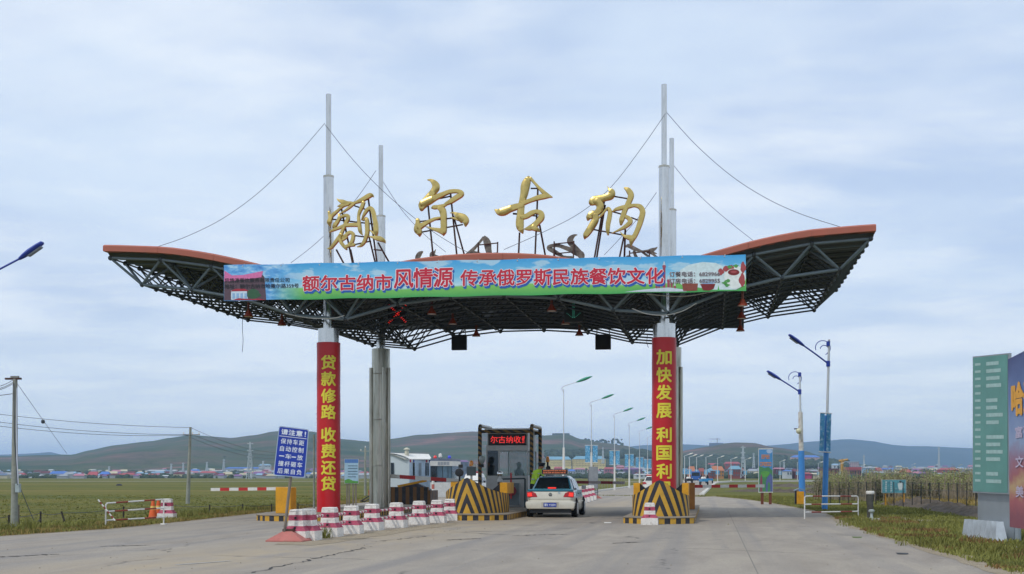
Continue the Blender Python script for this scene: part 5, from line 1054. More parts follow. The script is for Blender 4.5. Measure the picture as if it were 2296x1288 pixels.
    if roofsign:
        q = MB(); q.box(-.46, 1.35, hgt+.05, .46, 1.55, hgt+.23); rs = q.build('roof_sign', M('sign_case', H('#b7a99a'), .5), t, world=False, bevel=.01)
        q = MB(); q.box(-.45, 1.338, hgt+.075, .45, 1.348, hgt+.225); q.build('display', black, rs, world=False)
        q = MB(); r3 = random.Random(4)
        for row in range(2):
            x = -.40
            while x < .38:
                w_ = r3.uniform(.02, .05); q.box(x, 1.333, hgt+.09+row*.07+r3.uniform(0, .01), x+w_, 1.337, hgt+.135+row*.07); x += w_+r3.uniform(.006, .03)
        tag(q.build('led_text', ledor, rs, world=False), kind='stuff')
        for s_ in (-.35, .35): q = MB(); q.box(s_-.03, 1.4, hgt-.02, s_+.03, 1.5, hgt+.05); q.build('sign_foot', alu, t, world=False)
    if lightbar:
        q = MB(); q.box(-.55, 1.6, hgt+.02, .55, 1.85, hgt+.14); q.build('light_bar', lightbar, t, world=False, bevel=.03)
    return t
cp = PY(1234, 0, 45.4)
car('taxi', 'cream and teal taxi with lit tail lamps stopped at the toll booth', 'taxi', (cp.x, 45.4, .005), R(.5))
cp = PY(1461, 0, 122)
car('police_car', 'white police car with a red light bar half hidden behind the right column', 'police car', (cp.x, 122, .005), R(0), white, white, False, None, None, False, redp)
cp = PY(1074, 0, 98)
car('police_car', 'white police car with a light bar beyond the orange beacon', 'police car', (cp.x, 98, .005), R(180), white, white, False, None, None, False, M('red_blue_bar', H('#9c3a4a'), .4), 1.62)
# ------------------------------------------------------------------ people
def person(lab, loc, rz, joints, mats, cap=None, hi=None, seated=False):
    """joints: name -> (x,y,z,r); facing -y locally"""
    t = thing('person', lab, 'person', loc, rz)
    order = ['pelvis', 'waist', 'chest', 'neck', 'head', 'crown']
    e_ = [('pelvis', 'waist'), ('waist', 'chest'), ('chest', 'neck'), ('neck', 'head'), ('head', 'crown')]
    for s_ in ('l', 'r'): e_ += [('chest', 'sh'+s_), ('sh'+s_, 'el'+s_), ('el'+s_, 'wr'+s_), ('wr'+s_, 'ha'+s_), ('pelvis', 'hi'+s_), ('hi'+s_, 'kn'+s_), ('kn'+s_, 'an'+s_), ('an'+s_, 'to'+s_)]
    names2 = [n_ for n_ in joints]; me = bpy.data.meshes.new('body'); me.from_pydata([joints[n_][:3] for n_ in names2], [(names2.index(a_), names2.index(b_2)) for a_, b_2 in e_ if a_ in joints and b_2 in joints], [])
    o = bpy.data.objects.new('body', me); COL.objects.link(o); sk = o.modifiers.new('s', 'SKIN'); sk.use_smooth_shade = True; sv = me.skin_vertices[0].data
    for i, n_ in enumerate(names2):
        r_ = joints[n_][3]; sv[i].radius = (r_, r_*(.75 if n_ in ('chest', 'waist', 'pelvis') else 1)); sv[i].use_root = n_ == 'pelvis'
    ss = o.modifiers.new('u', 'SUBSURF'); ss.levels = 2; dg = bpy.context.evaluated_depsgraph_get(); m2 = bpy.data.meshes.new_from_object(o.evaluated_get(dg)); bpy.data.objects.remove(o); m2.name = 'body'
    m2.materials.clear()
    for m in mats: m2.materials.append(m)
    hz_ = joints['neck'][2]; hx, hy = joints['head'][0], joints['head'][1]
    for p_ in m2.polygons:
        c_ = p_.center; p_.use_smooth = True
        mi = 0 if c_.z > joints['pelvis'][2]-.02 else 1
        if (c_-Vector(joints['head'][:3])).length < .15 and c_.z > hz_+.02: mi = 2
        for k_ in ('hal', 'har'):
            if k_ in joints and (c_-Vector(joints[k_][:3])).length < .09: mi = 2
        p_.material_index = mi
    b_ = link('body', m2, t, False)
    hd = Vector(joints['head'][:3])
    q = MB(); q.lathe([(.098*math.sin(a_), -.1*math.cos(a_)) for a_ in [PI*(.42+.58*k_/8) for k_ in range(8)]], 14, (hd.x, hd.y+.015, hd.z+.04)); q.build('hair', M('hair_black', H('#151312'), .7), t, smooth=80, world=False)
    for sx_ in (-.033, .033): q = MB(); q.lathe([(.004, -.008), (.011, 0), (.004, .008)], 8, (hd.x+sx_, hd.y-.088, hd.z+.01)); q.build('eye', black, t, world=False)
    q = MB(); q.add([(hd.x-.014, hd.y-.085, hd.z-.03), (hd.x+.014, hd.y-.085, hd.z-.03), (hd.x, hd.y-.118, hd.z-.028), (hd.x, hd.y-.09, hd.z+.015)], [(0, 1, 2), (0, 2, 3), (1, 3, 2), (0, 3, 1)]); q.build('nose', skin, t, world=False)
    if cap:
        q = MB(); q.lathe([(.1, .05), (.115, .07), (.15, .12), (.145, .14), (.06, .155)], 18, (hd.x, hd.y+.0, hd.z)); q.add([(hd.x-.09, hd.y-.08, hd.z+.055), (hd.x+.09, hd.y-.08, hd.z+.055), (hd.x+.06, hd.y-.17, hd.z+.04), (hd.x-.06, hd.y-.17, hd.z+.04)], [(0, 1, 2, 3)]); q.build('cap', cap, t, smooth=50, world=False)
    if hi:
        for z in (-.12, .1):
            zz_ = (joints['waist'][2]+joints['chest'][2])/2+z; xx, yy = (joints['waist'][0]+joints['chest'][0])/2, (joints['waist'][1]+joints['chest'][1])/2
            q = MB(); q.lathe([(.195, -.02), (.2, -.018), (.2, .018), (.195, .02)], 20, (xx, yy, zz_), caps=False); q.xf(Matrix.Translation((0, yy, 0)) @ Matrix.Diagonal((1, .82, 1, 1)) @ Matrix.Translation((0, -yy, 0))); q.build('reflective_band', M('reflective_grey', H('#b9bfc4'), .35, .3), t, smooth=60, world=False)
    return t
stand = dict(pelvis=(0, 0, .95, .155), waist=(0, 0, 1.1, .15), chest=(0, 0, 1.36, .17), neck=(0, -.01, 1.53, .06), head=(0, -.02, 1.66, .098), crown=(0, -.015, 1.74, .07),
    shl=(.19, 0, 1.43, .07), ell=(.25, .02, 1.16, .052), wrl=(.25, -.08, .93, .036), hal=(.25, -.11, .84, .035), shr=(-.19, 0, 1.43, .07), elr=(-.25, .02, 1.16, .052), wrr=(-.25, -.08, .93, .036), har=(-.25, -.11, .84, .035),
    hil=(.095, 0, .9, .1), knl=(.1, -.01, .5, .068), anl=(.1, .02, .09, .045), tol=(.11, -.15, .04, .04), hir=(-.095, 0, .9, .1), knr=(-.1, -.01, .5, .068), anr=(-.1, .02, .09, .045), tor=(-.11, -.15, .04, .04))
lean = dict(stand); lean.update(chest=(0, -.16, 1.33, .17), neck=(0, -.26, 1.46, .06), head=(0, -.34, 1.56, .098), crown=(0, -.38, 1.63, .07), waist=(0, -.05, 1.12, .15), shl=(.19, -.16, 1.38, .07), ell=(.25, -.36, 1.2, .052), wrl=(.2, -.56, 1.1, .036), hal=(.19, -.65, 1.08, .035), shr=(-.19, -.16, 1.38, .07), elr=(-.25, -.22, 1.12, .052), wrr=(-.2, -.42, .98, .036), har=(-.19, -.5, .96, .035))
sit = dict(stand)
for k_, v in list(sit.items()): sit[k_] = (v[0], v[1], v[2]-.42, v[3])
sit.update(knl=(.12, -.45, .52, .07), anl=(.12, -.45, .1, .045), tol=(.12, -.6, .05, .04), knr=(-.12, -.45, .52, .07), anr=(-.12, -.45, .1, .045), tor=(-.12, -.6, .05, .04), ell=(.3, -.1, .72, .05), wrl=(.22, -.35, .72, .036), hal=(.16, -.44, .72, .035), elr=(-.3, -.1, .72, .05), wrr=(-.22, -.35, .72, .036), har=(-.16, -.44, .72, .035))
p_ = PY(1196, 0, 48.9); person('officer in a hi-vis yellow jacket and cap leaning towards the taxi', (p_.x, p_.y, .2), R(70), lean, [hiv, darkcl, skin], M('cap_grey', H('#2b2f3d'), .7), True)
p_ = PY(1229, 0, 51.8); person('person in dark clothes standing beyond the taxi roof sign', (p_.x, p_.y, .03), R(40), stand, [darkcl, darkcl, M('skin_dark', H('#4a3630'), .6)])
p_ = PY(1163, 0, 53.9); person('seated toll collector in dark clothes seen through the booth window', (p_.x, p_.y, .62), R(60), sit, [darkcl, darkcl, M('skin_shade', H('#3a2f2e'), .7)])
# ================================================================== railings, cones, fences, poles
def railing(L0, R0, topL, topR, rails, lab, segm, loc, thick=.022, foot=True):
    """L0,R0 ground points of the posts; rails = heights"""
    t = thing('railing', lab, 'railing', tuple((L0+R0)/2), group='portable railings at the road edge'); up = Vector((0, 0, 1))
    m_ = MB(); r_ = .07; A, Bp = L0+up*topL, R0+up*topR; d_ = (Bp-A).normalized()
    m_.path([L0, L0+up*(topL-r_), A+d_*r_*.3-up*r_*.3, A+d_*r_], thick, 8); m_.build('post', white, t, smooth=60)
    m_ = MB(); m_.path([R0, R0+up*(topR-r_), Bp-d_*r_*.3-up*r_*.3, Bp-d_*r_], thick, 8); m_.build('post', white, t, smooth=60)
    for k_, h_ in enumerate(rails):
        a_ = L0+up*topL*h_+d_*(r_ if k_ == 0 else 0); b_2 = R0+up*topR*h_-d_*(r_ if k_ == 0 else 0); m_ = MB()
        for (f0, f1), mi in zip(zip(segm, segm[1:]), [0, 1]*5): m_.tube(a_.lerp(b_2, f0), a_.lerp(b_2, f1), thick, n=8, mi=mi, caps=False)
        m_.build('rail', [white, brownred], t, smooth=60)
    if foot: m_ = MB(); m_.tube(R0+Vector((-.09, 0, .012)), R0+Vector((.09, 0, .012)), .03, n=6); m_.build('foot', white, t)
    return t
L0, R0 = GR(237, 1184), GR(367, 1177)
def hgt_at(p_, px, py): z = p_.dot(FW); return CH+z*(HY-py)/F
railing(L0, R0, hgt_at(L0, 0, 1129), hgt_at(R0, 0, 1120), [1, .66, .30], 'red and white tube railing on the left verge before the orange cones', [0, .14, .36, .65, .86, 1], None)
mm = MB(); A, Bp = PZ(220, 1121, L0.dot(FW)-.1), PZ(258, 1168, L0.dot(FW)-.2)
for k_ in range(9): mm.tube(A.lerp(Bp, k_/9), A.lerp(Bp, (k_+1)/9), .022, n=8, mi=k_ % 2)
tag(mm.build('loose_bar', [white, brownred], smooth=60), 'loose striped bar leaning against the left end of the verge railing', 'bar')
L0, R0 = GR(1804, 1164), GR(1924, 1161)
railing(L0, R0, hgt_at(L0, 0, 1113), hgt_at(R0, 0, 1113), [1, .64, .29], 'white and brown red railing on the right verge beside the lamp posts', [0, .12, .30, .66, .88, 1], None, foot=False)
def cone(px, py, lab):
    p_ = GR(px, py); t = thing('traffic_cone', lab, 'traffic cone', tuple(p_), group='orange cones on the left verge')
    q = MB(); q.box(p_.x-.17, p_.y-.17, 0, p_.x+.17, p_.y+.17, .035); q.build('base', M('cone_base', H('#b99a4a'), .8), t, bevel=.01)
    pr = [(.15, .036), (.122, .19), (.098, .32), (.075, .44), (.052, .56), (.04, .62)]; q = MB()
    for (a_, b_2), mi in zip(zip(pr, pr[1:]), [0, 0, 1, 0, 0]): q.lathe([a_, b_2], 18, (p_.x, p_.y, 0), mi, caps=False)
    q.lathe([(.04, .62), (.03, .625)], 18, (p_.x, p_.y, 0), 0); q.build('cone_body', [orng, M('cone_yellow_band', H('#d9b45a'), .5)], t, smooth=50)
cone(343, 1165, 'left one of the two orange traffic cones behind the verge railing'); cone(355, 1164, 'right one of the two orange traffic cones, beside the railing post')
def fence_post(px, py, hpx, lab, lean=0., r_=.027):
    p_ = GR(px, py); t = p_+Vector((lean, 0, hgt_at(p_, 0, py-hpx))); m_ = MB(); m_.tube(p_, t, r_, n=6); tag(m_.build('fence_post', M('charred_wood', H('#37322d'), .9, 0, .3, 6.)), lab, 'post', 'wire fence posts'); return t
fl = [(20, 1180, 25, 0), (91, 1174, 27, 0), (146, 1174, 27, -.12), (277, 1162, 26, 0), (385, 1150, 20, 0), (470, 1154, 22, 0), (544, 1149, 19, 0), (609, 1148, 18, 0), (668, 1145, 16, 0), (760, 1139, 13, 0)]
od = ['first', 'second', 'third', 'fourth', 'fifth', 'sixth', 'seventh', 'eighth', 'ninth', 'tenth', 'eleventh', 'twelfth', 'thirteenth', 'fourteenth', 'fifteenth', 'sixteenth', 'seventeenth', 'eighteenth', 'nineteenth', 'twentieth']
tops = []
for k_, (px, py, h_, le) in enumerate(fl):
    tops.append(fence_post(px, py, h_, f'dark wooden fence post on the left verge, {od[k_]} from the left' + (', leaning' if le else ''), le))
p_ = GR(78, 1177); m_ = MB(); m_.tube(p_, tops[1]-Vector((0, 0, .25)), .03, n=6); tag(m_.build('fence_brace', MATS['charred_wood']), 'slanted brace propping the second fence post on the left', 'brace')
wp = [GR(-60, 1184)+Vector((0, 0, .33))]+[t_-Vector((0, 0, .05)) for t_ in tops]
m_ = MB()
for a_, b_2 in zip(wp, wp[1:]): m_.path(catenary(a_, b_2, .05, 6), .008, 4)
tag(m_.build('fence_wire', wire), 'single sagging wire strung along the left verge fence posts', 'wire')
# utility poles
def upole(px, pyb, pyt, rb, rt, lab, cross=True, px2=None):
    p_ = GR(px, pyb); z = p_.dot(FW); zt_ = hgt_at(p_, 0, pyt); top = PZ(px2 or px, pyt, z); t = thing('utility_pole', lab, 'utility pole', tuple(p_))
    m_ = MB(); m_.tube(p_, top, rb, rt, n=14); m_.build('pole', conc, t, smooth=60)
    return t, p_, top
t, p_, top = upole(32, 1184, 850, .10, .062, 'concrete utility pole at the left edge with a meter box', px2=34)
m_ = MB(); m_.box(top.x-.28, top.y-.05, top.z-.02, top.x+.17, top.y+.05, top.z+.03); m_.build('crossarm', rust, t)
m_ = MB(); m_.box(top.x-.12, top.y-.04, top.z+.031, top.x+.1, top.y+.04, top.z+.08); m_.build('crossarm', M('light_steel', H('#8a8a86'), .5, .4), t)
q = PZ(41, 1095, p_.dot(FW)-.12); m_ = MB(); m_.box(q.x-.065, q.y-.06, q.z-.12, q.x+.065, q.y+.04, q.z+.12); m_.build('meter_box', M('box_grey_blue', H('#a9b6b8'), .5), t, bevel=.01)
m_ = MB(); m_.path([PZ(38, 870, 36.5), PZ(37, 960, 36.5), PZ(38, 1030, 36.5), PZ(41, 1085, 36.5)], .016, 6); m_.build('conduit', M('conduit_white', H('#c3c8d6'), .5), t, smooth=60)
m_ = MB(); m_.path([PZ(31, 860, 36.5), PZ(32, 980, 36.5), PZ(36, 1030, 36.5), PZ(39, 1088, 36.5)], .012, 6); m_.build('drop_cable', wire, t, smooth=60)
m_ = MB(); q = PZ(40, 1182, 37.1); m_.tube((q.x, q.y, 0), (q.x, q.y, .62), .045, n=8); m_.build('side_post', wood, t)
t2, p2, top2 = upole(421, 1130, 958, .11, .065, 'pale concrete power pole standing in the field', px2=427)
q = top2-Vector((0, 0, .42)); m_ = MB(); m_.box(q.x-.38, q.y-.03, q.z, q.x+.5, q.y+.03, q.z+.05); m_.build('crossarm', M('light_steel', H('#8a8a86'), .5, .4), t2)
for dx in (-.36, .12, .46): m_ = MB(); m_.lathe([(.02, 0), (.035, .03), (.03, .09), (.015, .12)], 8, (q.x+dx, q.y, q.z+.05)); m_.build('insulator', white, t2)
def wline(a_, b_2, sag, lab, r_=.011, n=20): m_ = MB(); m_.path(catenary(a_, b_2, sag, n), r_, 4); tag(m_.build('power_line', wire), lab, 'power line', 'overhead lines')
far = PZ(-300, 905, 60); Z2 = p2.dot(FW)
wline(PZ(-320, 880, 62), PZ(427, 959, Z2), .35, 'uppermost overhead line from the left edge to the field pole'); wline(PZ(-320, 892, 61), PZ(417, 975, Z2), .42, 'middle overhead line from the left edge to the field pole'); wline(PZ(-320, 902, 60), PZ(432, 976, Z2), .5, 'lowest overhead line from the left edge to the field pole')
wline(PZ(427, 959, Z2), PZ(704, 992, 150), 1.2, 'overhead line running from the field pole towards the red column'); wline(PZ(417, 977, Z2), PZ(700, 1004, 150), 1.2, 'overhead line from the left arm of the field pole away to the right'); wline(PZ(437, 977, Z2), PZ(704, 1003, 150), 1.0, 'overhead line from the right arm of the field pole away to the right')
wline(PZ(38, 860, 36.9), PZ(150, 1018, 60), .0, 'stay wire slanting down right from the edge utility pole', .008)
m_ = MB(); q = PZ(97, 946, 44); m_.lathe([(.02, -.07), (.07, -.04), (.07, .04), (.02, .07)], 8, tuple(PZ(96.5, 946, 48))); tag(m_.build('insulator', wire), 'dark insulator on the stay wire right of the edge pole', 'insulator')
wline(PZ(44, 1090, 37), PZ(78, 1172, 37), .02, 'thin cable slanting from the meter box down to the fence', .01)
for a_, b_2 in ((850, 842), (855, 856), (858, 870)): wline(PZ(-60, a_+15, 30), PZ(30, 852+(a_-850), 36.9), .12, 'overhead wire from the left edge to the top of the edge pole' if a_ == 850 else ('slack wire just below the top wire of the edge pole' if a_ == 855 else 'lowest slack wire at the top of the edge pole'), .009, 8)
wline(PZ(-60, 890, 30), PZ(29, 883, 36.9), .02, 'single wire meeting the edge pole below its crossarm', .009, 6)
# thin poles
def thinpole(px, pyb, pyt, r_, lab, mat, cat='pole', name='thin_pole', grp=None):
    p_ = GR(px, pyb); top = Vector((p_.x, p_.y, hgt_at(p_, 0, pyt))); m_ = MB(); m_.tube(p_, top, r_, r_*.8, n=8); return tag(m_.build(name, mat, smooth=60), lab, cat, grp), p_, top
thinpole(704, 1140, 975, .05, 'slim grey pole just left of the red wrapped column', conc)
for (px, yb, yt, lb) in [(568, 1086, 1052, 'small pale power pole in the far field right of the blue sign'), (330, 1073, 1040, 'faint pole before the village, above the verge railing'), (500, 1076, 1046, 'faint pole before the village, right of the field pole'), (455, 1076, 1048, 'faint pole before the village, beside the field pole'), (524, 1076, 1042, 'faint pole right below the dark copse on the hill')]: pass
t, p_, top = upole(819, 1112, 1004, .10, .07, 'pale power pole with a crossarm between the two left columns')
m_ = MB(); m_.box(top.x-.35, top.y-.03, top.z-.28, top.x+.35, top.y+.03, top.z-.23); m_.build('crossarm', conc, t)
for dx in (-.33, 0, .33): m_ = MB(); m_.lathe([(.03, 0), (.04, .05), (.015, .12)], 8, (top.x+dx, top.y, top.z-(.23 if dx else 0))); m_.build('insulator', white, t)
# ------------------------------------------------------------------ boards and signs
def board(px0, px1, py0, py1, Z, legs, lab, facem, legm, cat='signboard', th=.05, legr=.05, edge=None, tilt=0.):
    A, Bp, C_ = PZ(px0, py1, Z), PZ(px1, py1, Z), PZ(px0, py0, Z); t = thing('signboard', lab, cat, (A.x, A.y, 0))
    n_ = (Bp-A).cross(C_-A).normalized(); n_ = n_ if n_.dot(FW) < 0 else -n_
    def S_(u, v, o=0.): return A+(Bp-A)*u+(C_-A)*v+n_*o
    m_ = MB(); m_.add([S_(0, 0, -th), S_(1, 0, -th), S_(1, 1, -th), S_(0, 1, -th), S_(0, 0), S_(1, 0), S_(1, 1), S_(0, 1)], [(0, 1, 2, 3), (4, 5, 6, 7), (0, 1, 5, 4), (1, 2, 6, 5), (2, 3, 7, 6), (3, 0, 4, 7)]); m_.build('frame', edge or alu, t)
    m_ = MB(); e_ = .02; m_.add([S_(e_, e_, .004), S_(1-e_, e_, .004), S_(1-e_, 1-e_, .004), S_(e_, 1-e_, .004)], [(0, 1, 2, 3)]); m_.build('board_print', facem, t)
    for px, pyb in legs:
        q = PZ(px, py1, Z+.06); m_ = MB(); m_.box(q.x-legr, q.y-.03, 0, q.x+legr, q.y+.03, q.z+.05); m_.build('leg', legm, t)
    return t, S_
def patch(t, S_, pts, mat, o=.007, name='printed_patch'): m_ = MB(); m_.add([S_(u, v, o) for u, v in pts], [tuple(range(len(pts)))]); return m_.build(name, mat, t)
def blob(cu, cv, ru, rv, n_=12, wob=.15, ph=0.): return [(cu+ru*math.cos(a_)*(1+wob*math.sin(3*a_+ph)), cv+rv*math.sin(a_)*(1+wob*math.cos(2*a_+ph))) for a_ in [2*PI*k_/n_ for k_ in range(n_)]]
# tall painted board at the right
t, S_ = board(1701, 1733, 1006, 1105, 67, [(1709, 1), (1727, 1)], 'tall narrow blue and green board with two orange words on brown legs', inkm('board_blue', '#4f8fc4'), M('leg_brown', H('#6b3b2a'), .8), edge=white, legr=.07)
patch(t, S_, [(.03, .02), (.97, .02), (.97, .5), (.7, .58), (.4, .56), (.03, .6)], inkm('board_green', '#4c8a5c')); patch(t, S_, blob(.45, .42, .3, .08), inkm('board_green2', '#5da04c'), .009); patch(t, S_, blob(.75, .93, .2, .05), inkm('board_cloud', '#a9c0dc'), .009)
patch(t, S_, [(.1, .02), (.1, .3), (.18, .44), (.26, .3), (.26, .02)], inkm('board_rose', '#8a4a5e'), .011); patch(t, S_, [(.5, .02), (.5, .25), (.62, .36), (.85, .44), (.97, .35), (.97, .02), (.82, .02), (.8, .2), (.7, .25), (.64, .2), (.62, .02)], inkm('board_violet', '#5b6796'), .011)
orl = inkm('board_orange', '#d98a2e'); rr = random.Random(9)
for row, (v0, v1, u0, u1, n_) in enumerate([(.77, .86, .2, .78, 3), (.6, .69, .1, .9, 5)]):
    for k_ in range(n_):
        ua = u0+(u1-u0)*k_/n_; ub = ua+(u1-u0)/n_*.85; w_ = (ub-ua)*.2; m_ = MB()
        def qd(a0, b0, a1, b1): m_.add([S_(a0, b0, .013), S_(a1, b0, .013), S_(a1, b1, .013), S_(a0, b1, .013)], [(0, 1, 2, 3)])
        qd(ua, v0, ua+w_, v1); qd(ub-w_, v0, ub, v1); qd(ua+w_, v1-.016, ub-w_, v1)
        if rr.random() < .7: qd(ua+w_, (v0+v1)/2-.007, ub-w_, (v0+v1)/2+.009)
        if rr.random() < .6: qd(ua+w_, v0, ub-w_, v0+.014)
        tag(m_.build('painted_glyph', orl, t), kind='stuff')
# pale notice board left
t, S_ = board(772, 804, 1029, 1085, 64, [(778, 1), (783, 1), (792, 1), (798, 1)], 'pale blue notice board on four thin posts between the left columns', inkm('notice_pale', '#a9cbe0'), wood, legr=.03)
patch(t, S_, [(.03, .83), (.97, .83), (.97, .98), (.03, .98)], inkm('notice_blue', '#5a86c6')); patch(t, S_, [(.03, .02), (.97, .02), (.97, .1), (.6, .12), (.3, .2), (.03, .14)], inkm('board_green2', '#5da04c'), .009)
m_ = MB()
for k_ in range(5): v = .7-k_*.11; m_.add([S_(.25, v, .01), S_(.92-.1*(k_ == 4), v, .01), S_(.92-.1*(k_ == 4), v+.03, .01), S_(.25, v+.03, .01)], [(0, 1, 2, 3)])
tag(m_.build('text_lines', inkm('notice_ink', '#5b7690'), t), kind='stuff')
# teal board on yellow legs right
t, S_ = board(1977, 2032, 1076, 1106, 63, [(1985, 1), (2026, 1)], 'small teal poster board on two yellow legs before the saplings', tealboard, yelp, legr=.035, edge=alu)
patch(t, S_, blob(.76, .5, .1, .38, 12, .25), inkm('poster_white', '#c9d4d2')); patch(t, S_, blob(.76, .84, .05, .08), inkm('poster_dark', '#2c3a3e'), .01)
m_ = MB()
for (u, w_) in ((.15, .05), (.36, .04)):
    for k_ in range(5): v = .12+k_*.16; m_.add([S_(u, v, .009), S_(u+w_, v, .009), S_(u+w_, v+.1, .009), S_(u, v+.1, .009)], [(0, 1, 2, 3)])
tag(m_.build('text_columns', inkm('poster_white', '#c9d4d2'), t), kind='stuff')
# back of the outbound notice sign
p_ = GR(1331, 1118); Zq = p_.dot(FW); t = thing('notice_sign', 'grey back of an outbound sign with a lattice post beyond the taxi', 'sign', tuple(p_))
A, Bp = PZ(1320, 1096, Zq), PZ(1341, 1047, Zq); m_ = MB(); m_.box(A.x, A.y, A.z, Bp.x, A.y+.04, Bp.z); m_.build('back_plate', M('sign_back', H('#8b8f93'), .5, .3), t)
for px in (1319, 1340): q = PZ(px, 1096, Zq); m_ = MB(); m_.box(q.x-.025, q.y+.05, 0, q.x+.025, q.y+.1, q.z+1.2); m_.build('post', M('post_grey', H('#5d646b'), .5), t)
q = PZ(1330, 1096, Zq); m_ = MB(); m_.box(q.x-.03, q.y+.02+.03, 0, q.x+.03, q.y+.11, q.z+1.5); m_.build('post', wood, t)
for k_ in range(5): a_, b_2 = PZ(1319, 1100+k_*5, Zq), PZ(1340, 1100+k_*5, Zq); m_ = MB(); m_.box(a_.x, a_.y+.03, a_.z-.018, b_2.x, a_.y+.05, a_.z+.018); m_.build('rung', MATS['post_grey'], t)
for k_ in range(4): a_, b_2 = PZ(1321, 1100+k_*5, Zq), PZ(1339, 1100+k_*5, Zq); m_ = MB(); m_.box(a_.x, a_.y+.06, a_.z-.1, b_2.x, a_.y+.07, a_.z-.03); m_.build('reflector_panel', M('panel_pale', H('#b5bcc0'), .5), t)
q = p_; m_ = MB(); m_.prism([(-.45, 0), (.45, 0), (.1, .22), (-.1, .22)], q.y-.3, q.y+.3, 'y'); m_.xf(Matrix.Translation((q.x+.1, 0, 0))); m_.build('pyramid_base', MATS['pink_concrete'], t)
for k_, (px, py) in enumerate([(1303, 1128), (1311, 1126), (1319, 1123.5), (1326, 1121.5)]):
    divider(px+5, py, ['nearest', 'second', 'third', 'farthest'][k_]+' red and white block of the outbound row right of the taxi', 0, 'red and white blocks of the outbound row', 1.25, k_)
# rubbish bin at the lamp foot
p_ = GR(1792, 1133.5); t = thing('waste_bin', 'yellow waste bin with a small roof at the foot of the nearer-left blue lamp post', 'waste bin', tuple(p_))
m_ = MB(); m_.box(p_.x-.13, p_.y-.2, .05, p_.x+.22, p_.y+.2, .68); m_.build('bin_body', yelp, t, bevel=.01)
for k_ in range(4): m_ = MB(); x = p_.x-.12+k_*.088; m_.box(x, p_.y-.207, .06, x+.078, p_.y-.201, .67); m_.build('slat', yelp, t)
m_ = MB(); m_.box(p_.x-.21, p_.y-.2, .0, p_.x-.135, p_.y+.2, .7); m_.build('side_frame', black, t)
m_ = MB(); m_.prism([(p_.x-.25, .70), (p_.x, .80), (p_.x+.26, .72), (p_.x+.26, .755), (p_.x, .84), (p_.x-.25, .74)], p_.y-.25, p_.y+.25, 'y'); m_.build('bin_roof', M('bin_roof_grey', H('#7f8fa6'), .5), t)
# ------------------------------------------------------------------ street lamps with blue heads
def scroll(cx_, cz_, y, sc_, m_, r_=.018):
    for (a0, a1, r0, r1, ox, oz) in ((-40, 200, .62, .5, -.35, .1), (-70, 170, .42, .25, -.25, -.02)):
        pts = []
        for k_ in range(15):
            a_ = R(a0+(a1-a0)*k_/14); rr_ = (r0+(r1-r0)*k_/14)*sc_; pts.append((cx_+ox*sc_+rr_*math.cos(a_), y, cz_+oz*sc_+rr_*math.sin(a_)))
        m_.path(pts, r_, 5)
def lamp(px, pyb, px_t, pyt, hx, hy, jx, jy, bands, lab, banners=False, thick=None):
    p_ = GR(px, pyb); Z = p_.dot(FW); top = PZ(px_t, pyt, Z); t = thing('street_lamp', lab, 'street lamp', tuple(p_), group='blue street lamps on the right verge')
    m_ = MB(); prev = None
    def at(f): return p_.lerp(top, f)
    for f0, f1, r0, r1, mat in bands: q = MB(); q.tube(at(f0), at(f1), r0, r1, n=14); q.build('pole', mat, t, smooth=60)
    q = MB(); q.lathe([(.02, 0), (.05, .03), (.05, .08), (.02, .11)], 10, tuple(top)); q.build('finial', palepole, t, smooth=60)
    J, Hd = PZ(jx, jy, Z), PZ(hx, hy, Z-.1); dpt = .0
    pts = [J]; mid_ = J.lerp(Hd, .5)+Vector((0, 0, (J-Hd).length*.02)); n_ = 8
    for k_ in range(1, n_+1): f = k_/n_; pts.append(J.lerp(Hd, f)+Vector((-.10*math.sin(PI*f)*(J-Hd).length, 0, .06*math.sin(PI*f)*(J-Hd).length))*(-.6))
    q = MB(); q.path(pts, .035, 8); q.build('arm', bluelamp, t, smooth=60)
    q = MB(); q.tube(J-Vector((0, 0, .12)), J+Vector((0, 0, .12)), .085, n=12); q.build('collar', bluelamp, t, smooth=50)
    q = MB(); q.tube(J+Vector((0, 0, .75)), J+Vector((0, 0, .95)), .08, n=12); q.build('collar', bluelamp, t, smooth=50)
    q = MB(); scroll(J.x-.05, J.z+.62, J.y, .56, q); q.build('scrollwork', bluelamp, t, smooth=60)
    lamp_head(t, Hd, (Hd-J).normalized(), bluelamp)
    return t, p_, top, Z
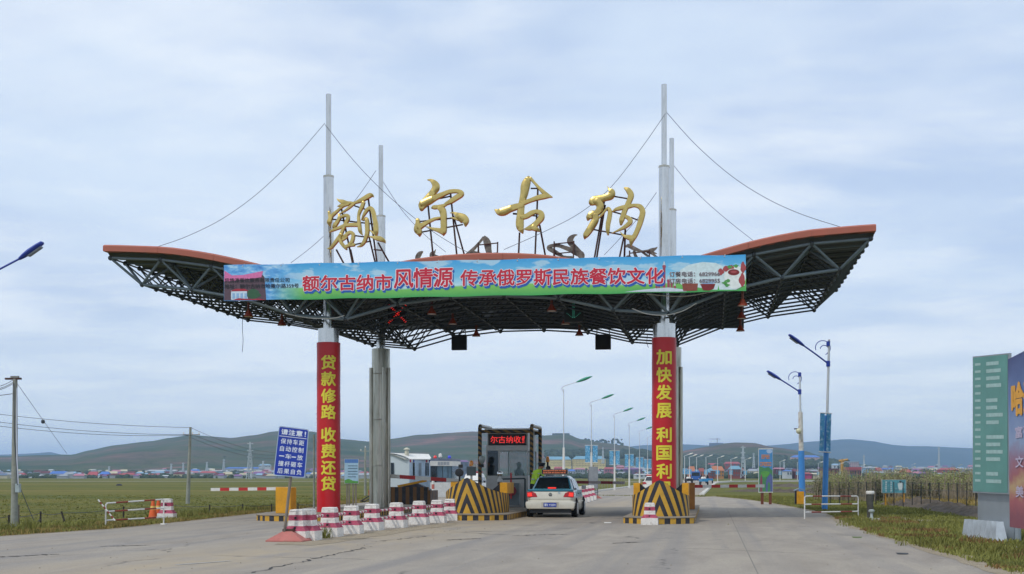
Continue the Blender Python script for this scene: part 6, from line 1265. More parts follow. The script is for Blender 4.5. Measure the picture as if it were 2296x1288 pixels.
def lamp_head(t, P0, d_, mat, ln=.82, w_=.13, lens=None):
    q = MB(); secs = [(0, .35, .5), (.18, .75, .8), (.45, 1.0, 1.), (.8, .95, .85), (.97, .8, .6), (1, .5, .3)]; up = Vector((0, 0, 1)); side = d_.cross(up).normalized(); up2 = side.cross(d_).normalized(); n_ = 10; vs = []
    for f, a_, b_2 in secs:
        for k_ in range(n_): an = 2*PI*k_/n_; vs.append(P0+d_*ln*f+side*math.cos(an)*w_*a_+up2*(math.sin(an)*w_*.62*b_2))
    q.add(vs, [(i*n_+j, i*n_+(j+1) % n_, (i+1)*n_+(j+1) % n_, (i+1)*n_+j) for i in range(len(secs)-1) for j in range(n_)]+[tuple(range(n_)), tuple((len(secs)-1)*n_+j for j in range(n_))]); q.build('lamp_head', mat, t, smooth=50)
    q = MB(); c_ = P0+d_*ln*.6-up2*w_*.62; q.add([c_+d_*.22+side*.08, c_-d_*.22+side*.08, c_-d_*.22-side*.08, c_+d_*.22-side*.08, c_+d_*.2+side*.06-up2*.03, c_-d_*.2+side*.06-up2*.03, c_-d_*.2-side*.06-up2*.03, c_+d_*.2-side*.06-up2*.03], [(4, 5, 6, 7), (0, 1, 5, 4), (1, 2, 6, 5), (2, 3, 7, 6), (3, 0, 4, 7)]); q.build('lens', lens or M('lamp_lens_clear', H('#7d8796'), .2), t)
t, p_, top, Z = lamp(1849, 1143, 1859, 766, 1803, 776, 1857, 816, [(0, .56, .125, .10, bluepole), (.56, 1, .06, .05, palepole)], 'taller street lamp with two blue pennants on a blue painted pole')
for (xa, xb, lb) in ((1840, 1849.5, 0), (1855, 1864, 1)):
    o = MB(); a_ = PZ(xa-1, 927, Z-.25); b_2 = PZ(xb, 927, Z-.25); c_ = PZ(xb-2, 1013, Z-.25); d_ = PZ(xa-3, 1011, Z-.25)
    def fn(i, j): v = a_.lerp(b_2, i).lerp(d_.lerp(c_, i), j); v.y += .05*math.sin(j*7+i*3); return v
    o.grid(4, 14, fn); o.build('pennant', bluecl, t, smooth=180)
for y_, (x0, x1) in ((926, (1839, 1866)), (1013, (1836, 1863))): q = MB(); q.tube(PZ(x0, y_, Z-.2), PZ(x1, y_+2, Z-.2), .025, n=8); q.build('pennant_bar', white, t, smooth=60)
t, p_, top, Z = lamp(1799, 1133, 1793, 843, 1751, 852, 1793, 879, [(0, .42, .16, .15, bluepole), (.42, .72, .12, .105, rustywhite), (.72, 1, .055, .045, palepole)], 'shorter street lamp on a thick blue and flaking white pole with a round fitting')
q = MB(); c_ = PZ(1791, 967, Z-.3); q.lathe([(.14*math.sin(a_), -.14*math.cos(a_)) for a_ in [PI*k_/10 for k_ in range(1, 10)]], 16, tuple(c_)); q.build('camera_globe', M('globe_cream', H('#c9c7a8'), .4), t, smooth=80)
q = MB(); q.tube(PZ(1781, 962, Z-.3), PZ(1792, 962, Z-.2), .03, n=8); q.build('bracket', black, t)
# lamp whose head reaches in from the left edge
J = PZ(-20, 615, 34); P0 = PZ(43, 581, 34); t = thing('street_lamp', 'blue lamp head on a slanted arm reaching in at the left edge of the picture', 'street lamp', (PZ(-75, 1068, 34).x, PZ(-75, 1068, 34).y, 0), group='blue street lamp at the left edge')
base = PZ(-75, 1068, 34); base.z = 0; q = MB(); q.tube(base, PZ(-75, 560, 34), .11, .05, n=12); q.build('pole', palepole, t, smooth=60)
q = MB(); q.path([PZ(-75, 650, 34), PZ(-35, 622, 34), P0], .026, 8); q.build('arm', bluelamp, t, smooth=60); lamp_head(t, P0, (PZ(100, 541, 33.9)-P0).normalized(), bluelamp, .76, .12)
# ------------------------------------------------------------------ row of tall lamps with green heads
def green_lamp(loc, Hh, label, group, flip=1, pennants=True, far=False, rz=0.):
    t = thing('street_lamp', label, 'street lamp', tuple(loc), rz, group)
    q = MB(); q.tube((0, 0, 0), (0, 0, Hh*.45), .11 if not far else .13, .075 if not far else .1, n=10); q.build('pole', white, t, smooth=60, world=False)
    q = MB(); q.tube((0, 0, Hh*.45), (0, 0, Hh-.15), .038 if not far else .09, .028 if not far else .07, n=8); q.build('pole', palepole, t, smooth=60, world=False)
    q = MB(); q.path([(0, 0, Hh-.4), (-.15*flip, 0, Hh-.1), (0, 0, Hh+.05), (.9*flip, 0, Hh+.33)], .03 if not far else .06, 6); q.build('arm', palepole, t, smooth=60, world=False)
    P0 = Vector((.85*flip, 0, Hh+.31)); d_ = Vector((flip, 0, .36)).normalized(); w_ = .15 if not far else .22
    q = MB(); secs = [(0, .2, .3), (.25, .8, .8), (.5, 1., 1.), (.75, .8, .8), (1, .12, .15)]; up2 = Vector((-d_.z*flip, 0, abs(d_.x))); vs = []; n_ = 8
    for f, a_, b_2 in secs:
        for k_ in range(n_): an = 2*PI*k_/n_; vs.append(P0+d_*1.15*f+Vector((0, math.cos(an)*w_*a_, 0))+up2*(math.sin(an)*w_*.7*b_2))
    q.add(vs, [(i*n_+j, i*n_+(j+1) % n_, (i+1)*n_+(j+1) % n_, (i+1)*n_+j) for i in range(4) for j in range(n_)]); q.build('lamp_head', greenlamp if not far else white, t, smooth=50, world=False)
    if pennants:
        for s_ in (-1, 1):
            q = MB(); q.box(min(s_*.12, s_*.52), -.02, 2.6 if not far else 1.9, max(s_*.12, s_*.52), .02, 4.0 if not far else 3.1); q.build('pennant', bluecl, t, world=False)
        for z in (4.02, 2.57) if not far else (3.12, 1.88): q = MB(); q.tube((-.56, 0, z), (.56, 0, z), .02, n=6); q.build('pennant_bar', white, t, world=False)
    return t
ordn = ['nearest', 'second nearest', 'third nearest', 'fourth nearest', 'fifth nearest', 'sixth nearest']
for k_, (px, Z, yt) in enumerate([(1264, 90, 868), (1326, 113, 903), (1378, 137, 930), (1411, 159, 950), (1434, 184, 968), (1452, 206, 982)]):
    p_ = PZ(px, HY, Z); p_.z = 0; Hh = CH+Z*(HY-yt)/F
    green_lamp(p_, Hh, ordn[k_]+' white street lamp with a green head left of the far road', 'street lamps with green heads', 1, k_ > 0)
fr = [(1535, 300, 1017), (1546, 330, 1020), (1562, 360, 1021), (1583, 372, 1021), (1609, 380, 1023), (1639, 392, 1026), (1671, 410, 1027), (1749, 470, 1032), (1788, 500, 1034), (1835, 540, 1036), (1883, 585, 1038), (1932, 640, 1042), (2045, 700, 1040), (2095, 740, 1042), (2150, 760, 1042)]
for k_, (px, Z, yt) in enumerate(fr):
    p_ = PZ(px, HY, Z); p_.z = 0; Hh = CH+Z*(HY-yt)/F
    green_lamp(p_, Hh-.6, f'far white street lamp, {od[k_]} from the left in the row beyond the crossroads', 'far street lamps of the cross road', 1, k_ < 11, True)
# ------------------------------------------------------------------ right verge: bollard, fence, soil, saplings
p_ = GR(1951, 1164); z = p_.dot(FW); t = thing('bollard', 'stout dark concrete bollard with a pale cap on the right verge', 'bollard', tuple(p_))
m_ = MB(); m_.lathe([(.10, 0), (.105, .3), (.10, .82)], 16, (p_.x, p_.y, 0)); m_.build('post', M('dark_concrete', H('#4a4a44'), .9, 0, .25, 5., .4, 15), t, smooth=50)
m_ = MB(); m_.lathe([(.125, .82), (.14, .85), (.14, .9), (.11, .93)], 16, (p_.x, p_.y, 0)); m_.build('cap', white, t, smooth=50)
p_ = GR(1954, 1168); t = thing('meter_stub', 'small pale pipe stub with a flat head before the dark bollard', 'pipe', tuple(p_))
m_ = MB(); m_.lathe([(.07, 0), (.06, .1), (.04, .12), (.04, .26), (.09, .28), (.1, .33), (.05, .36)], 12, (p_.x, p_.y, 0)); m_.build('stub', M('stub_pale', H('#9fa9a6'), .6), t, smooth=50)
m_ = MB(); m_.box(p_.x+.05, p_.y-.1, 0, p_.x+.26, p_.y+.02, .07); m_.build('foot_block', kwhite, t, bevel=.01)
rp = []; 
for k_ in range(22):
    f = k_/21; px = 1862+(2290-1862)*f; pyb = 1131+ (1147-1131)*f+ (6 if px > 2050 else 0)*(px-2050)/200; p_ = GR(px, pyb); hh = CH+p_.dot(FW)*(HY-(1072+5*f))/F*1.0; tp = p_+Vector((random.uniform(-.03, .03), 0, 1.15))
    m_ = MB(); m_.tube(p_, tp, .022, n=5); tag(m_.build('fence_post', black), f'thin dark post of the right wire fence, ' + ((od[k_] if k_ < 20 else ['twenty-first', 'twenty-second'][k_-20]))+' from the left', 'post', 'thin posts of the right wire fence'); rp.append(tp)
m_ = MB()
for z in (0, .3, .6):
    for a_, b_2 in zip(rp, rp[1:]): m_.tube(a_-Vector((0, 0, z+.05)), b_2-Vector((0, 0, z+.05)), .006, n=3, caps=False)
tag(m_.build('fence_wire', wire), 'three thin wires strung along the right fence posts', 'wire')
def mound(name, pts, h_, w_, mat, lab=None, seed=1):
    m_ = MB(); n_ = 60
    def fn(i, j):
        f = i*(len(pts)-1); k_ = min(int(f), len(pts)-2); p_ = pts[k_].lerp(pts[k_+1], f-k_); d_ = (pts[-1]-pts[0]).normalized(); nn = Vector((-d_.y, d_.x, 0)); s_ = (j-.5)*2
        q = p_+nn*s_*w_; hh = h_*max(0, 1-s_*s_)*(.45+.9*abs(mnoise.fractal(Vector((q.x*1.1, q.y*1.1, seed)), 1., 2., 5)))*min(1, i*8, (1-i)*8); return (q.x, q.y, hh-.02)
    m_.grid(n_*2, 14, fn); return tag(m_.build(name, mat, smooth=60), kind='structure')
mound('soil_bank', [GR(1985, 1131), GR(2050, 1135), GR(2110, 1141), GR(2160, 1150), GR(2300, 1170)], .42, .9, MATS['dark_soil'])
mound('soil_bank', [GR(1640, 1102), GR(1760, 1104), GR(1850, 1106), GR(1990, 1118)], .35, 1.6, MATS['dark_soil'], seed=4)
mound('soil_bank', [GR(1700, 1092), GR(1760, 1091), GR(1900, 1096)], .4, 2.5, MATS['dark_soil'], seed=7)
# saplings ---------------------------------------------------------------
def sapling_meshes(seed, h_, nst, leafy, dark):
    r2 = random.Random(seed); st = MB(); lf = MB()
    for k_ in range(nst):
        x, y = r2.gauss(0, .28), r2.gauss(0, .28); hh = h_*r2.uniform(.6, 1.05); dx, dy = r2.uniform(-.12, .12), r2.uniform(-.12, .12); pts = [Vector((x+dx*f+r2.uniform(-.02, .02), y+dy*f, hh*f)) for f in (0, .25, .5, .75, 1)]
        for a_, b_2, f in zip(pts, pts[1:], (1, .8, .6, .4)): st.tube(a_, b_2, .012*f+.004, .012*f*.8+.003, n=4, caps=False)
        for q in range(int(leafy)):
            f = r2.uniform(.2, 1.0) if dark else r2.uniform(.6, 1.05); c_ = Vector((x+dx*f, y+dy*f, hh*f))+Vector((r2.gauss(0, .09), r2.gauss(0, .09), r2.gauss(0, .05))); s_ = r2.uniform(.02, .05); a1 = Vector((r2.uniform(-1, 1), r2.uniform(-1, 1), r2.uniform(-.4, 1))).normalized()*s_; b1 = a1.cross(Vector((r2.uniform(-1, 1), r2.uniform(-1, 1), r2.uniform(-1, 1)))).normalized()*s_*.6
            lf.add([c_-a1, c_+b1, c_+a1, c_-b1], [(0, 1, 2, 3)])
        for q in range(3):
            f = r2.uniform(.3, .9); c_ = Vector((x+dx*f, y+dy*f, hh*f)); st.tube(c_, c_+Vector((r2.gauss(0, .1), r2.gauss(0, .1), .2)), .005, .003, n=3, caps=False)
    return st.mesh('stem', twig), lf.mesh('foliage', leafd if dark else leafm)
protos = [sapling_meshes(k_, [2.0, 2.3, 1.8, 2.1, 1.7][k_], [16, 14, 18, 16, 20][k_], [20, 16, 16, 44, 50][k_], k_ >= 3) for k_ in range(5)]
r2 = random.Random(21); nsap = 0
for row, (pyb, n_) in enumerate([(1121, 46), (1113, 44), (1106, 42), (1100, 38)]):
    for k_ in range(n_):
        px = 1838+(2300-1838)*(k_+r2.random()*.9)/n_ ; p_ = GR(px, pyb+ (px-1840)*.02 + r2.uniform(-2, 2)); c_ = mnoise.noise(Vector((px*.02, row*.3, 5)))
        if c_ < -.35: continue
        dark = (c_ > .12) or (2035 < px < 2075) or (1905 < px < 1945); k2 = r2.choice([3, 4, 4]) if dark else r2.choice([0, 1, 2])
        t = thing('sapling', ('dense dark' if dark else 'slender pale')+' young tree in the '+['front', 'second', 'third', 'back'][row]+' row '+('left of the poster board' if px < 1975 else 'behind the poster board' if px < 2035 else 'right of the poster board' if px < 2110 else 'next to the green sign' if px < 2180 else 'behind the green sign'), 'young tree', (p_.x, p_.y, 0), r2.uniform(0, 6), ('dense young trees' if dark else 'slender young trees')+' behind the right fence')
        zt_ = CH - p_.dot(FW)*r2.uniform(-2, 12)/F*-1; hgt_ = (CH+p_.dot(FW)*(HY-(1068-7 if not dark else 1070-2)+r2.uniform(-8, 7))/F*1.0)
        s_ = max(.5, hgt_/2.0); t.scale = (1.25, 1.25, s_)
        tag(link('stem', protos[k2][0], t, False), kind='stuff'); tag(link('foliage', protos[k2][1], t, False), kind='stuff'); nsap += 1
# thin dark treated stakes and dry grass patch under the saplings
# ------------------------------------------------------------------ right edge: highway sign and billboard
t = thing('highway_sign', 'tall green sign with rows of pale lettering on grey steel supports at the right edge', 'sign', tuple(GR(2215, 1210)))
Zs = 29.5; p0 = PZ(2181, 1105, Zs+1.6); p1 = PZ(2262, 1109, Zs-.3); q0 = PZ(2181, 800, Zs+1.6); q1 = PZ(2262, 792, Zs-.3)
n_ = (p1-p0).cross(q0-p0).normalized(); n_ = n_ if n_.dot(p0) < 0 else -n_
def S2(u, v, o=0.): return p0.lerp(p1, u).lerp(q0.lerp(q1, u), v)+n_*o
m_ = MB(); m_.add([S2(0, 0, -.06), S2(1, 0, -.06), S2(1, 1, -.06), S2(0, 1, -.06), S2(0, 0), S2(1, 0), S2(1, 1), S2(0, 1)], [(0, 1, 2, 3), (4, 5, 6, 7), (0, 1, 5, 4), (1, 2, 6, 5), (2, 3, 7, 6), (3, 0, 4, 7)]); m_.build('frame', skirtm, t)
m_ = MB(); m_.add([S2(.02, .01, .006), S2(.975, .01, .006), S2(.975, .99, .006), S2(.02, .99, .006)], [(0, 1, 2, 3)]); m_.build('board', sgreen, t)
swh = inkm('sign_pale_ink', '#9dbab6'); m_ = MB(); r2 = random.Random(3)
for k_ in range(17):
    v = .93-k_*.053
    m_.add([S2(.08, v, .01), S2(.24, v, .01), S2(.24, v+.018, .01), S2(.08, v+.018, .01)], [(0, 1, 2, 3)])
    ln = r2.uniform(.3, .48)
    if k_ % 5 != 4: m_.add([S2(.4, v-.006, .01), S2(.4+ln, v-.006, .01), S2(.4+ln, v+.02, .01), S2(.4, v+.02, .01)], [(0, 1, 2, 3)])
tag(m_.build('lettering_row', swh, t), kind='stuff')
for u in (.15, .5, .85, 1.0):
    a_ = S2(u, 0, -.2); m_ = MB(); m_.tube((a_.x, a_.y, 0), (a_.x, a_.y, S2(u, .97).z), .07, n=10); m_.build('support', skirtm, t, smooth=60)
m_ = MB(); a_, b_2 = S2(.0, 0, -.12), S2(1.0, 0, -.12); m_.add([(a_.x, a_.y, 0), (b_2.x, b_2.y, 0), b_2, a_], [(0, 1, 2, 3)]); m_.build('support_sheet', skirtm, t)
for k_ in range(8):
    u = .02+k_*.13; a_ = S2(u, 0, .12); m_ = MB(); m_.add([(a_.x-.13, a_.y-.1, 0), (a_.x+.13, a_.y-.06, 0), (a_.x+.07, a_.y+.08, .42), (a_.x-.08, a_.y+.05, .42), (a_.x-.13, a_.y+.12, 0), (a_.x+.13, a_.y+.14, 0)], [(0, 1, 2, 3), (0, 3, 4), (1, 5, 2), (3, 2, 5, 4)]); m_.build('gusset', M('gusset_pale', H('#b9bfc4'), .4, .3), t)
t = thing('billboard', 'blue fading to red billboard with yellow calligraphy cut by the right edge', 'billboard', tuple(GR(2300, 1225)))
p0 = PZ(2264, 1182, 27.5); p1 = PZ(2400, 1202, 23.5); q0 = PZ(2260, 806, 27.5); q1 = PZ(2400, 735, 23.5)
n_ = (p1-p0).cross(q0-p0).normalized(); n_ = n_ if n_.dot(p0) < 0 else -n_
b_ = NB('billboard_print'); o = b_.n('ShaderNodeTexCoord'); uv = b_.n('ShaderNodeSeparateXYZ', {0: o.outputs['UV']}); nz_ = b_.noise(o.outputs['UV'], 5, 5); vv = b_.math('ADD', uv.outputs[1], b_.math('MULTIPLY', b_.math('SUBTRACT', nz_, .5), .25))
b_.set('Base Color', b_.ramp(vv, [(.05, H('#8a4a58')), (.16, H('#a8585e')), (.24, H('#b89a70')), (.3, H('#a05a60')), (.4, H('#8f7088')), (.5, H('#8a9cbc')), (.75, H('#5f78aa')), (1., H('#3a4678'))])); b_.set('Roughness', .45)  # print colours lightened and dulled, so a hazy veil is painted in
m_ = MB(); m_.add([p0, p1, q1, q0], [(0, 1, 2, 3)]); o = m_.build('print', b_.m, t); uvl = o.data.uv_layers.new(name='UVMap')
for li, l_ in enumerate(o.data.loops): uvl.data[li].uv = [(0, 0), (1, 0), (1, 1), (0, 1)][l_.vertex_index]
m_ = MB(); m_.add([p0-n_*.01, p1-n_*.01, q1-n_*.01, q0-n_*.01, p0-n_*.12, p1-n_*.12, q1-n_*.12, q0-n_*.12], [(4, 5, 6, 7), (0, 1, 5, 4), (1, 2, 6, 5), (2, 3, 7, 6), (3, 0, 4, 7)]); m_.build('frame', skirtm, t)
def S3(u, v, o=0.): return p0.lerp(p1, u).lerp(q0.lerp(q1, u), v)+n_*o
yk = inkm('board_yellow_ink', '#e0a030'); wk = inkm('board_lilac_ink', '#c0b4cc')
fit_text('lettering', '哈达', S3(.07, .66), S3(.5, .64), S3(.07, .84), yk, t, .01, .05)
for k_, body in enumerate(['富强', '文明', '美丽']): fit_text('lettering', body, S3(.13, .52-k_*.17), S3(.42, .515-k_*.17), S3(.13, .585-k_*.17), wk, t, .01, .02)
for u in (.1, .6, .95): a_ = S3(u, 0, -.3); m_ = MB(); m_.tube((a_.x, a_.y, 0), (a_.x, a_.y, a_.z+1), .09, n=10); m_.build('support', M('support_dark', H('#4b4247'), .6), t, smooth=60)
# ------------------------------------------------------------------ white cabin and police shop
Zc = 93; t = thing('cabin', 'white prefabricated cabin with a curved roof and a chimney behind the left lane', 'cabin', tuple(PZ(900, HY, Zc)-Vector((0, 0, CH))))
x0, x1 = PZ(830, HY, Zc), PZ(918, HY, Zc); x2 = PZ(966, HY, Zc+1.2); zr = CH+Zc*(HY-1018)/F; ze = CH+Zc*(HY-1030)/F; up = Vector((0, 0, 1))
def gz(p_, z): return Vector((p_.x, p_.y, z))
fr_ = []; n_ = 10
for k_ in range(n_+1): f = k_/n_; fr_.append((f, ze+(zr-ze)*math.sin(PI*min(1, max(0, f)))**.8))
m_ = MB(); dp = Vector((0, 7, 0)); pts = [gz(x0, 0), gz(x1, 0)]+[gz(x0.lerp(x1, f), z) for f, z in fr_[::-1]]
m_.add(pts+[p_+dp for p_ in pts], [tuple(range(len(pts))), tuple(range(len(pts), 2*len(pts)))[::-1]]+[(i, (i+1) % len(pts), len(pts)+(i+1) % len(pts), len(pts)+i) for i in range(len(pts))]); m_.build('wall', cabinw, t)
m_ = MB(); m_.add([gz(x1, 0), gz(x2, 0), gz(x2, ze), gz(x1, ze), gz(x1, 0)+dp, gz(x2, 0)+dp, gz(x2, ze)+dp, gz(x1, ze)+dp], [(0, 1, 2, 3), (1, 5, 6, 2), (5, 4, 7, 6)]); m_.build('wall', M('cabin_pale_blue', H('#b4c6d8'), .5), t)
m_ = MB(); a_ = gz(x1, ze+.02)+Vector((-.3, -.25, 0)); b_2 = gz(x2, ze+.02)+Vector((.12, -.2, 0)); rdg0 = gz(x0.lerp(x1, .45), zr+.06); rdg1 = gz(x1.lerp(x2, .55), zr+.04)
m_.add([a_, b_2, rdg1+Vector((0, 2.5, 0)), rdg0+Vector((0, -.1, 0)), a_-up*.05, b_2-up*.05], [(0, 1, 2, 3), (4, 5, 1, 0)]); m_.build('roof', white, t)
m_ = MB(); pp = [gz(x0.lerp(x1, f), z+.03)+Vector((0, -.15, 0)) for f, z in fr_]; m_.add(pp+[p_+Vector((0, 7.3, 0)) for p_ in pp], [(i, i+1, i+1+len(pp), i+len(pp)) for i in range(len(pp)-1)]); m_.build('roof', white, t, smooth=60)
q = PZ(912, HY, Zc+1); zq = CH+Zc*(HY-1020)/F; m_ = MB(); m_.lathe([(.16, zq-.3), (.15, zq+.28)], 12, (q.x, q.y, 0)); m_.lathe([(.1, zq+.28), (.1, zq+.38)], 12, (q.x, q.y, 0)); m_.lathe([(.25, zq+.38), (.22, zq+.42), (.05, zq+.52)], 12, (q.x, q.y, 0)); m_.build('chimney', M('chimney_cream', H('#b9b6a4'), .7), t, smooth=50)
for px, w_ in ((926, 4), (939, 6), (954, 3), (958.5, 3)):
    a_ = x1.lerp(x2, (px-918)/48); b_2 = x1.lerp(x2, (px+w_-918)/48); z0_, z1_ = CH+Zc*(HY-1067)/F, CH+Zc*(HY-1038)/F; nn = Vector((0, -.03, 0)); m_ = MB(); m_.add([gz(a_, z0_)+nn, gz(b_2, z0_)+nn, gz(b_2, z1_)+nn, gz(a_, z1_)+nn], [(0, 1, 2, 3)]); m_.build('window', dglass if w_ != 6 else M('window_pale', H('#8d97a0'), .2), t)
for px in (919, 955):
    for k_, mt in enumerate((M('badge_red', H('#a8384e'), .5), white, M('badge_blue', H('#3a4fa0'), .5))):
        a_ = x1.lerp(x2, (px+k_*3.6-918)/48); b_2 = x1.lerp(x2, (px+k_*3.6+3.2-918)/48); z0_, z1_ = ze-.22, ze-.02; nn = Vector((0, -.035, 0)); m_ = MB(); m_.add([gz(a_, z0_)+nn, gz(b_2, z0_)+nn, gz(b_2, z1_)+nn, gz(a_, z1_)+nn], [(0, 1, 2, 3)]); m_.build('badge', mt, t)
q = PZ(880, HY, Zc); m_ = MB(); a_ = gz(x0, .02)+Vector((-.1, -.06, 0)); b_2 = gz(x0.lerp(x1, .9), .02)+Vector((0, -.06, 0)); m_.add([a_, b_2, b_2+up*.45, a_+up*.45], [(0, 1, 2, 3)]); m_.build('red_skirting', M('orange_red_trim', H('#b84a34'), .6), t)
m_ = MB(); a_ = gz(x0.lerp(x1, .53), 1.35)+Vector((0, -.05, 0)); b_2 = gz(x0.lerp(x1, .61), 1.35)+Vector((0, -.05, 0)); m_.add([a_, b_2, b_2+up*1., a_+up*1.], [(0, 1, 2, 3)]); m_.build('window', dglass, t)
Zs = 90; t = thing('police_kiosk', 'glazed kiosk with a white lettered fascia and red and blue roof lights', 'kiosk', tuple(PZ(990, HY, Zs)-Vector((0, 0, CH))))
k0, k1 = PZ(965, HY, Zs), PZ(1014, HY, Zs+.8); zf0, zf1, zt2 = CH+Zs*(HY-1045)/F, CH+Zs*(HY-1034)/F, CH+Zs*(HY-1028)/F
def slab(a_, b_2, z0, z1, off, dpt, name, mat): m_ = MB(); o = Vector((0, off, 0)); d_ = Vector((0, dpt, 0)); m_.add([gz(a_, z0)+o, gz(b_2, z0)+o, gz(b_2, z1)+o, gz(a_, z1)+o, gz(a_, z0)+o+d_, gz(b_2, z0)+o+d_, gz(b_2, z1)+o+d_, gz(a_, z1)+o+d_], [(0, 1, 2, 3), (4, 5, 6, 7), (0, 1, 5, 4), (1, 2, 6, 5), (2, 3, 7, 6), (3, 0, 4, 7)]); return m_.build(name, mat, t)
slab(k0, k1, 0, zf0, 0, 3, 'wall', M('kiosk_glass_blue', H('#5c7484'), .12, 0, .25, 1.5)); slab(k0, k1, zf0, zf1, -.12, 3.2, 'fascia_sign', white); slab(k0, k1, zf1+.01, zt2, 0, 3, 'roof', M('roof_blue_grey', H('#6a7486'), .5))
for f in (.02, .3, .55, .8, .97): a_ = k0.lerp(k1, f); b_2 = k0.lerp(k1, f+.02); slab(a_, b_2, 0.01, zf0-.01, -.03, .03, 'mullion', M('mullion_dark', H('#39454f'), .4))
slab(k0.lerp(k1, .02), k0.lerp(k1, .28), .9, zf0-.02, -.02, .015, 'window', dglass); slab(k0, k1, .01, 1.0, -.04, .03, 'sill_panel', white)
m_ = MB()
for k_ in range(8): f = .36+k_*.068; a_ = k0.lerp(k1, f); b_2 = k0.lerp(k1, f+.04); o = Vector((0, -.13, 0)); m_.add([gz(a_, zf0+.06)+o, gz(b_2, zf0+.06)+o, gz(b_2, zf1-.05)+o, gz(a_, zf1-.05)+o], [(0, 1, 2, 3)])
tag(m_.build('lettering_blocks', M('letter_grey_blue', H('#7d8794'), .5), t), kind='stuff')
for px, mt, nm in ((973, M('light_red', (.8, .05, .05), .3), 'r'), (1005, M('light_blue', (.06, .08, .7), .3), 'b')): q = PZ(px, HY, Zs); m_ = MB(); m_.lathe([(.1, 0), (.12, .06), (.1, .14), (.05, .19)], 12, (q.x, q.y+.4, zt2+.002)); m_.build('roof_light', mt, t, smooth=50)
q = PZ(977, HY, Zs); m_ = MB(); m_.lathe([(.02, .0), (.13, .1), (.11, .3), (.02, .34)], 12, (q.x+.15, q.y+.8, zt2)); m_.build('loudspeaker', white, t, smooth=50)
# things left lying by the kiosk: rubble ladder and warning post
p_ = GR(826, 1128); t = thing('steel_rack', 'dark folded steel rack lying left of the bare column foot', 'rack', tuple(p_))
for k_, (a_, b_2) in enumerate([((-.5, 0, .05), (.35, 0, .55)), ((-.3, .25, .05), (.5, .25, .5)), ((-.45, 0, .08), (-.2, .25, .08)), ((.0, 0, .35), (.2, .25, .35)), ((.3, 0, .5), (.45, .25, .48))]): m_ = MB(); m_.tube(p_+Vector(a_), p_+Vector(b_2), .035, n=6); m_.build('bar', black, t)
p_ = GR(971, 1118); t = thing('marker_post', 'red and white marker post beside the white cabin', 'marker post', tuple(p_)); m_ = MB()
for k_ in range(4): m_.tube(p_+up*(k_*.3), p_+up*((k_+1)*.3), .09, n=10, mi=k_ % 2)
m_.build('post', [M('salmon_paint', H('#b8665a'), .7), white], t, smooth=50)
# small building right of the kiosk, pink roofed, and blue fence panels
def house(px0, px1, pyr, pye, pyb, Z, lab, roof, wall, grp=None, windows=0, flat=False, storeys=1, depth=None, cat='house', wcol=None):
    A = PZ(px0, HY, Z); Bp = PZ(px1, HY, Z); zr = CH+Z*(HY-pyr)/F; ze = CH+Z*(HY-pye)/F; zb = CH+Z*(HY-pyb)/F; dp = FW*(depth or max(6, (Bp-A).length*.35))
    t = thing('house' if cat == 'house' else 'apartment_block' if cat == 'apartment block' else 'building', lab, cat, (A.x, A.y, zb), 0, grp)
    m_ = MB(); g0 = min(zb, 0)-3 if zb < 3 else zb-6
    m_.add([gz(A, g0), gz(Bp, g0), gz(Bp, ze), gz(A, ze), gz(A, g0)+dp, gz(Bp, g0)+dp, gz(Bp, ze)+dp, gz(A, ze)+dp], [(0, 1, 2, 3), (4, 5, 6, 7), (1, 5, 6, 2), (3, 0, 4, 7), (2, 3, 7, 6)]); m_.build('wall', wall, t)
    m_ = MB(); o = .3; a_, b_2 = gz(A, ze+.05)-RT*o-FW*o, gz(Bp, ze+.05)+RT*o-FW*o; d2 = dp+FW*2*o; m1 = d2*.5
    if flat: m_.add([a_, b_2, b_2+d2, a_+d2, a_+up*(zr-ze), b_2+up*(zr-ze), b_2+d2+up*(zr-ze), a_+d2+up*(zr-ze)], [(0, 1, 2, 3), (4, 5, 6, 7), (0, 1, 5, 4), (1, 2, 6, 5), (2, 3, 7, 6), (3, 0, 4, 7)])
    else:
        hip = min(.12*(Bp-A).length, 6); r0 = a_+m1+up*(zr-ze)+RT*hip; r1 = b_2+m1+up*(zr-ze)-RT*hip; m_.add([a_, b_2, r1, r0, a_+d2, b_2+d2], [(0, 1, 2, 3), (1, 5, 2), (5, 4, 3, 2), (4, 0, 3), (0, 1, 5, 4)])
    m_.build('roof', roof, t)
    if windows:
        m_ = MB(); W_ = (Bp-A); hh = ze-zb
        for s_ in range(storeys):
            for k_ in range(windows):
                f0 = (k_+.25)/windows; f1 = (k_+.75)/windows; z0 = zb+hh*(s_+.3)/storeys; z1 = zb+hh*(s_+.78)/storeys; o = FW*-.25
                m_.add([gz(A+W_*f0, z0)+o, gz(A+W_*f1, z0)+o, gz(A+W_*f1, z1)+o, gz(A+W_*f0, z1)+o], [(0, 1, 2, 3)])
        tag(m_.build('window', wcol or M('far_window', H('#4f5a66'), .4), t), kind='stuff')
    return t
c_ = lambda n_, h_: M('far_'+n_, H(h_), .7, 0, .1, .05)
blu, redr, pnk, wht, gry, crm, orb, brk, lblu, mar = c_('blue_roof', '#4a72b8'), c_('red_roof', '#a04a50'), c_('pink_roof', '#a87080'), c_('white_wall', '#b9bec2'), c_('grey_wall', '#8f959c'), c_('cream_wall', '#b5ae94'), c_('orange_wall', '#ab6a44'), c_('brick_wall', '#8a4438'), c_('light_blue', '#86a4bc'), c_('maroon_wall', '#5f3038')
ow = lambda k_: od[k_] if k_ < 20 else 'far right'
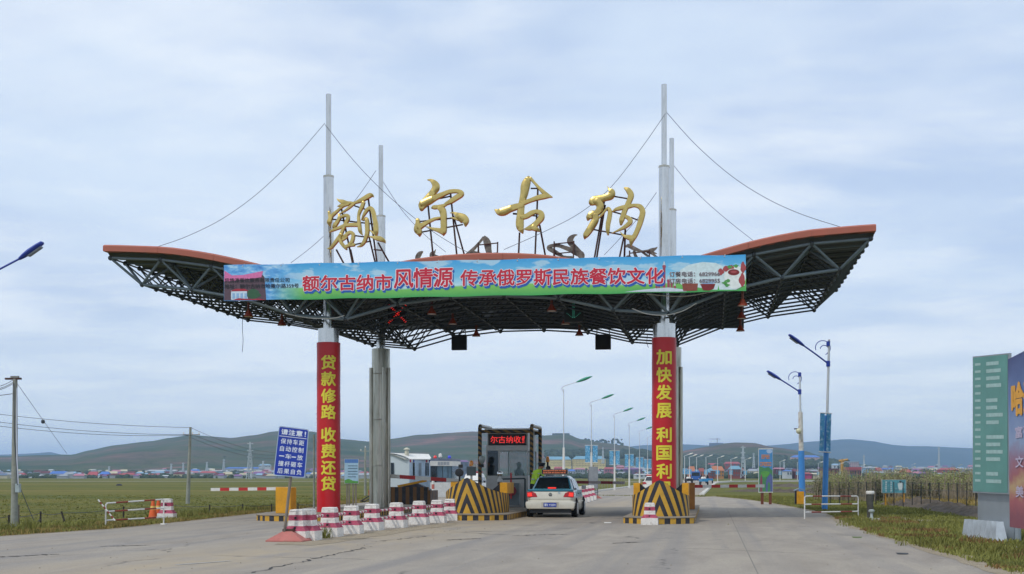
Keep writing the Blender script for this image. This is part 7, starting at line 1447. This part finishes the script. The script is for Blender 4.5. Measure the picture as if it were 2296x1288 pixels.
vil = [(-60, -20, 1062, 1066, 1071, blu, wht), (6, 16, 1068, 1070, 1074, wht, gry), (40, 53, 1061, 1065, 1071, redr, wht), (64, 72, 1070, 1071, 1076, wht, wht), (88, 92, 1065, 1067, 1070, wht, gry), (111, 151, 1057, 1063, 1072, blu, wht), (108, 117, 1053, 1054.5, 1056, wht, wht), (133, 139, 1064, 1069, 1073, redr, wht), (152, 168, 1058, 1062, 1068, lblu, wht), (168, 190, 1063, 1066, 1073, crm, wht), (196, 218, 1058, 1066, 1072, redr, pnk), (219, 226, 1063, 1066, 1071, lblu, wht), (224, 243, 1058, 1064, 1071, blu, redr), (249, 270, 1062, 1067, 1072, redr, wht), (270, 300, 1061, 1065, 1071, redr, crm), (305, 313, 1063, 1067, 1071, pnk, wht), (331, 349, 1063, 1066, 1070, redr, pnk), (330, 368, 1054, 1056, 1062, wht, gry), (362, 378, 1066, 1068, 1072, wht, gry), (384, 394, 1054, 1056, 1061, wht, gry), (395, 403, 1063, 1066, 1070, redr, wht), (425, 446, 1053, 1056, 1062, blu, wht), (448, 482, 1057, 1061, 1067, redr, wht), (470, 511, 1055.5, 1057, 1059.5, wht, lblu), (500, 592, 1048, 1051, 1054, blu, wht), (580, 606, 1041, 1044, 1049, lblu, wht), (560, 582, 1059, 1062, 1067, redr, wht), (585, 600, 1064, 1067, 1071, wht, gry), (597, 606, 1058, 1060, 1064, redr, wht), (608, 632, 1063, 1068, 1074, lblu, wht), (652, 676, 1052, 1056, 1062, redr, wht), (686, 700, 1060, 1063, 1070, blu, wht), (760, 790, 1060, 1064, 1070, redr, wht), (806, 826, 1058, 1062, 1068, redr, crm), (364, 371, 1050, 1052, 1057, pnk, gry)]
names3 = {id(blu): 'blue', id(redr): 'red', id(pnk): 'pink', id(wht): 'white', id(lblu): 'light blue', id(crm): 'cream'}
vil.sort(key=lambda v: v[0]); cnt = {}
for k_, (x0_, x1_, yr, ye, yb_, rf, wl_) in enumerate(vil):
    cl_ = names3[id(rf)]; cnt[cl_] = cnt.get(cl_, 0)+1; Z = 950 if ye > 1057 else (1250 if ye > 1052 else 1500)
    size = 'long' if x1_-x0_ > 25 else 'small' if x1_-x0_ < 12 else 'low'
    house(x0_, x1_, yr, ye, yb_ if yb_ > 1068 else yb_, Z, f'{size} {cl_} roofed house in the far village, {ow(cnt[cl_]-1)} {cl_} roof from the left', rf, wl_, 'village houses beyond the field', windows=max(2, int((x1_-x0_)/3)) if x1_-x0_ > 25 else 0)
r2 = random.Random(11)
# apartment blocks and town
ybl = c_('yellow_wall', '#d8c88e'); tealr = c_('teal_roof', '#6f9aae')
for (x0_, x1_, yr, ye, yb_, lab) in [(1224, 1281, 1024, 1031, 1047, 'long cream apartment block with a pale blue roof right of the booth'), (1284, 1358, 1023, 1030, 1047, 'longer cream apartment block behind the pennant lamps')]:
    t = house(x0_, x1_, yr, ye, yb_, 1500, lab, tealr, ybl, 'apartment blocks', 22, False, 4, 14, 'apartment block', c_('apt_window', '#7c6a58'))
house(1776, 1839, 1021, 1026, 1037, 2000, 'peach apartment block with a violet blue roof on the hill foot', blu, c_('peach_wall', '#c9a08c'), None, 18, False, 4, 16, 'apartment block')
house(1831, 1866, 1035, 1038, 1048, 1700, 'white long block right of the flaking pole', wht, wht, None, 9, True, 2, 12, 'building'); house(1900, 1926, 1035, 1037, 1053, 1600, 'pale pink square block beyond the saplings', gry, c_('palepink', '#b9a2a8'), None, 6, True, 4, 14, 'building')
house(1846, 1882, 1051, 1053, 1068, 800, 'unfinished maroon building with dark openings behind the pennant lamp', mar, c_('brick2', '#7a4a48'), None, 7, True, 2, 14, 'building', c_('opening', '#22252c'))
house(1904, 1932, 1048, 1054, 1066, 820, 'red roofed block above the sapling tops', redr, c_('brick2', '#7a4a48'), None, 5, True, 1, 14, 'building', c_('opening', '#22252c'))
town = [(1600, 1612, 1045, 1058, 1070, orb, orb, 'orange gabled house left of the first far lamps'), (1548, 1560, 1046, 1060, 1072, orb, orb, 'orange house with a steep gable behind the blue truck'), (1594, 1605, 1050, 1056, 1070, tealr, brk, 'brick house with a teal roof beyond the crossroads'), (1570, 1581, 1050, 1058, 1070, brk, orb, 'small orange red house right of the truck'), (1611, 1623, 1046, 1056, 1070, orb, c_('ochre_wall', '#b07a34'), 'ochre gabled house between the far lamps'), (1641, 1662, 1045, 1053, 1070, tealr, brk, 'dark red two storey villa with a teal roof'), (1662, 1670, 1050, 1056, 1069, brk, mar, 'narrow maroon house beside the red villa'), (1590, 1600, 1052, 1060, 1070, tealr, brk, 'brick villa partly behind the ochre house'),
        (1480, 1500, 1046, 1052, 1066, redr, pnk, 'pink house glimpsed left of the right column'), (1383, 1400, 1044, 1048, 1056, pnk, orb, 'orange pink house left of the hanging pennants'), (1356, 1378, 1048, 1052, 1060, redr, pnk, 'pink walled house below the cream apartments'), (1290, 1312, 1050, 1053, 1061, pnk, gry, 'pink roofed row right of the taxi sign'), (1243, 1262, 1047, 1051, 1060, redr, pnk, 'red roofed house below the first cream block'), (1318, 1345, 1052, 1056, 1064, pnk, wht, 'pink roofed white house behind the sign back'), (1400, 1440, 1049, 1053, 1064, c_('violet_roof', '#7a5a86'), c_('violet_wall', '#6f5f80'), 'long violet house left of the right column'), (1425, 1462, 1063, 1065, 1071, wht, wht, 'long low white shed left of the right column'), (1268, 1290, 1053, 1057, 1064, blu, wht, 'blue roofed house behind the first white lamp'),
        (1626, 1660, 1036, 1040, 1047, redr, brk, 'red roofed terrace on the far slope'), (1588, 1615, 1039, 1043, 1050, redr, gry, 'faded red terrace behind the gabled houses'), (1680, 1700, 1052, 1057, 1066, gry, crm, 'grey house left of the tall board'), (1738, 1760, 1049, 1052, 1063, pnk, mar, 'maroon house right of the tall board'), (1764, 1776, 1054, 1057, 1068, blu, wht, 'white house with a violet roof below the peach block'), (1806, 1820, 1060, 1063, 1068, redr, c_('magenta_wall', '#a8406a'), 'magenta shop between the lamp poles'), (1823, 1840, 1061, 1064, 1069, crm, crm, 'cream stall right of the magenta shop'), (1782, 1796, 1053, 1058, 1068, mar, mar, 'dark maroon house behind the flaking pole'),
        (1985, 2006, 1050, 1053, 1062, blu, wht, 'violet roofed hall left of the poster board'), (2030, 2045, 1052, 1060, 1073, redr, gry, 'grey pink house right above the poster board'), (2050, 2110, 1049, 1051, 1056, wht, lblu, 'long pale warehouse above the saplings'), (2112, 2150, 1050, 1054, 1062, redr, brk, 'brick house at the right end of the town'), (1968, 1978, 1049, 1056, 1066, redr, brk, 'small red house above the sapling row'), (2160, 2230, 1050, 1053, 1060, wht, gry, 'pale warehouse behind the green sign'), (1010, 1050, 1032, 1036, 1060, c_('violet_roof', '#7a5a86'), c_('slate_wall', '#5f6a80'), 'long violet roofed hall right of the police kiosk'),
        (1700, 1730, 1050, 1054, 1064, gry, wht, 'grey house hidden behind the tall board'), (1940, 1962, 1047, 1050, 1060, gry, lblu, 'pale blue block behind the yellow crane'), (1868, 1896, 1040, 1043, 1052, lblu, wht, 'white and blue block behind the pennant lamp')]
for k_, (x0_, x1_, yr, ye, yb_, rf, wl_, lab) in enumerate(town):
    Z = 700 if yb_ >= 1068 else (1000 if yb_ >= 1060 else 1500)
    house(x0_, x1_, yr, ye, yb_, Z, lab, rf, wl_, 'houses of the far town', 4 if (x1_-x0_) > 14 else 2, (x1_-x0_) > 40, 2 if yb_-ye > 11 else 1, 12, 'building')
# dense small roofs of the town as one mass
r2 = random.Random(15); m_ = MB(); mats_t = [c_('violet_roof', '#7a6480'), pnk, gry, gry, lblu, mar, c_('slate2', '#5f7088'), crm]
for k_ in range(560):
    if r2.random() < .72: px = r2.uniform(1225, 2190); py = r2.uniform(1049, 1069) - (4 if 1560 < px < 1700 else 0)
    else: px = r2.uniform(-80, 880); py = r2.uniform(1057, 1072)
    Z = 750+(1072-py)*45+r2.uniform(0, 60); s_ = r2.uniform(2, 4.5); A = PZ(px, py, Z); w_ = s_*r2.uniform(.5, 1.3); hh = s_*.38; mi = r2.randrange(8); mw = r2.choice([2, 3, 7, 2])
    s0 = len(m_.v); m_.box(A.x-w_, A.y, A.z-6, A.x+w_, A.y+s_, A.z+hh, mw); m_.add([(A.x-w_-.3, A.y-.3, A.z+hh), (A.x+w_+.3, A.y-.3, A.z+hh), (A.x+w_*.8, A.y+s_/2, A.z+hh*2), (A.x-w_*.8, A.y+s_/2, A.z+hh*2)], [(0, 1, 2, 3)], mi)
tag(m_.build('town_houses', mats_t), 'mass of small distant houses spread along the foot of the hills', 'houses', kind='stuff')
# tree belts ---------------------------------------------------------------
ftree = M('far_tree_green', H('#34422f'), .95, 0, .4, .05)
def tree_mass(name, px0, px1, py0, py1, Za, Zb_, n_, lab, smin, smax, seed):
    r2 = random.Random(seed); m_ = MB()
    for k_ in range(n_):
        px = r2.uniform(px0, px1); f = r2.random(); py = py0+(py1-py0)*f; Z = Za+(Zb_-Za)*(1-f); c_ = PZ(px, py, Z); s_ = r2.uniform(smin, smax)
        o = len(m_.v); n2 = 6; vs = [c_+Vector((0, 0, s_*r2.uniform(.9, 1.15)))]
        for lv, rr_ in ((.75, .8), (.1, 1.15), (-.6, .9)):
            for q in range(n2): a_ = 2*PI*q/n2+lv; vs.append(c_+Vector((math.cos(a_)*s_*rr_*r2.uniform(.7, 1.3), math.sin(a_)*s_*rr_, s_*lv*r2.uniform(.8, 1.2))))
        fs = [(0, 1+q, 1+(q+1) % n2) for q in range(n2)]
        for lv in (0, 1): fs += [(1+lv*n2+q, 1+lv*n2+(q+1) % n2, 1+(lv+1)*n2+(q+1) % n2, 1+(lv+1)*n2+q) for q in range(n2)]
        m_.add(vs, fs)
    return tag(m_.build(name, ftree), lab, 'trees', kind='stuff')
tree_mass('tree_belt', -120, 900, 1058, 1073, 880, 1500, 1900, 'belt of dark trees among the village houses', .8, 2.6, 1)
tree_mass('tree_belt', 1200, 2250, 1054, 1071, 760, 1500, 2600, 'belt of dark trees among the town houses', .7, 2.2, 2)
tree_mass('hill_wood', 1530, 1760, 1025, 1050, 1500, 1900, 1500, 'dark wood on the foot of the right hill', 2.5, 5, 3)
tree_mass('hill_wood', 445, 520, 1023, 1030, 1950, 2150, 160, 'dark copse on the slope above the village', 2.2, 4.5, 4)
tree_mass('hill_wood', 1225, 1460, 1012, 1026, 1700, 2000, 420, 'green scrub on the slope above the apartments', 2, 4.5, 6)
tree_mass('hill_wood', 1690, 1900, 1034, 1048, 1500, 1800, 420, 'dark scrub at the foot of the hill right of the tall board', 2, 4, 8)
tree_mass('ridge_trees', 1270, 1400, 986, 999, 2820, 2900, 60, 'row of small trees along the hill crest', 2, 3.6, 5)
# fortress-like building on the crest, crane, tower crane, pylons
Zr = 2880; A = PZ(1238, 975, Zr); m_ = MB(); Bp = PZ(1276, 975, Zr); m_.box(A.x, A.y, A.z-15, Bp.x, A.y+20, A.z+3); m_.build('crest_wall', c_('crest_grey', '#4d5650')); o = bpy.data.objects['crest_wall']; tag(o, 'low dark structure along the crest of the central hill', 'building')
def lattice(px, pyb, pyt, wpx, Z, lab, mat, arms=(.05, .22, .38)):
    A = PZ(px, pyb, Z); hh = Z*(pyb-pyt)/F; w_ = Z*wpx/F/2; t = thing('pylon', lab, 'pylon', tuple(A), 0, 'power pylons'); m_ = MB(); r_ = max(.1, Z*.00035*.9)
    def cw(f): return w_*(1-f)**1.2*.9+w_*.09
    lv = [0, .15, .3, .44, .56, .67, .77, .86, .94, 1]
    for f0, f1 in zip(lv, lv[1:]):
        for sx_, sy_ in ((-1, -1), (1, -1), (1, 1), (-1, 1)): m_.tube(A+Vector((sx_*cw(f0), sy_*cw(f0), hh*f0)), A+Vector((sx_*cw(f1), sy_*cw(f1), hh*f1)), r_, n=3, caps=False)
        for sy_ in (-1, 1): m_.tube(A+Vector((-cw(f0), sy_*cw(f0), hh*f0)), A+Vector((cw(f1), sy_*cw(f1), hh*f1)), r_*.7, n=3, caps=False); m_.tube(A+Vector((cw(f0), sy_*cw(f0), hh*f0)), A+Vector((-cw(f1), sy_*cw(f1), hh*f1)), r_*.7, n=3, caps=False)
    tag(m_.build('lattice_tower', mat, t), kind='stuff')
    for f in arms: m_ = MB(); z = hh*(1-f); m_.tube(A+Vector((-w_*.95, 0, z)), A+Vector((w_*.95, 0, z)), r_*1.1, n=4); m_.build('crossarm', mat, t)
pyl = M('pylon_grey', H('#a9b3bb'), .6, .2, .05, .1)
lattice(561, 1080, 991, 15, 620, 'large lattice pylon beside the leaning blue sign', pyl); lattice(1666, 1072, 1000, 11, 700, 'lattice pylon between the far lamps and the tall board', pyl)
for px, yb_, yt, lb in [(502, 1057, 1030, 'faint pylon below the copse'), (464, 1060, 1036, 'faint pylon right of the field pole'), (411, 1062, 1038, 'faint pylon left of the field pole'), (384, 1064, 1040, 'faint pylon at the middle of the village'), (590, 1052, 1034, 'faint pylon left of the blue sign'), (1352, 1040, 1003, 'faint pylon above the cream apartments'), (1690, 1050, 1016, 'faint pylon left of the tall board'), (245, 1068, 1046, 'faint pylon above the red village roofs'), (1758, 1072, 1035, 'faint pylon right of the tall board'), (1937, 1068, 1020, 'faint pylon beyond the yellow crane'), (2105, 1068, 1001, 'faint slender mast above the saplings')]: lattice(px, yb_, yt, 5, 1100, lb, pyl, (.08, .3))
Zk = 2450; A = PZ(1608, 1000, Zk); t = thing('tower_crane', 'thin tower crane on the crest of the right hill', 'crane', tuple(A)); m_ = MB(); m_.tube(A, PZ(1608, 982, Zk), .9, n=4); m_.build('mast', pyl, t); m_ = MB(); m_.tube(PZ(1590, 984.5, Zk), PZ(1616, 985, Zk), .6, n=4); m_.build('jib', pyl, t)
A = PZ(1590, 998, Zk); m_ = MB(); Bp = PZ(1622, 998, Zk); m_.box(A.x, A.y, A.z-15, Bp.x, A.y+20, A.z+3.5); tag(m_.build('hilltop_building', c_('slate2', '#5f7088')), 'blue grey building site under the tower crane', 'building')
Zk = 760; t = thing('construction_crane', 'yellow construction crane behind the pennant lamp', 'crane', tuple(PZ(1888, 1066, Zk))); m_ = MB(); m_.tube(PZ(1888, 1066, Zk), PZ(1888, 1031, Zk), .8, n=4); m_.build('mast', c_('crane_yellow', '#b98a2e'), t); m_ = MB(); m_.tube(PZ(1881, 1034, Zk), PZ(1901, 1031, Zk), .6, n=4); m_.build('jib', c_('crane_yellow', '#b98a2e'), t); m_ = MB(); m_.box(*(PZ(1884, 1036, Zk)[:3]), *(PZ(1892, 1031, Zk+2)[:3])); m_.build('cab', c_('crane_yellow', '#b98a2e'), t)
# pale track on the hill slope
# ------------------------------------------------------------------ distant traffic
def vehicle(px, Z, lab, bodym, cargo=None, w_=1.9, h_=2.4, kind='truck', glassm=dglass):
    p_ = PZ(px, HY, Z); t = thing(kind, lab, kind.replace('_', ' '), (p_.x, p_.y, .005), 0.)
    m_ = MB(); m_.box(-w_/2, 0, .45, w_/2, 1.5, h_*.55); m_.prism([(0, h_*.55), (1.5, h_*.55), (1.5, h_*.97), (.35, h_*.97)], -w_/2*.93, w_/2*.93, 'x'); m_.build('cab', bodym, t, world=False, bevel=.04)
    m_ = MB(); m_.box(-w_*.4, .0, h_*.58, w_*.4, .05, h_*.88); m_.build('windscreen', glassm, t, world=False)
    m_ = MB(); m_.box(-w_/2, 1.6, .7, w_/2, 4.5, h_*.7); m_.build('cargo_bed', cargo or bodym, t, world=False, bevel=.03)
    m_ = MB(); m_.box(-w_*.42, -.03, .5, w_*.42, 0.03, .7); m_.build('bumper', black, t, world=False)
    for sx_ in (-1, 1):
        for y in (.6, 3.7): m_ = MB(); m_.tube((sx_*w_*.38, y, .38), (sx_*w_*.5, y, .38), .38, n=14); m_.build('wheel', rubber, t, world=False, smooth=50)
        m_ = MB(); m_.box(sx_*w_*.36-.12, -.04, .78, sx_*w_*.36+.12, .0, .95); m_.build('headlight', white, t, world=False)
    return t
tb = M('truck_blue', H('#2a5aa0'), .4); vehicle(1560, 285, 'blue truck coming along the far road right of the right column', tb, M('truck_load', H('#5b7482'), .8), 2.0, 2.5)
def trike(px, Z, lab, boxm, load=None, rider=True):
    p_ = PZ(px, HY, Z); t = thing('cargo_tricycle', lab, 'cargo tricycle', (p_.x, p_.y, .005), R(200))
    m_ = MB(); m_.box(-.55, .3, .55, .55, 1.7, .95); m_.build('cargo_box', boxm, t, world=False, bevel=.02)
    if load: m_ = MB(); [m_.lathe([(.02, -.2), (.22, -.1), (.22, .1), (.02, .22)], 8, (x, y, 1.1)) for x, y in ((-.25, .7), (.2, .9), (0, 1.3), (.3, 1.4))]; tag(m_.build('sacks', load, t, world=False, smooth=60), kind='stuff')
    for x, y in ((-.6, 1.2), (.6, 1.2), (0, -.75)): m_ = MB(); m_.tube((x-.05, y, .28), (x+.05, y, .28), .28, n=14); m_.build('wheel', rubber, t, world=False, smooth=50)
    m_ = MB(); m_.path([(0, -.75, .3), (0, -.6, .95), (0, -.1, .6), (0, .3, .6)], .05, 6); m_.tube((-.35, -.55, 1.0), (.35, -.55, 1.0), .025, n=6); m_.build('bike_frame', redp, t, world=False, smooth=50)
    m_ = MB(); m_.box(-.15, -.15, .72, .15, .3, .82); m_.build('saddle', black, t, world=False, bevel=.03)
    if rider: person('dark clothed rider on the '+lab.split(' on the ')[0].split(' right of')[0].split(' just')[0]+' far down the road', (p_.x, p_.y, .33), R(200), dict(sit), [darkcl, darkcl, MATS['skin_dark']])
    return t
trike(1573, 213, 'blue cargo tricycle heaped with white sacks on the far road', M('trike_blue', H('#2f86b8'), .4), white)
trike(1586, 262, 'smaller blue cargo tricycle right of the truck', MATS['trike_blue'])
trike(1540, 235, 'dark motor tricycle just right of the right column', black, white)
p_ = GR(267, 1089.5); m_ = MB(); m_.lathe([(.5, -.02), (.46, .12), (.3, .24), (.1, .27)], 12, (0, 0, 0)); m_.xf(Matrix.Translation(p_) @ Matrix.Diagonal((1, .7, 1, 1))); tag(m_.build('heap', M('heap_dark', H('#2c2f3a'), .8), smooth=60), 'small dark covered heap lying in the far left field', 'heap')
# thin mesh fence posts along the left side of the far road, beyond the taxi
r2 = random.Random(2)
for k_ in range(14):
    p_ = GR(1342+k_*5.6, 1101-k_*.9); m_ = MB(); m_.tube(p_+Vector((-1, 0, 0)), p_+Vector((-1, 0, 1.1)), .025, n=4); tag(m_.build('fence_post', conc), 'thin post of the wire mesh fence left of the far road', 'post', 'thin posts along the far road')
# ------------------------------------------------------------------ grass and weeds on the verges
def band_pts(edge, w0, w1, n_, r2, seg=None):
    e_ = [Vector((x, y, 0)) for x, y in edge]; ls = [(q-p_).length for p_, q in zip(e_, e_[1:])]; tot = sum(ls); out = []
    for _ in range(n_):
        d_ = r2.random()*tot; k_ = 0
        while d_ > ls[k_] and k_ < len(ls)-1: d_ -= ls[k_]; k_ += 1
        dr = (e_[k_+1]-e_[k_]).normalized(); nn = Vector((dr.y, -dr.x, 0)); wv = w0+(w1-w0)*r2.random()**(seg or 1.5); out.append(e_[k_]+dr*d_+nn*wv)
    return out
def blades(name, pts, hmin, hmax, mat, lab, seed, per=5, wid=.012):
    r2 = random.Random(seed); vs = []; fs = []
    for p_ in pts:
        hs = .5+.9*max(0, .5+mnoise.noise(Vector((p_.x*.5, p_.y*.5, seed))))
        for _ in range(per):
            x, y = p_.x+r2.gauss(0, .05), p_.y+r2.gauss(0, .05); h_ = r2.uniform(hmin, hmax)*hs; a_ = r2.uniform(0, 2*PI); lx, ly = r2.gauss(0, .35)*h_, r2.gauss(0, .35)*h_; wx, wy = math.cos(a_)*wid, math.sin(a_)*wid; o = len(vs)
            vs += [(x-wx, y-wy, 0), (x+wx, y+wy, 0), (x+lx*.4+wx*.7, y+ly*.4+wy*.7, h_*.6), (x+lx*.4-wx*.7, y+ly*.4-wy*.7, h_*.6), (x+lx, y+ly, h_)]; fs += [(o, o+1, o+2, o+3), (o+3, o+2, o+4)]
    me = bpy.data.meshes.new(name); me.from_pydata(vs, [], fs); me.materials.append(mat); return tag(link(name, me), lab, 'grass', kind='stuff')
r2 = random.Random(31)
le = left_edge[1:9]; re_ = right_edge[0:12]
blades('verge_grass', band_pts(le, -.1, -3.0, 8000, r2, 2.2), .03, .12, grassb, 'green grass along the left road edge', 1, 5, .014)
blades('dry_grass', band_pts(le, .0, -1.6, 4500, r2), .03, .13, grassd, 'dry yellow grass along the left road edge', 2, 5, .012)
blades('field_grass', band_pts(le, -1.5, -60, 9000, r2, 1.8), .015, .05, grassb, 'grass tufts in the left field', 3, 4, .03)
blades('verge_grass', band_pts(re_, -.1, -4.5, 9000, r2), .03, .12, grassb, 'green grass along the right road edge', 4, 5, .014)
blades('reddish_weeds', [p_ for p_ in band_pts(re_[6:], -.05, -2.0, 5000, r2) if mnoise.noise(p_*.55) > .08], .03, .10, grassr, 'reddish brown weeds along the right road edge', 5, 5, .012)
blades('field_grass', band_pts(re_, -3, -30, 9000, r2, 1.8), .02, .07, grassb, 'grass tufts on the right verge and field', 6, 4, .03)
blades('dry_grass', [GR(random.uniform(1990, 2290), random.uniform(1122, 1134)) for _ in range(1500)], .1, .35, grassd, 'tall dry grass under the saplings', 7, 5, .02)
wc = []
for (cxp, cyp) in [(395, 1166), (425, 1163), (470, 1158), (505, 1155), (535, 1153), (300, 1178), (180, 1187), (70, 1192), (20, 1196), (120, 1189), (560, 1150)]: wc += [GR(cxp+random.gauss(0, 14), cyp-3+random.gauss(0, 1.2)) for _ in range(34)]
blades('tall_weeds', wc, .10, .30, grassb, 'clumps of taller weeds along the left road edge', 10, 5, .014)
wc = []
for (cxp, cyp) in [(1990, 1196), (2075, 1222), (2125, 1215), (2180, 1235), (2040, 1190), (1935, 1176), (2240, 1240), (2120, 1185)]: wc += [GR(cxp+random.gauss(0, 22), cyp+random.gauss(0, 2.5)) for _ in range(50)]
blades('tall_weeds', wc, .06, .2, grassb, 'clumps of taller weeds along the right road edge', 11, 5, .012)
blades('weed_tuft', [GR(729+random.gauss(0, 3), 1208+random.gauss(0, .8)) for _ in range(16)], .08, .26, grassb, 'small weeds growing at the foot of the third block', 8, 4, .008)
blades('weed_tuft', [GR(random.gauss(1520, 60), 1177+random.gauss(0, .6)) for _ in range(6)], .02, .05, grassb, 'tiny weeds along the kerb of the right island', 9, 3, .006)
# pebbles and scraps on the road
m_ = MB(); r2 = random.Random(8)
for k_ in range(420):
    px, py = r2.uniform(0, 2296), 1165+120*r2.random()
    if k_ % 3 == 0: px, py = r2.gauss(880, 150), 1218-(r2.gauss(880, 10)-600)*.1+r2.gauss(0, 7)
    if k_ % 3 == 1: px = r2.uniform(1900, 2200); py = 1180+(px-1912)*.32+r2.gauss(0, 5)
    if py < 1150: continue
    p_ = GR(px, py); s_ = r2.uniform(.006, .022); m_.add([p_+Vector((-s_, 0, .004)), p_+Vector((0, -s_, .004)), p_+Vector((s_, 0, .004)), p_+Vector((0, s_, .004)), p_+Vector((0, 0, .006+s_))], [(0, 1, 4), (1, 2, 4), (2, 3, 4), (3, 0, 4)])
tag(m_.build('pebbles', M('pebble_grey', H('#8f8778'), .9, 0, .4, 2.)), 'small pebbles and grit scattered over the road', 'pebbles', kind='stuff')
for px, py, mt, lab in [(2008, 1206, M('scrap_green', H('#7fa03a'), .7), 'yellow green scrap of plastic lying on the road at the right'), (2024, 1244, black, 'small dark scrap on the road at the right'), (1363, 1174, white, 'small white paper scrap on the road left of the right island'), (1922, 1207, M('scrap_olive', H('#5b6b3a'), .8), 'olive leaf scrap on the road below the bollard')]:
    p_ = GR(px, py); m_ = MB(); m_.add([p_+Vector((-.1, -.05, .01)), p_+Vector((.09, -.06, .012)), p_+Vector((.11, .06, .03)), p_+Vector((-.03, .09, .02)), p_+Vector((-.12, .03, .035))], [(0, 1, 2, 3, 4)]); tag(m_.build('litter', mt), lab, 'litter')
